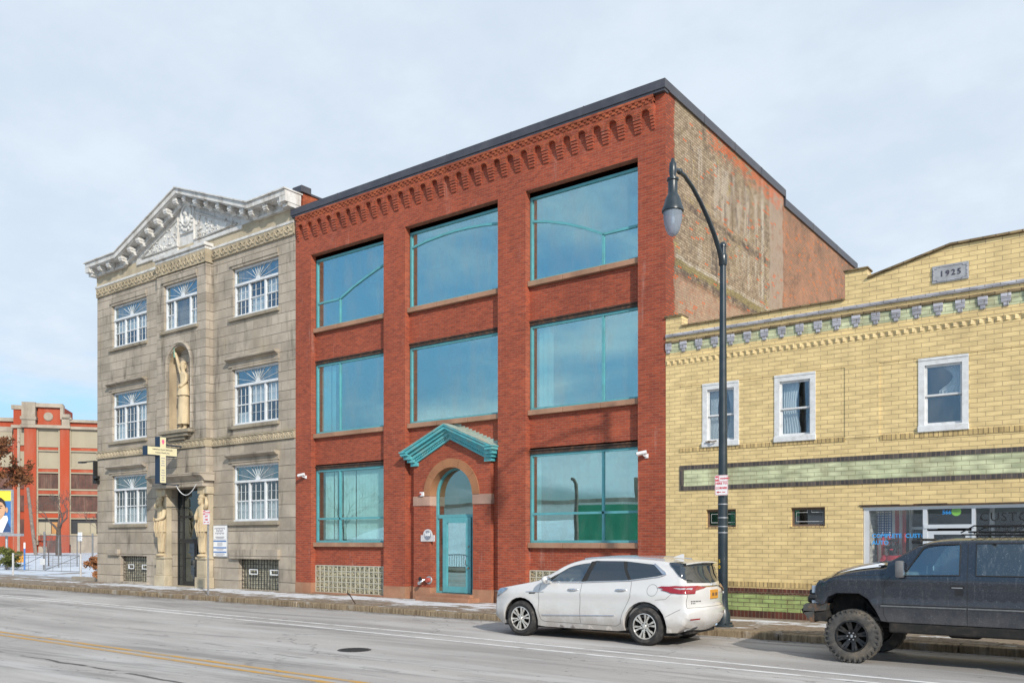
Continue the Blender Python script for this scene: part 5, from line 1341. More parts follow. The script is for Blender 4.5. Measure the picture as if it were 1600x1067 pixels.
for k in range(60):
    a = rg.random()*6.28; e = rg.uniform(-.9,1.4); c = Vector((mx+.11*math.cos(a)*math.cos(e), my-.02+.12*math.sin(a)*math.cos(e), mz+1.40+.13*math.sin(e)))
    d = (c-Vector((mx,my,mz+1.38))).normalized()
    b.tube([c, c+d*.04+Vector((0,0,-.015)), c+d*.06+Vector((rg.uniform(-.02,.02),0,-.05))],[.018,.014,.003],4)
b.tube([(mx-.10,my-.05,mz+1.50),(mx-.13,my-.05,mz+1.60)],[.03,.003],5); b.tube([(mx+.10,my-.05,mz+1.50),(mx+.14,my-.05,mz+1.60)],[.03,.003],5)
b.build('mask_fur', pm('dark_fur',(.045,.04,.04),.5,20,.95), t)
b = MB(); b.ball((mx+.0,my-.14,mz+1.30),.045,.035,.02,8); b.build('mask_mouth', M['sign_red'], t, smooth=True)
b = MB()
for q in (-1,1): b.ball((mx+q*.045,my-.13,mz+1.41),.022,.015,.015,8)
b.build('mask_eyes', M['cam_white'], t, smooth=True)
# ------------------------------------------------------------------ street lamp on the kerb
LX, LY = -8.09, 18.84
t = thing('street_lamp', (LX,LY,.15), 'tall dark lamp post with curved arm and hanging teardrop lantern by the white car', 'street lamp')
b = MB(); b.lathe([(.0,.15),(.24,.15),(.24,.19),(.17,.21),(.165,.45),(.135,.52),(.118,.60),(.112,.8)],(LX,LY,0),'z',20)
for k in range(4):
    a = PI/4+k*PI/2; b.lathe([(.0,.245),(.022,.24),(.024,.2)],(LX+.205*math.cos(a),LY+.205*math.sin(a),0),'z',8)
b.build('base', M['lamp_green'], t, smooth=True)
b = MB(); b.lathe([(.112,.78),(.112,3.0),(.098,4.2),(.080,6.6),(.066,8.82),(.078,8.83),(.078,8.88),(.05,8.93),(.0,8.95)],(LX,LY,0),'z',20); b.build('pole', M['lamp_green'], t, smooth=True)
arm_pts = [(LX,18.80,8.45),(LX,18.62,8.72),(LX,18.36,8.98),(LX,18.02,9.24),(LX,17.62,9.49),(LX,17.22,9.68),(LX,16.85,9.79),(LX,16.55,9.80),(LX,16.34,9.76)]
b = MB(); b.tube(arm_pts,[.060,.056,.052,.048,.046,.044,.043,.042,.042],10); b.ball((LX,16.62,9.80),.065,.065,.065,10); b.lathe([(.08,8.40),(.095,8.43),(.095,8.62),(.08,8.66)],(LX,LY,0),'z',16); b.build('arm', M['lamp_green'], t, smooth=True)
b = MB(); lx, ly = LX, 16.30
b.lathe([(.0,9.98),(.03,9.96),(.043,9.90),(.072,9.86),(.077,9.68),(.065,9.62),(.065,9.57),(.122,9.55),(.122,9.51),(.097,9.49),(.097,9.24),(.112,9.22),(.158,9.12),(.195,8.98),(.222,8.92),(.227,8.87),(.207,8.86),(.0,8.87)],(lx,ly,0),'z',28)
b.build('lantern_hood', M['lamp_green'], t, smooth=True, angle=50)
def globe_mat():
    m, nt, out = newmat('ribbed_lamp_glass'); s = NT(nt); p = s.obj(); x, y_, z = s.xyz(p)
    g = s.n('ShaderNodeBsdfPrincipled'); s.set(g.inputs['Base Color'], (.36,.42,.50)); g.inputs['Roughness'].default_value = .15
    ang = s.math('ARCTAN2', s.math('SUBTRACT', y_, 16.30-LY), x)
    s.set(g.inputs['Normal'], s.bump(s.math('SINE', s.math('MULTIPLY', ang, 40)), .25, .01))
    tr = s.n('ShaderNodeBsdfTransparent'); s.set(tr.inputs['Color'], (.62,.68,.76))
    mx = s.n('ShaderNodeMixShader'); mx.inputs[0].default_value = .5
    nt.links.new(tr.outputs[0], mx.inputs[1]); nt.links.new(g.outputs[0], mx.inputs[2]); nt.links.new(mx.outputs[0], out.inputs['Surface']); return m
b = MB(); b.lathe([(.195,8.86),(.192,8.76),(.175,8.62),(.140,8.49),(.092,8.40),(.042,8.37),(.0,8.365)],(lx,ly,0),'z',32); b.build('globe', globe_mat(), t, smooth=True)
b = MB(); b.lathe([(.0,8.60),(.035,8.62),(.045,8.72),(.03,8.80),(.03,8.87)],(lx,ly,0),'z',12); b.build('bulb', M['cam_white'], t, smooth=True)
b = MB()
for z in (2.93,2.62,2.42,2.28): b.lathe([(.113,z),(.118,z+.004),(.118,z+.022),(.113,z+.026)],(LX,LY,0),'z',20)
b.build('steel_strap', M['galv'], t, smooth=True)
m_ = joined(moved(text_mb('5',.115,.001,bold=.004)),moved(text_mb('0',.115,.001,bold=.004),0,0,-.125)); moved(m_,LX-.035,LY-.116,1.60,rz=-.3).build('pole_number', pm('pole_yellow',(.75,.48,.03),.1,6,.5), t)
b = MB(); b.box(LX+.02,LX+.07,LY-.121,LY-.112,.92,.96); b.build('sticker', M['sign_white'], t)
def parking_sign(root, x, y, zc, w, h, rows_, arrow, dirn):
    b = MB()
    rr = .03; P = [(w/2-rr+rr*math.cos(a)*1.0, h/2-rr+rr*math.sin(a)) for a in (0,PI/4,PI/2)]+[(-w/2+rr+rr*math.cos(a), h/2-rr+rr*math.sin(a)) for a in (PI/2,3*PI/4,PI)]+[(-w/2+rr+rr*math.cos(a), -h/2+rr+rr*math.sin(a)) for a in (PI,5*PI/4,3*PI/2)]+[(w/2-rr+rr*math.cos(a), -h/2+rr+rr*math.sin(a)) for a in (-PI/2,-PI/4,0)]
    b.prism_y([(x+px,zc+pz) for px,pz in P], y-.004, y); pl = b.build('plate', M['sign_white'], root)
    b = MB(); b.wall([(x+px*.95,zc+pz*.965) for px,pz in P],[[(x+px*.91,zc+pz*.935) for px,pz in P]],y-.006,.002)
    b.box(x-w*.46,x-w*.16,y-.007,y-.0045,zc+h*.22,zc+h*.45)
    b.box(x-w*.46,x+w*.46,y-.007,y-.0045,zc+h*.19,zc+h*.205)
    ay = zc-h*.34
    heads = (-1,1) if arrow == 2 else (-1,)
    b.box(x-w*.28,x-w*.02,y-.007,y-.0045,ay-.008,ay+.008); b.box(x+w*.06,x+w*.30,y-.007,y-.0045,ay-.008,ay+.008)
    for s in heads:
        P3 = [(x+s*w*.40,ay),(x+s*w*.22,ay+.026),(x+s*w*.22,ay-.026)]
        b.prism_y(P3 if s < 0 else P3[::-1], y-.007, y-.0045)
    b.build('red_print', M['sign_red'], root)
    L = []
    for txt,sz,dz,dx in rows_: L.append(moved(text_mb(txt,sz,.0015,bold=.002),x+dx,y-.006,zc+dz))
    joined(*L).build('lettering', M['sign_red'], root)
    L = moved(text_mb('NO',h*.17,.001,bold=.003),x-w*.31,y-.0085,zc+h*.275); L.build('white_lettering', M['sign_white'], root)
SY = 18.69
t = thing('parking_sign', (LX+.03,SY,3.15), 'white NO STANDING HERE TO CORNER sign with red print strapped to the lamp post', 'traffic sign')
parking_sign(t, LX+.03, SY, 3.37, .315, .46, [('STANDING',.052,.135,.065),('HERE TO',.068,.02,0),('CORNER',.068,-.085,0)], 1, -1)
t = thing('parking_sign', (-27.72,18.62,.15), 'white NO STANDING ANY TIME sign on a thin steel post before the stone building', 'traffic sign')
b = MB(); b.box(-27.765,-27.705,18.62,18.64,.10,2.75); b.box(-27.765,-27.755,18.60,18.62,.1,2.7); b.box(-27.715,-27.705,18.60,18.62,.1,2.7); b.build('post', M['galv'], t)
parking_sign(t, -27.80, 18.59, 2.96, .42, .52, [('STANDING',.062,.155,.085),('ANY',.10,.005,0),('TIME',.10,-.115,0)], 2, 1)
b = MB(); b.lathe([(0,.004),(.30,.006),(.315,.008),(.325,.003)],(-12.5,11.6,0),'z',32)
for k in range(7):
    yy = -.22+.075*k; hw = math.sqrt(max(0,.27**2-yy*yy)); b.box(-12.5-hw,-12.5+hw,11.6+yy-.012,11.6+yy+.012,.006,.014)
tag(b.build('manhole_cover', pm('manhole_iron',(.045,.043,.042),.3,12,.6,bump=.4), loc=(-12.5,11.6,0)), 'round dark iron manhole cover in the middle of the road', 'manhole cover')
t = thing('lean_stick', (-20.3,18.7,.15), 'short rusty stake leaning at the kerb in front of the brick building', 'stake')
b = MB(); b.tube([(-20.1,18.72,.12),(-20.42,18.75,.42)],.018,6); b.tube([(-20.42,18.75,.42),(-20.52,18.75,.46)],.03,6); b.build('rod', M['rust'], t)
# ------------------------------------------------------------------ vehicles
def carpaint(name, col, metal=.0, rough=.3, coat=1.0, dirt=(.20,.17,.14), dirt_amt=.5, zlow=.3, zhigh=.95, speck=0, flake=0):
    m, nt, out = newmat(name); s = NT(nt); p = s.obj(); x, y, z = s.xyz(p)
    n = s.noise(p, 2.2, 6, .65); f = s.noise(p, 26, 4, .7)
    hgt = s.ramp(z, zlow, zhigh, 1, 0)
    d = s.math('MULTIPLY', s.math('ADD', s.math('MULTIPLY', hgt, .75), .08), s.ramp(s.math('ADD', n, s.math('MULTIPLY', hgt, .18)), .38, .72))
    d = s.math('MULTIPLY', d, s.math('ADD', s.math('MULTIPLY', f, .7), .55))
    c = s.mix(s.math('MULTIPLY', d, dirt_amt), col, dirt)
    if speck:
        w = s.noise(p, 55, 2, .8); st = s.noise(s.mapv(p,(9,9,1.6)), 2.2, 5, .75)
        c = s.mix(s.math('MULTIPLY', s.ramp(w, .60, .72), speck), c, (.36,.36,.37)); c = s.mix(s.math('MULTIPLY', s.ramp(st, .52, .75), speck*.75), c, (.22,.22,.235))
    b = s.bsdf(out, c, s.math('ADD', s.math('MULTIPLY', d, .45), rough, clamp=True), metal, None, .5)
    s.set(b.inputs['Coat Weight'], s.math('MULTIPLY', s.math('SUBTRACT', 1, s.math('MULTIPLY', d, 1.1), clamp=True), coat))
    return m
M['car_white'] = carpaint('pearl_white_paint', (.60,.59,.585), 0, .18, 1.0, (.31,.265,.22), .95, .25, .9)
M['car_black'] = carpaint('dusty_black_paint', (.010,.015,.026), 0, .26, .75, (.12,.112,.105), .75, .5, 1.35, speck=.24)
M['car_glass'] = glassmat('car_front_glass', (.66,.86,.88), .24, .01, (.8,.9,.95), 0, 1, .10)
def darkglass(name, col, dust=.0):
    m, nt, out = newmat(name); s = NT(nt); p = s.obj()
    c = s.mix(s.math('MULTIPLY', s.ramp(s.noise(s.mapv(p,(2,2,.6)), 6, 7, .75), .5, .75), dust), col, (.28,.29,.31))
    w = s.noise(p, 60, 2, .8)
    c = s.mix(s.math('MULTIPLY', s.ramp(w, .62, .72), dust), c, (.42,.44,.46))
    s.bsdf(out, c, .06, 0, None, .9, .3); return m
M['tint'] = darkglass('privacy_glass', (.020,.030,.042)); M['tint_dirty'] = darkglass('dusty_privacy_glass', (.022,.035,.048), .45)
M['tyre'] = pm('tyre_rubber', (.022,.021,.021), .3, 12, .85, dirt=(.14,.125,.11), dirt_amt=.55, dscale=5, bump=.2)
M['mud_tyre'] = pm('muddy_tyre_rubber', (.060,.058,.056), .35, 10, .95, dirt=(.22,.18,.135), dirt_amt=.7, dscale=3.0, bump=.4)
M['rim'] = pm('silver_alloy', (.60,.58,.55), .12, 10, .3, .45, dirt=(.16,.14,.12), dirt_amt=.5, dscale=6)
M['rim_dark'] = pm('black_alloy', (.018,.019,.022), .3, 10, .45, .3, dirt=(.10,.09,.08), dirt_amt=.5, dscale=6)
M['well'] = pm('wheel_well', (.012,.012,.012), .3, 6, .95, dirt=(.07,.055,.045), dirt_amt=.5, dscale=4)
M['tail_red'] = pm('tail_light_red', (.27,.008,.014), .1, 20, .12, coat=1)
M['tail_clear'] = pm('tail_light_clear', (.42,.40,.42), .1, 20, .2, coat=1)
M['lamp_clear'] = pm('headlight_lens', (.30,.36,.44), .25, 12, .1, .4, coat=1)
M['amber'] = pm('amber_lens', (.55,.16,.02), .1, 12, .2)
M['plate_gold'] = pm('gold_plate', (.58,.27,.03), .06, 12, .4)
M['gap'] = pm('pale_panel_gap', (.10,.095,.09), .1, 10, .8)
M['seam'] = pm('panel_gap', (.02,.02,.02), .1, 10, .8)
M['dusty_trim'] = pm('dusty_side_trim', (.13,.135,.14), .25, 6, .6)
M['seat'] = pm('grey_seat', (.20,.20,.20), .2, 6, .85)
M['snow_white'] = pm('thin_snow', (.72,.75,.80), .06, 5, .7)
M['hood_blue'] = pm('blue_hood_paint', (.012,.045,.16), .15, 4, .3, coat=.6)
def poly_in(p, L):
    c = False; n = len(L)
    for i in range(n):
        x1,y1 = L[i]; x2,y2 = L[(i+1)%n]
        if (y1 > p[1]) != (y2 > p[1]) and p[0] < (x2-x1)*(p[1]-y1)/(y2-y1)+x1: c = not c
    return c
def cdt_patch(outer, holes=(), step=.08):
    pts = []; edges = []
    for loop in [outer]+list(holes):
        o = len(pts); n = len(loop); pts += [Vector(p) for p in loop]; edges += [(o+i,o+(i+1)%n) for i in range(n)]
    xs = [p[0] for p in outer]; zs = [p[1] for p in outer]
    x = min(xs)+step*.5; k = 0
    def far(q):
        for loop in [outer]+list(holes):
            for i in range(len(loop)):
                a = Vector(loop[i]); b_ = Vector(loop[(i+1)%len(loop)]); ab = b_-a
                if ab.length_squared < 1e-12: continue
                t = max(0,min(1,(q-a).dot(ab)/ab.length_squared))
                if (a+ab*t-q).length < step*.45: return False
        return True
    while x < max(xs):
        z = min(zs)+step*(.5 if k % 2 else .95)
        while z < max(zs):
            q = Vector((x,z))
            if poly_in(q, outer) and not any(poly_in(q,h) for h in holes) and far(q): pts.append(q)
            z += step
        x += step; k += 1
    vs,_,fs,_,_,_ = delaunay_2d_cdt(pts, edges, [], 0, 1e-5)
    keep = []
    for f in fs:
        c = sum((vs[i] for i in f), Vector((0,0)))/len(f)
        if poly_in(c,outer) and not any(poly_in(c,h) for h in holes):
            a,b_,d = vs[f[0]],vs[f[1]],vs[f[2]]
            keep.append(tuple(f) if (b_-a).cross(d-a) > 0 else tuple(f[::-1]))
    return vs, keep
def offset_loop(L, d):
    """inward offset of a counter-clockwise loop; d is a list"""
    n = len(L); out = []
    for i in range(n):
        p0,p1,p2 = Vector(L[i-1]),Vector(L[i]),Vector(L[(i+1)%n])
        e1 = (p1-p0).normalized(); e2 = (p2-p1).normalized()
        n1 = Vector((-e1.y,e1.x)); n2 = Vector((-e2.y,e2.x)); nn = n1+n2
        nn = nn.normalized() if nn.length > 1e-6 else n1
        k = max(.45, nn.dot(n1))
        out.append(tuple(p1+nn*d[i]/k))
    return out
def resample(L, step):
    out = []
    n = len(L)
    for i in range(n):
        a = Vector(L[i]); b_ = Vector(L[(i+1)%n]); k = max(1, round((b_-a).length/step))
        out += [tuple(a.lerp(b_,j/k)) for j in range(k)]
    return out
def chaikin(L, keep=(), it=2):
    """round off an open polyline, ends kept"""
    for _ in range(it):
        o = [L[0]]
        for a,b_ in zip(L,L[1:]):
            o += [(a[0]*.75+b_[0]*.25,a[1]*.75+b_[1]*.25),(a[0]*.25+b_[0]*.75,a[1]*.25+b_[1]*.75)]
        o.append(L[-1]); L = o
    return L
from mathutils.bvhtree import BVHTree
class Body:
    """car body from a side outline (counter-clockwise seen from the driver's near side, -Y) and a half-width field W(x,z)"""
    def __init__(s, outline, W, round_r, plan_c):
        s.L = resample(outline, .09); s.W = W; s.r = [round_r(*p) for p in s.L]; s.c = [plan_c(*p) for p in s.L]
    def loop(s, q, th):
        """q: 0 centre .. 1 edge; th: 0 .. pi/2 through the rounded edge"""
        d = [c*q*q + r*(1-math.cos(th)) for c,r in zip(s.c,s.r)]
        return offset_loop(s.L, d)
    def build(s, root, name, mats, holes=()):
        b = MB(); n = len(s.L); rows_ = []
        def W_(p): return s.W(p[0],p[1])
        edge = s.loop(1, PI/2)
        for k in range(5):                 # rounded shoulder, near side -> centre
            th = PI/2*k/4
            lp = offset_loop(s.L, [c + r*(1-math.sin(th)) for c,r in zip(s.c,s.r)])
            cap = offset_loop(s.L, [c + r for c,r in zip(s.c,s.r)])
            rows_.append([(p[0], -(W_(cp)-r*(1-math.cos(th))), p[1]) for p,cp,r in zip(lp,cap,s.r)])
        last = rows_[-1]
        for q in (.75,.5,.25,0):
            lp = offset_loop(s.L, [c*q*q for c in s.c])
            rows_.append([(p[0], l[1]*q, p[1]) for p,l in zip(lp,last)])
        half = len(rows_)
        for sgn in (1,-1):
            vs = [(p[0],p[1]*sgn,p[2]) for r_ in rows_ for p in r_]
            fs = []
            for i in range(half-1):
                for k in range(n):
                    f = (i*n+k, i*n+(k+1)%n, (i+1)*n+(k+1)%n, (i+1)*n+k)
                    fs.append(f[::-1] if sgn > 0 else f)
            b.add(vs, fs)
            cap = [(p[0],p[2]) for p in rows_[0]]
            pv, pf = cdt_patch(cap, holes)
            b.add([(p[0], -sgn*s.W(p[0],p[1]), p[1]) for p in pv], [f if sgn > 0 else f[::-1] for f in pf])
        bm = bmesh.new(); me = bpy.data.meshes.new('tmp'); me.from_pydata(b.v,[],b.f); bm.from_mesh(me); bpy.data.meshes.remove(me)
        bmesh.ops.remove_doubles(bm, verts=bm.verts[:], dist=.002); bmesh.ops.recalc_face_normals(bm, faces=bm.faces[:])
        s.bvh = BVHTree.FromBMesh(bm)
        c = MB(); c.bm(bm)
        return c.build(name, mats, root, smooth=True, angle=32)
    def on(s, ax, p, sgn, eps):
        """the body's skin met coming from one side (ax 'y': p=(x,z); ax 'x': p=(y,z); ax 'z': p=(x,y)), lifted by eps"""
        if ax == 'y': o = Vector((p[0],sgn*3,p[1])); d = Vector((0,-sgn,0))
        elif ax == 'x': o = Vector((sgn*6,p[0],p[1])); d = Vector((-sgn,0,0))
        else: o = Vector((p[0],p[1],5)); d = Vector((0,0,-1))
        h, nn, _, _ = s.bvh.ray_cast(o, d)
        if h is None or (ax == 'y' and (h.y*sgn < .45)):
            if ax == 'y': return (p[0], sgn*(s.W(*p)+eps), p[1])
            return None
        if nn.dot(d) > 0: nn = -nn
        return tuple(h+nn*eps)
    def lay(s, b, ax, poly, sgn, eps, step=.05, m=0):
        vs, fs = cdt_patch(resample(poly,min(.06,step)), (), step); pts = [s.on(ax,p,sgn,eps) for p in vs]
        ok = [f for f in fs if all(pts[i] is not None for i in f)]
        flip = (ax == 'y' and sgn > 0) or (ax == 'x' and sgn < 0)
        b.add([q or (0,0,0) for q in pts], [f[::-1] if flip else f for f in ok], m)
    def strip(s, b, ax, pts, sgn, w=.004, eps=.003):
        P = [Vector(p) for p in pts]; fine = []
        for a,c in zip(P,P[1:]):
            k = max(1,int((c-a).length/.03)); fine += [a.lerp(c,j/k) for j in range(k)]
        fine.append(P[-1]); q = [s.on(ax,p,sgn,eps) for p in fine]; q = [x for x in q if x]
        b.tube(q, w, 5)
    def patch(s, poly, side, eps, step=.08):
        vs, fs = cdt_patch(resample(poly,.06), (), step)
        return [s.on('y',p,side,eps) for p in vs], [f if side < 0 else f[::-1] for f in fs]
    def add_patch(s, b, poly, side, eps, step=.08, m=0):
        v, f = s.patch(poly, side, eps, step); b.add(v, f, m)
    def seam(s, b, pts, side, w=.0038, eps=.003):
        P = [Vector(p) for p in pts]; fine = []
        for a,c in zip(P,P[1:]):
            k = max(1,int((c-a).length/.05)); fine += [a.lerp(c,j/k) for j in range(k)]
        fine.append(P[-1]); v = []; f = []
        for i,p in enumerate(fine):
            d = (fine[min(i+1,len(fine)-1)]-fine[max(i-1,0)]).normalized(); nn = Vector((-d.y,d.x))*w
            for q in (p-nn,p+nn): v.append(s.on('y',q,side,eps))
        for i in range(len(fine)-1):
            q = (2*i,2*i+2,2*i+3,2*i+1); f.append(q if side < 0 else q[::-1])
        b.add(v,f)
def ribbon(b, prof, W_in, off, y0f=-1, y1f=1, n=10, bow=0):
    """glass laid over a lengthwise profile [(x,z)...]: spans -W_in(x,z)..W_in, lifted by off along the profile's normal, edges pulled back by bow"""
    v = []; f = []
    for i,p in enumerate(prof):
        a = Vector(prof[max(i-1,0)]); c = Vector(prof[min(i+1,len(prof)-1)]); d = (c-a).normalized(); nn = Vector((-d.y,d.x))
        w = W_in(*p)
        for k in range(n+1):
            q = y0f+(y1f-y0f)*k/n; o = off-bow*q*q
            v.append((p[0]+nn.x*o, w*q, p[1]+nn.y*o))
    for i in range(len(prof)-1):
        for k in range(n): f.append((i*(n+1)+k, i*(n+1)+k+1, (i+1)*(n+1)+k+1, (i+1)*(n+1)+k))
    b.add(v,f)
def wheel(root, x, yface, z, Rt, width, side, rim_r, tyre_m, rim_m, style, name='wheel'):
    """side -1: outer face at y=yface looking to -Y"""
    s = side; yo = yface
    Y = lambda d: yo - s*d     # d: distance inward from the outer face
    b = MB()
    prof = [(rim_r,Y(.02)),(rim_r+.012,Y(.004)),(rim_r+.03,Y(.0)),((rim_r+Rt)/2,Y(-.014)),(Rt-.06,Y(-.004)),(Rt-.025,Y(.014)),(Rt-.006,Y(.04)),(Rt,Y(.07)),(Rt,Y(width-.05)),(Rt-.02,Y(width-.02)),(rim_r+.03,Y(width)),(rim_r,Y(width-.02))]
    b.lathe(prof,(x,0,z),'y',48)
    if style == 'mud':
        for k in range(30):
            for row in range(4):
                a = 2*PI*(k+(row%2)*.5)/30; yy = Y(.03+row*(width-.06)/3.4); hw = .028
                ca,sa = math.cos(a),math.sin(a); da = .055
                V_ = []
                for rr in (Rt-.02,Rt+.005):
                    for aa in (a-da,a+da*.7):
                        for yy2 in (yy-hw,yy+hw): V_.append((x+rr*math.cos(aa),yy2,z+rr*math.sin(aa)))
                b.add(V_,[(0,1,3,2),(4,6,7,5),(0,4,5,1),(2,3,7,6),(0,2,6,4),(1,5,7,3)])
        b2 = MB()
        for k in range(30):
            a = 2*PI*(k+.25)/30; L0,L1 = Rt-.085,Rt-.005
            V_ = []
            for rr in (L0,L1):
                for aa in (a-.045,a+.03):
                    for yy2 in (Y(-.009),Y(.05)): V_.append((x+rr*math.cos(aa),yy2,z+rr*math.sin(aa)))
            b2.add(V_,[(0,1,3,2),(4,6,7,5),(0,4,5,1),(2,3,7,6),(0,2,6,4),(1,5,7,3)])
        b.add(b2.v,b2.f)
    else:
        for k in (.30,.5,.70): b.lathe([(Rt+.001,Y(width*k-.006)),(Rt-.006,Y(width*k)),(Rt+.001,Y(width*k+.006))],(x,0,z),'y',48)
    ty = b.build(name, tyre_m, root, smooth=True, angle=35)
    b = MB()
    b.lathe([(rim_r+.004,Y(.004)),(rim_r-.012,Y(.004)),(rim_r-.022,Y(.03)),(rim_r-.03,Y(width*.75)),(0,Y(width*.75))],(x,0,z),'y',40)
    b.build('rim_barrel', M['well'], ty, smooth=True, angle=35)
    b = MB()
    b.lathe([(rim_r+.006,Y(.0)),(rim_r-.010,Y(-.004)),(rim_r-.018,Y(.012)),(rim_r-.016,Y(.05))],(x,0,z),'y',40)
    def spoke(a, r0, r1, w0, w1, d0, d1, th=.03):
        ca,sa = math.cos(a),math.sin(a); V_ = []
        for rr,ww,dd in ((r0,w0,d0),(r1,w1,d1)):
            for tt in (-1,1):
                px = rr*ca - tt*ww*sa; pz = rr*sa + tt*ww*ca
                V_ += [(x+px,Y(dd),z+pz),(x+px,Y(dd+th),z+pz)]
        b.add(V_,[(0,2,6,4),(1,5,7,3),(0,4,5,1),(2,3,7,6),(0,1,3,2),(4,6,7,5)])
    if style == 'mud':
        for k in range(8):
            a = 2*PI*k/8+.2
            spoke(a-.10,.07,rim_r-.01,.018,.020,.075,.015); spoke(a+.13,.07,rim_r-.01,.018,.020,.075,.015)
            spoke(a+.015,.05,rim_r*.55,.045,.03,.075,.045)
        b.lathe([(0,Y(.035)),(.055,Y(.035)),(.062,Y(.05)),(.075,Y(.08)),(.10,Y(.09))],(x,0,z),'y',24)
    else:
        for k in range(6):
            a = 2*PI*k/6+.26
            for sg in (-1,1):
                spoke(a+sg*.17,.055,rim_r*.52,.016,.012,.012,.004); spoke(a+sg*(.15),rim_r*.5,rim_r-.006,.012,.014,.004,.006); spoke(a+sg*.22,rim_r*.60,rim_r-.006,.007,.016,.006,.006)
            spoke(a,.05,rim_r*.36,.036,.020,.014,.010)
        b.lathe([(0,Y(-.006)),(.035,Y(-.004)),(.045,Y(.008)),(.085,Y(.014)),(.09,Y(.03))],(x,0,z),'y',24)
    rm = b.build('rim', rim_m, ty, smooth=True, angle=30)
    b = MB()
    nn = 6
    for k in range(nn):
        a = 2*PI*k/nn; b.lathe([(0,Y(.004)),(.011,Y(.004)),(.012,Y(.02))],(x+.065*math.cos(a),0,z+.065*math.sin(a)),'y',8)
    if style == 'mud': b.box(x-.018,x+.018,Y(.036),Y(.0335),z-.025,z+.025) if s > 0 else b.box(x-.018,x+.018,Y(.0335),Y(.036),z-.025,z+.025)
    b.build('wheel_nuts', M['seam'] if style != 'mud' else M['galv'], ty)
    return ty
def arch_pts(cx_, cz_, r, zb, n=14):
    """wheel arch from rear foot to front foot; loop runs front->rear along the bottom, so give it left to right"""
    a0 = math.asin(max(-1,min(1,(zb-cz_)/r)))
    return [(cx_+r*math.cos(PI-a0+(2*a0-PI)*i/n), cz_+r*math.sin(PI-a0+(2*a0-PI)*i/n)) for i in range(n+1)]
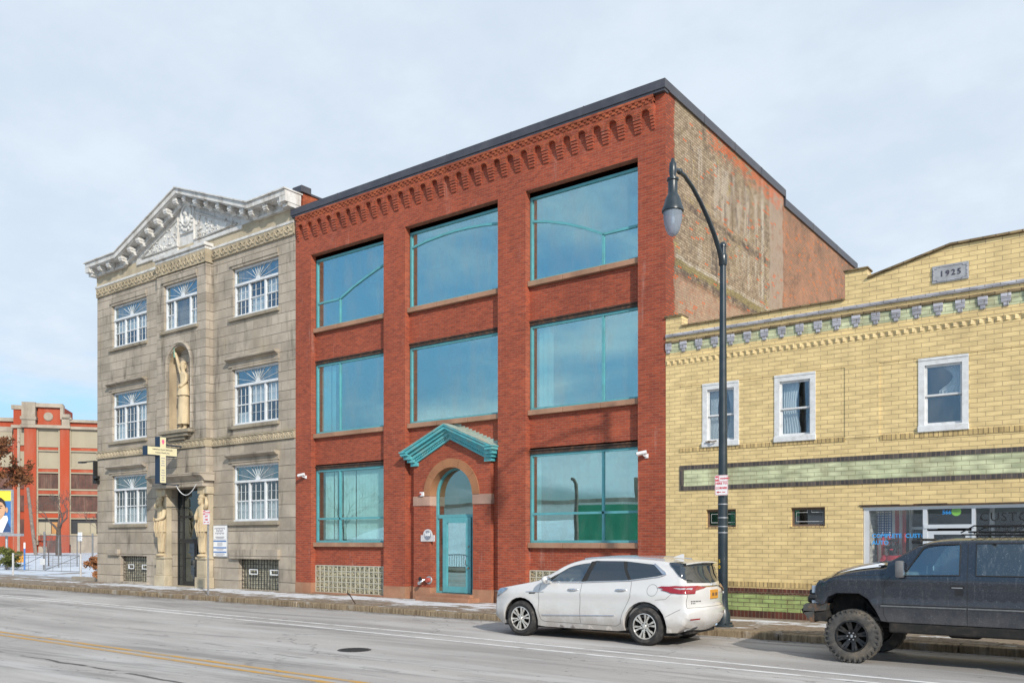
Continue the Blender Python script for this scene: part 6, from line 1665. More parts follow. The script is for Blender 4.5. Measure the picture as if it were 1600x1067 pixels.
# ---- white crossover ------------------------------------------------
def white_car():
    t = thing('white_suv', (-9.9,16.52,0), 'dirty white three-row crossover car parked at the kerb facing left', 'car', local=True)
    def W(x,z):
        w = .985
        if z > 1.02: w -= (z-1.02)*.30 + max(0,z-1.45)*.22
        if z < .62: w -= (.62-z)**2*.55
        w += .014*math.exp(-((z-(.98+.035*x))/.05)**2) - .010*math.exp(-((z-(.83+.02*x))/.10)**2) + .012*math.exp(-((z-.52)/.06)**2)
        if x < -1.75: w -= .20*((-1.75-x)/.75)**2
        if x > 1.75: w -= .135*((x-1.75)/.85)**2
        for cx_,cz_ in ((-1.52,.40),(1.56,.41)):
            d = math.hypot(x-cx_,z-cz_); w += .018*math.exp(-((d-.50)/.07)**2)
        return w
    top = chaikin([(-2.40,.26),(-2.50,.42),(-2.53,.60),(-2.52,.78),(-2.47,.92),(-2.36,1.01),(-2.1,1.08),(-1.7,1.15),(-1.25,1.235),(-1.08,1.27),(-.78,1.45),(-.45,1.64),(-.15,1.735),(.25,1.785),(.8,1.80),(1.4,1.785),(1.95,1.735),(2.30,1.69),(2.34,1.655),(2.42,1.50),(2.52,1.29),(2.60,1.20),(2.625,1.05),(2.60,.84),(2.665,.78),(2.67,.60),(2.62,.44),(2.42,.30)],it=2)
    bottom_rev = [(2.05,.28)]+arch_pts(1.56,.41,.475,.28)[::-1]+[(.9,.25),(-.9,.24)]+arch_pts(-1.52,.40,.455,.26)[::-1]+[(-2.0,.25)]
    outline = (top+bottom_rev)[::-1]
    ar = sum(outline[i][0]*outline[(i+1)%len(outline)][1]-outline[(i+1)%len(outline)][0]*outline[i][1] for i in range(len(outline)))
    if ar < 0: outline = outline[::-1]
    def rr(x,z):
        if z > 1.5: return .085
        if x < -2.2 or x > 2.3: return .10
        if z > 1.0: return .07
        return .012
    def cc(x,z):
        if x < -2.15: return .20*min(1,(-2.15-x)/.3)+.02
        if x > 2.25: return .15*min(1,(x-2.25)/.3)+.03
        if z > 1.4: return .05
        if z > 1.0: return .03
        return 0
    B = Body(outline,W,rr,cc)
    W1 = [(-.86,1.245),(-.60,1.405),(-.36,1.53),(-.10,1.625),(.20,1.665),(.28,1.668),(.06,1.245)]
    W1 = [(-.80,1.222),(.035,1.245),(.195,1.665),(-.05,1.632),(-.33,1.535),(-.56,1.405)]
    body = B.build(t,'body',M['car_white'],[W1])
    W2 = [(.175,1.255),(1.15,1.305),(1.03,1.50),(.955,1.685),(.325,1.682)]
    W3 = [(1.215,1.315),(1.80,1.40),(1.925,1.43),(1.90,1.47),(1.66,1.625),(1.05,1.682),(1.09,1.52)]
    for sd in (-1,1):
        g = MB(); B.add_patch(g,W1,sd,-.012); g.build('side_window',M['car_glass'],t,smooth=True)
        for P in (W2,W3):
            g = MB(); B.add_patch(g,P,sd,.011,.05); g.build('side_window',M['tint'],t,smooth=True)
        g = MB()
        B.add_patch(g,[(.04,1.245),(.175,1.255),(.325,1.682),(.2,1.665)],sd,.013,.05); B.add_patch(g,[(1.15,1.305),(1.215,1.315),(1.09,1.52),(1.05,1.682),(.955,1.685),(1.03,1.50)],sd,.008,.05)
        B.add_patch(g,[(-.95,1.19),(-.80,1.222),(-.56,1.405),(-.72,1.32)],sd,.010,.05)
        g.build('window_pillar',M['seam'],t,smooth=True)
        g = MB()
        for P in ([(-.98,1.175),(-.80,1.205),(.04,1.225),(1.2,1.292),(1.84,1.382),(1.98,1.43),(1.95,1.475),(1.69,1.645)],):
            B.strip(g,'y',P,sd,.011,.010)
        B.lay(g,'y',[(1.90,1.44),(1.985,1.425),(1.955,1.48),(1.70,1.648),(1.665,1.63)],sd,.013)
        g.build('window_trim',M['chrome'],t,smooth=True)
        g = MB()
        B.seam(g,[(-.99,1.18),(-1.02,1.0),(-1.03,.6),(-.97,.40),(-.90,.36),(.03,.36)],sd); B.seam(g,[(.06,1.23),(.045,1.0),(.035,.7),(.04,.36),(.9,.36),(1.01,.42),(1.06,.62),(1.24,.98),(1.235,1.28)],sd)
        B.seam(g,[(2.02,.60),(2.2,.70),(2.32,.76)],sd,.004); B.seam(g,[(1.8,.93),(2.02,.95),(2.14,1.06)],sd,.003)
        B.seam(g,[(1.725+.115*math.cos(a),1.12+.115*math.sin(a)) for a in [2*PI*k/20 for k in range(21)]],sd,.003)
        g.build('panel_gap',M['gap'],t)
        for hx in (-.14,1.02):
            g = MB(); hz = 1.075+(.03 if hx>0 else 0); pts = [(hx+dx,sd*(W(hx,hz)+o),hz+.004*dx) for dx,o in ((-.13,.0),(-.09,.030),(0,.040),(.09,.030),(.13,0))]
            g.tube(pts,[.012,.022,.024,.022,.012],8); g.build('door_handle',M['chrome'],t,smooth=True)
        g = MB(); g.tube([(x,sd*(W(x,z)+.006),z) for x,z in [(-.93+1.80*k/12,.50+.072*k/12) for k in range(13)]],.012,6); g.build('side_moulding',M['chrome'],t,smooth=True)
        g = MB(); g.tube([(x,sd*(W(x,z)+.004),z) for x,z in [(-1.36,.985),(-1.2,.992),(-.88,1.0)]],[.010,.020,.006],8); g.build('fender_vent',M['chrome'],t,smooth=True)
        g = MB(); B.add_patch(g,[(-1.28,.945),(-1.12,.955),(-1.10,.985),(-1.27,.98)],sd,.006,.05); g.build('vent_opening',M['seam'],t)
        # mirror
        my = sd*(W(-.78,1.22))
        g = MB(); g.tube([(-.74,my,1.20),(-.74,my+sd*.10,1.235)],[.03,.025],8); g.ball((-.74,my+sd*.19,1.27),.085,.125,.088,14); mi = g.build('mirror',M['car_white'],t,smooth=True)
        g = MB(); g.ball((-.68,my+sd*.19,1.27),.035,.105,.07,12); g.build('mirror_glass',M['chrome'],mi,smooth=True)
        # head- and tail-lights follow the corner curve
        g = MB(); P = [(-2.34,.84),(-2.24,.85),(-2.06,.915),(-1.84,1.045),(-2.0,1.045),(-2.2,1.01),(-2.33,.96)]
        B.lay(g,'y',P,sd,.020,.03); g.build('headlight',M['lamp_clear'],t,smooth=True)
        g = MB(); P = [(1.945,1.185),(2.0,1.12),(2.12,1.075),(2.30,1.06),(2.50,1.065),(2.50,1.205),(2.2,1.215)]
        B.lay(g,'y',P,sd,.022,.025); g.build('tail_light',M['tail_red'],t,smooth=True)
        g = MB(); B.lay(g,'y',[(2.16,1.165),(2.30,1.14),(2.46,1.135),(2.46,1.16),(2.3,1.17)],sd,.028,.02); g.build('tail_light_bar',M['tail_clear'],t,smooth=True)
        g = MB(); B.strip(g,'z',[(-.05+.21*k,sd*.63) for k in range(10)],1,.014,.018)
        g.build('roof_rail',M['chrome'],t,smooth=True)
    # windscreen, tailgate glass, spoiler, aerial
    g = MB(); B.lay(g,'z',[(-1.05,-.76),(-1.09,0),(-1.05,.76),(-.70,.715),(-.30,.63),(-.27,0),(-.30,-.63),(-.70,-.715)],1,.006,.08); g.build('windscreen',M['tint'],t,smooth=True)
    g = MB(); B.lay(g,'x',[(-.74,1.275),(0,1.255),(.74,1.275),(.70,1.45),(.62,1.615),(0,1.64),(-.62,1.615),(-.70,1.45)],1,.008,.07); g.build('rear_window',M['tint'],t,smooth=True)
    g = MB(); v=[]; n=14
    for k in range(n+1):
        q = -1+2*k/n; xo = 2.43-.08*q*q; y = .72*q
        v += [(2.08-.04*q*q,y,1.722-.055*q*q),(xo,y,1.690-.035*q*q),(xo,y,1.664-.035*q*q),(2.25,y,1.645-.03*q*q)]
    g.add(v,[(4*k+j,4*k+j+1,4*k+j+5,4*k+j+4) for k in range(n) for j in range(3)]); g.build('rear_spoiler',M['car_white'],t,smooth=True)
    for sd in (-1,1):
        g = MB(); B.lay(g,'y',[(2.00,1.655),(2.16,1.50),(2.34,1.335),(2.42,1.30),(2.40,1.42),(2.30,1.60),(2.22,1.665)],sd,.022,.025); g.build('rear_pillar',M['tint'],t,smooth=True)
        g = MB(); B.lay(g,'x',[(sd*.30,1.175),(sd*.95,1.075),(sd*.95,1.20),(sd*.60,1.205)][::sd],1,.024,.025); g.build('tail_light',M['tail_red'],t,smooth=True)
        g = MB(); B.lay(g,'x',[(sd*.56,.555),(sd*.80,.55),(sd*.80,.575),(sd*.56,.58)][::sd],1,.008); g.build('rear_reflector',M['tail_red'],t,smooth=True)
        g = MB(); B.strip(g,'x',[(sd*(.46+.05*k),.385-.012*k) for k in range(6)],1,.030,-.004); g.build('exhaust_tip',M['chrome'],t,smooth=True)
        g = MB(); B.strip(g,'x',[(sd*(.49+.045*k),.382-.011*k) for k in range(5)],1,.016,.016); g.build('exhaust_opening',M['seam'],t,smooth=True)
    g = MB(); g.add([(1.72,-.02,1.765),(1.95,-.025,1.74),(1.95,.025,1.74),(1.72,.02,1.765),(1.92,0,1.835),(1.96,0,1.825)],[(0,1,5,4),(3,4,5,2),(1,2,5),(0,4,3)]); g.build('roof_aerial',M['car_white'],t)
    g = MB(); B.strip(g,'x',[(-.62+.124*k,1.195) for k in range(11)],1,.016,.006); g.build('tailgate_bar',M['chrome'],t,smooth=True)
    xp = B.on('x',(0,1.03),1,0)[0]
    g = MB(); g.bbox(xp-.02,xp+.012,-.17,.17,.945,1.125,.006); g.box(xp+.0121,xp+.014,-.16,.16,.955,1.115); pl = g.build('licence_plate',M['plate_gold'],t)
    g = MB()
    for k in range(7): g.box(xp+.0142,xp+.016,-.12+.036*k,-.12+.036*k+.020,1.0,1.065) if k != 3 else None
    g.build('plate_marks',M['navy'],pl)
    g = MB(); B.strip(g,'x',[(.035*math.cos(a),1.235+.03*math.sin(a)) for a in [2*PI*k/12 for k in range(13)]],1,.008,.006); g.build('badge',M['chrome'],t)
    g = MB()
    for k in range(7): B.lay(g,'x',[(-.74+.04*k,.90),(-.74+.04*k+.024,.90),(-.74+.04*k+.024,.925),(-.74+.04*k,.925)],1,.004)
    for k in range(3): B.lay(g,'x',[(-.735+.04*k,.862),(-.735+.04*k+.02,.862),(-.735+.04*k+.02,.885),(-.735+.04*k,.885)],1,.004)
    g.build('badge_letters',M['seam'],t)
    g = MB(); B.strip(g,'x',[(-.86+.172*k,.80-.012*abs(5-k)/5) for k in range(11)],1,.0045,.001); B.strip(g,'x',[(-.80,1.22),(-.84,1.05),(-.86,.95),(-.86,.80)],1,.005,.001); B.strip(g,'x',[(.80,1.22),(.84,1.05),(.86,.95),(.86,.80)],1,.005,.001); g.build('tailgate_gap',M['gap'],t)
    # grille and bumper openings at the nose
    g = MB(); B.lay(g,'x',[(-.55,.62),(.55,.62),(.60,.88),(0,.93),(-.60,.88)],-1,.006); g.build('front_grille',M['seam'],t)
    g = MB(); B.strip(g,'x',[(-.55+.11*k,.76) for k in range(11)],-1,.018,.008); g.build('grille_bar',M['chrome'],t,smooth=True)
    for sd in (-1,1):
        g = MB(); B.lay(g,'x',[(sd*.62,.88),(sd*.93,.86),(sd*.93,1.0),(sd*.66,.97)][::sd],-1,.010); g.build('headlight',M['lamp_clear'],t,smooth=True)
    # dark sill, underbody, cabin
    g = MB(); g.box(-2.1,2.2,-.78,.78,.21,.36); g.box(-2.3,2.36,-.6,.6,.25,.33); g.build('underbody',M['well'],t)
    for sd in (-1,1):
        for cx_ in (-1.52,1.56):
            g = MB(); g.lathe([(.445,sd*.95),(.44,sd*.60),(.0,sd*.58)],(cx_,0,.405),'y',24,a0=-.15,a1=PI+.15); g.build('wheel_housing',M['well'],t)
    g = MB()
    g.box(-.95,1.8,-.86,.86,.55,.9)
    for sd in (-1,1):
        g.bbox(-.05,.55,sd*.42-.26,sd*.42+.26,.85,1.02,.06); g.bbox(.42,.60,sd*.42-.25,sd*.42+.25,.95,1.48,.07); g.bbox(.44,.56,sd*.42-.13,sd*.42+.13,1.46,1.64,.04)
    g.bbox(-1.0,-.62,-.78,.78,.95,1.16,.06)
    g.tube([(-.48,-.42+.18*math.cos(a),1.10+.18*math.sin(a)) for a in [2*PI*k/16 for k in range(16)]],.016,6,closed=True)
    g.box(.62,.66,-.68,.68,.9,1.6)
    g.build('seats',M['seat'],t)
    g = MB(); g.bbox(-.46,-.42,-.12,.12,1.52,1.58,.012); g.build('rear_view_mirror',M['black'],t)
    for sd in (-1,1):
        for cx_ in (-1.52,1.56): wheel(t,cx_,sd*.985,.392,.392,.255,sd,.255,M['tyre'],M['rim'],'road')
    return t
white_car()
# ---- lifted black off-roader -----------------------------------------
def black_truck():
    t = thing('black_suv', (-4.28,16.50,0), 'lifted dusty black off-road SUV with big muddy tyres and a roof rack', 'car', local=True)
    def W(x,z):
        w = .985
        if z > 1.50: w -= (z-1.50)*.20
        if z < 1.02: w -= (1.02-z)*.055
        w += .016*math.exp(-((z-1.005)/.028)**2) + .012*math.exp(-((z-1.44)/.05)**2)
        if x < -.25: w -= .055*((-.25-x)/.45)**2
        if x > 4.1: w -= .03*((x-4.1)/.35)**2
        return w
    WB = 3.34
    roofz = 2.165
    top = chaikin([(-.66,.98),(-.725,1.0),(-.73,1.18),(-.72,1.33),(-.69,1.41),(-.45,1.585),(-.05,1.69),(.35,1.75)],it=1)+chaikin([(.42,1.75),(.60,1.80),(.86,1.965),(1.05,2.09),(1.30,2.15),(1.8,roofz),(3.2,roofz),(4.1,2.15),(4.32,2.10),(4.40,1.95),(4.45,1.50),(4.46,1.1),(4.44,.76)],it=2)
    def trap(cx_): return [(cx_-.55,.985 if cx_ < 1 else .76),(cx_-.50,1.02),(cx_-.42,1.14),(cx_-.26,1.195),(cx_+.10,1.195),(cx_+.24,1.10),(cx_+.36,.93),(cx_+.43,.75)]
    bottom = [(-.56,.985),(-.505,1.0),(-.44,1.125),(-.29,1.195),(.08,1.20),(.23,1.11),(.35,.93),(.44,.745),(.55,.735),(WB-.62,.735)]+[(WB-.56,.80),(WB-.48,1.06),(WB-.34,1.16),(WB+.22,1.16),(WB+.38,1.05),(WB+.47,.80),(WB+.52,.745)]+[(4.3,.745)]
    outline = bottom+top[::-1]
    ar = sum(outline[i][0]*outline[(i+1)%len(outline)][1]-outline[(i+1)%len(outline)][0]*outline[i][1] for i in range(len(outline)))
    if ar < 0: outline = outline[::-1]
    B = Body(outline,W,lambda x,z: .07 if z > 2.0 else (.05 if z > 1.3 else .012), lambda x,z: .05 if (x < -.6 or z > 2.05) else (.12 if (x < .5 and z > 1.35) else (.03 if z > 1.35 else 0)))
    W1 = [(.80,1.525),(1.64,1.545),(1.645,2.035),(1.62,2.05),(1.18,2.035),(1.09,1.985)]
    B.build(t,'body',M['car_black'],[W1])
    W2 = [(1.88,1.545),(2.72,1.55),(2.72,2.065),(1.88,2.06)]; W3 = [(2.92,1.55),(4.15,1.56),(4.12,2.06),(2.92,2.065)]
    for sd in (-1,1):
        g = MB(); B.add_patch(g,W1,sd,-.015); g.build('side_window',M['car_glass'],t,smooth=True)
        for P in (W2,W3):
            g = MB(); B.add_patch(g,P,sd,.004); g.build('side_window',M['tint_dirty'],t,smooth=True)
        g = MB()
        for P in (W1,W2,W3): g.tube([(x,sd*(W(x,z)+.006),z) for x,z in P],.012,6,closed=True)
        g.build('window_seal',M['seam'],t)
        g = MB()
        B.seam(g,[(.60,1.50),(.50,1.42),(.475,1.1),(.49,.85),(.54,.75)],sd); B.seam(g,[(1.755,2.09),(1.755,.74)],sd); B.seam(g,[(2.80,2.09),(2.80,1.15),(2.72,.95),(2.70,.75)],sd)
        B.seam(g,[(-.70,1.385),(-.2,1.50),(.5,1.535)],sd,.005); g.build('panel_gap',M['seam'],t)
        g = MB(); B.strip(g,'y',[(.44,1.005),(1.745,1.01)],sd,.014,.004); B.strip(g,'y',[(1.765,1.01),(2.73,1.012)],sd,.014,.004); g.build('side_moulding',M['dusty_trim'],t)
        g = MB(); B.strip(g,'y',[(.44,1.035),(1.745,1.04)],sd,.007,.003); B.strip(g,'y',[(1.765,1.04),(2.73,1.042)],sd,.007,.003); g.build('moulding_gap',M['seam'],t)
        for hx in (1.53,2.58):
            g = MB(); B.add_patch(g,[(hx-.02,1.335),(hx+.18,1.335),(hx+.18,1.385),(hx-.02,1.385)],sd,.008,.05); B.add_patch(g,[(hx+.05,1.22),(hx+.17,1.22),(hx+.17,1.315),(hx+.05,1.315)],sd,.006,.05); g.build('door_handle',M['black'],t)
            g = MB(); g.tube([(hx,sd*(W(hx,1.36)+.012),1.345),(hx+.16,sd*(W(hx,1.36)+.012),1.345)],.008,6); g.build('handle_pull',M['galv'],t)
        yw = sd*W(.78,1.6); g = MB(); g.bbox(.70,.83,min(yw+sd*.03,yw+sd*.20),max(yw+sd*.03,yw+sd*.20),1.49,1.775,.035); g.tube([(.80,yw-sd*.03,1.56),(.78,yw+sd*.06,1.60)],.03,6); mi = g.build('mirror',pm('grey_mirror_plastic',(.12,.12,.125),.2,8,.5),t,smooth=True)
        g = MB(); g.bbox(.826,.834,min(yw+sd*.05,yw+sd*.18),max(yw+sd*.05,yw+sd*.18),1.52,1.745,.003); g.build('mirror_glass',M['chrome'],mi)
        # stacked side marker lamps at the front corner
        yl = sd*.915
        g = MB(); g.bbox(-.742,-.60,min(yl,yl-sd*.10)-.0,max(yl,yl-sd*.10)+.035*1,1.175,1.315,.012); g.build('headlight',M['lamp_clear'],t)
        g = MB(); g.bbox(-.742,-.60,min(yl,yl-sd*.10),max(yl,yl-sd*.10)+.035,.995,1.06,.012); g.build('turn_light',M['lamp_clear'],t)
        g = MB(); g.bbox(-.78,-.64,min(sd*.96,sd*.80),max(sd*.96,sd*.80),1.085,1.155,.015); g.build('lamp_bezel',M['iron'],t)
        g = MB(); g.bbox(4.40,4.475,min(sd*.82,sd*.95),max(sd*.82,sd*.95),1.15,1.75,.02); g.build('tail_light',M['tail_red'],t)
        g = MB(); g.bbox(.56,2.70,min(sd*.955,sd*.70),max(sd*.955,sd*.70),.56,.74,.03); g.build('rocker',M['well'],t)
    # windscreen, rear glass, hood
    g = MB(); B.lay(g,'z',[(.54,-.80),(.52,0),(.54,.80),(1.0,.70),(1.02,0),(1.0,-.70)],1,.008,.08); g.build('windscreen',M['tint'],t,smooth=True)
    g = MB(); B.lay(g,'x',[(-.76,1.5),(.76,1.5),(.72,1.98),(-.72,1.98)],1,.008,.1); g.build('rear_window',M['tint_dirty'],t)
    g = MB(); B.lay(g,'z',[(-.50,-.30),(-.36,-.66),(.22,-.74),(.30,0),(.22,.74),(-.36,.66),(-.50,.30)],1,.006,.08); g.build('hood_panel',M['hood_blue'],t,smooth=True)
    g = MB(); B.lay(g,'z',[(-.30,-.82),(.05,-.84),(.40,-.84),(.43,-.60),(.34,-.52),(.20,-.58),(.0,-.68),(-.15,-.76)],1,.012,.06); g.build('hood_snow',M['snow_white'],t,smooth=True)
    g = MB()
    for q in (-.5,.05): g.tube([(.47,q,1.70),(.60,q+.25,1.765),(.66,q+.42,1.80)],.012,5)
    g.bbox(.36,.50,-.80,.80,1.665,1.69,.008); g.build('wiper',M['black'],t)
    # grille, bull bar, winch bumper
    g = MB(); g.bbox(-.745,-.70,-.80,.80,1.02,1.31,.01); g.build('front_grille',M['iron'],t)
    g = MB()
    for z in (1.09,1.17,1.25): g.box(-.752,-.744,-.78,.78,z-.012,z+.012)
    g.build('grille_bar',M['galv'],t)
    bum = pm('rusty_steel_bumper',(.055,.055,.052),.3,5,.7,dirt=(.32,.13,.035),dirt_amt=.75,dscale=4)
    g = MB()
    P = [(-.87,.83),(-.87,.955),(-.84,.985),(-.50,1.0),(-.53,.90),(-.70,.90)]
    g.prism_y([(-.885,.83),(-.50,.885),(-.46,1.0),(-.84,.992),(-.885,.955)],-.93,.93)
    g.prism_y([(-.86,.80),(-.76,.66),(-.70,.66),(-.70,.86),(-.885,.86)],-.93,.93)
    g.build('bumper',bum,t)
    g = MB(); g.prism_y([(-.80,.70),(-.46,.68),(-.50,.88),(-.84,.86)],-.90,.90); g.build('bumper_underside',M['well'],t)
    g = MB(); g.tube([(-.80,-.62,1.0),(-.80,-.60,1.17),(-.79,.60,1.17),(-.80,.62,1.0)],.032,8); g.bbox(-.85,-.72,-.82,-.46,1.0,1.12,.03); g.bbox(-.85,-.72,.46,.82,1.0,1.12,.03); g.bbox(-.80,-.74,-.86,-.74,1.10,1.24,.02); g.build('bull_bar',M['black'],t,smooth=True)
    g = MB()
    for q in (-.7,.7): g.bbox(-.93,-.87,q-.05,q+.05,.86,.95,.015); g.tube([(-.93+.0,q-.03,.90),(-.97,q-.03,.86),(-.97,q+.03,.80),(-.94,q+.03,.85)],.016,6)
    g.build('tow_shackle',M['black'],t,smooth=True)
    g = MB(); g.ball((-.77,-.80,1.13),.03,.03,.03,8); g.build('clearance_light',M['tail_red'],t,smooth=True)
    # roof rack basket
    g = MB()
    for z in (2.25,2.35):
        g.tube([(1.72 if z < 2.3 else 1.80,-.62,z),(4.0,-.62,z)],.014,6); g.tube([(1.72 if z < 2.3 else 1.80,.62,z),(4.0,.62,z)],.014,6); g.tube([(1.72 if z < 2.3 else 1.80,-.62,z),(1.72 if z < 2.3 else 1.80,.62,z)],.014,6); g.tube([(4.0,-.62,z),(4.0,.62,z)],.014,6)
    for k in range(17):
        x = 1.86+.13*k
        for y in (-.62,.62): g.tube([(x,y,2.25),(x,y,2.35)],.007,5)
        g.tube([(x,-.62,2.245),(x,.62,2.245)],.008,5)
    for y in (-.62,.62): g.tube([(1.60,y,2.235),(1.80,y,2.35)],.012,6)
    for x in (1.85,2.9,3.9):
        for y in (-.66,.66): g.tube([(x,y,2.15),(x,y,2.25)],.016,6)
    g.bbox(1.62,4.1,-.70,-.62,2.19,2.215,.008); g.bbox(1.62,4.1,.62,.70,2.19,2.215,.008)
    g.build('roof_rack',M['black'],t)
    g = MB(); g.bbox(.86,1.02,-.70,-.58,2.06,2.12,.015); g.bbox(.90,1.02,-.50,.55,2.10,2.145,.012); g.build('light_bar',M['black'],t)
    # chassis
    g = MB()
    g.bbox(-.6,4.4,-.50,-.38,.60,.74,.02); g.bbox(-.6,4.4,.38,.50,.60,.74,.02); g.box(-.4,4.3,-.92,.92,.74,.80)
    for cx_ in (-.03,WB-.03): g.tube([(cx_,-.72,.46),(cx_,.72,.46)],.05,10); g.ball((cx_,.12,.46),.16,.14,.16,10)
    g.bbox(1.35,1.85,-.30,.25,.46,.62,.05); g.tube([(.1,.1,.52),(3.3,.1,.50)],.035,8); g.tube([(1.9,.3,.58),(4.3,.45,.62)],.04,8)
    g.bbox(2.05,2.2,-.45,-.25,.52,.60,.02)
    for cx_ in (-.03,WB-.03):
        for y in (-.55,.55): g.tube([(cx_+.12,y,.50),(cx_+.05,y*.95,1.1)],.035,8)
    g.build('chassis',M['well'],t)
    for sd in (-1,1):
        for cx_ in (-.03,WB-.03): g = MB(); g.prism_y([(cx_-.52,.80),(cx_+.48,.76),(cx_+.30,1.15),(cx_+.08,1.21),(cx_-.30,1.205),(cx_-.46,1.10)][::1], min(sd*.50,sd*.52), max(sd*.50,sd*.52)); g.add([(cx_-.52,sd*.51,1.02),(cx_-.52,sd*.95,1.02),(cx_-.30,sd*.95,1.2),(cx_-.30,sd*.51,1.2),(cx_+.1,sd*.95,1.21),(cx_+.1,sd*.51,1.21),(cx_+.45,sd*.95,.77),(cx_+.45,sd*.51,.77)],[(0,1,2,3),(3,2,4,5),(5,4,6,7)]); g.build('wheel_housing',M['well'],t)
    g = MB(); g.box(.62,2.9,-.86,.86,.9,1.42)
    for sd in (-1,1): g.bbox(1.35,1.90,sd*.42-.26,sd*.42+.26,1.25,1.45,.06); g.bbox(1.72,1.90,sd*.42-.24,sd*.42+.24,1.40,1.86,.06)
    g.bbox(.60,.95,-.80,.80,1.40,1.58,.05); g.box(1.98,2.02,-.84,.84,1.4,2.08)
    g.build('seats',M['seat'],t)
    g = MB(); g.tube([(1.08,-.42+.19*math.cos(a),1.55+.19*math.sin(a)) for a in [2*PI*k/16 for k in range(16)]],.016,6,closed=True); g.bbox(1.08,1.11,-.1,.1,1.96,2.02,.01); g.build('steering_wheel',M['black'],t)
    for sd in (-1,1):
        for cx_ in (-.03,WB-.03): wheel(t,cx_,sd*1.03,.465,.455,.32,sd,.268,M['mud_tyre'],M['rim_dark'],'mud')
    return t
black_truck()
# ------------------------------------------------------------------ left background: factory, lot, trees
th = R(51.87); FO = Vector((-150,68.6,0))
FB = thing('factory_building', (-150,68.6,0), 'old orange and cream factory far beyond the snowy lot, with a raised corner tower', 'building', rz=th, local=True)
# local frame: x runs along the long front to the right, -y faces the street
def piers(b, xs, z0, z1, y=-.25): 
    for x0,x1 in xs: b.box(x0,x1,y,.4,z0,z1)
fl = [(18.05,20.75),(14.45,17.05),(10.85,13.4),(7.05,9.7),(3.33,5.75)]
b = MB()
b.box(-1.9,45,.5,24,0,22.0); b.box(-1.9,3.9,.45,6,20.5,24.4)
wl = b.build('wall', M['orange'], FB)
b = MB()
bays_ = [(-.07,2.98)]+[(4.9+k*6.6,4.9+k*6.6+4.9) for k in range(6)]
for x0,x1 in bays_:
    for (z0,z1),(zn,_) in zip(fl, fl[1:]+[(1.4,0)]): b.box(x0-.1,x1+.1,.0,.55,_+.25 if _ else 2.2,z0-.25)
piers(b,[(-2.1,-.30),(3.30,4.72)],0,20.9,-.35)
for k in range(6): piers(b,[(9.95+k*6.6,11.3+k*6.6)],0,20.9,-.30)
b.box(-.1,3.4,-.05,.5,21.45,24.3); b.box(4.8,45,.05,.5,21.35,22.0)
b.build('orange_band', M['orange'], FB)
b = MB()
for x0,x1 in bays_:
    b.box(x0-.25,x0,-.08,.5,1.5,20.9); b.box(x1,x1+.25,-.08,.5,1.5,20.9)
    for z0,z1 in fl: b.box(x0-.2,x1+.2,-.12,.5,z0-.27,z0-.02); b.box(x0-.2,x1+.2,-.10,.5,z1+.02,z1+.22)
b.build('cream_trim', M['cream_wall'], FB)
b = MB()
b.box(-2.6,4.9,-.7,.5,20.9,21.4); b.box(4.9,45,-.35,.5,20.85,21.3); b.box(4.7,45,-.4,.6,22.0,22.45)
b.box(-2.4,-.35,-.75,.5,21.4,25.1); b.box(-.35,3.7,-.55,.5,24.35,25.0); b.box(3.35,3.85,-.5,.5,22.6,24.8); b.box(3.4,5.1,-.6,.5,22.4,22.75); b.box(3.6,4.8,-.6,.5,21.3,23.3)
b.box(-2.6,-.2,-.9,.5,22.2,22.7)
b.build('concrete_parapet', M['old_concrete'], FB)
b = MB(); b.lathe([(0,-.30),(.55,-.28),(.72,-.2),(.75,.0)],(1.48,0,22.85),'y',12); b.build('rosette', M['old_concrete'], FB)
for i,(x0,x1) in enumerate(bays_[:2]+bays_[2:]):
    for j,(z0,z1) in enumerate(fl):
        b = MB(); b.box(x0,x1,.22,.5,z0,z1); w = b.build('window', M['cream_wall'] if j < 2 else (M['rusty_sheet'] if j < 4 else M['dark_room']), FB)
        b = MB()
        if j < 2: b.box(x0+.02,x1-.02,.16,.22,z1-.14,z1-.02); b.build('window_shade', M['old_concrete'], w)
        elif j < 4:
            for k in range(1,9): xx = x0+(x1-x0)*k/9; b.box(xx-.03,xx+.03,.17,.215,z0,z1)
            b.build('window_ribs', M['bark'], w)
        else:
            if i == 0: b.box(x0,x0+1.0,.15,.21,z0,z1-.5); b.box(x0+1.05,x0+1.9,.15,.21,z0,z1-.5); b.build('cream_panel', M['cream_wall'], w); b = MB(); b.box(x0+2.0,x1,.15,.21,z0,z1-.5); b.build('plywood_panel', M['plywood'], w)
            else: b.box(x0+1.0,x0+2.9,.15,.21,z0,z1-.6); b.box(x0+2.96,x1-1.0,.15,.21,z0,z1-.6); b.build('cream_panel', M['cream_wall'], w)
b = MB(); b.box(4.9,45,-.15,.5,0,3.0); b.box(-.07,2.9,.1,.5,0,1.2); b.build('ground_wall', M['old_concrete'], FB)
b = MB(); b.box(1.2,3.0,.05,.45,0,2.6); b.build('loading_door', M['rusty_sheet'], FB)
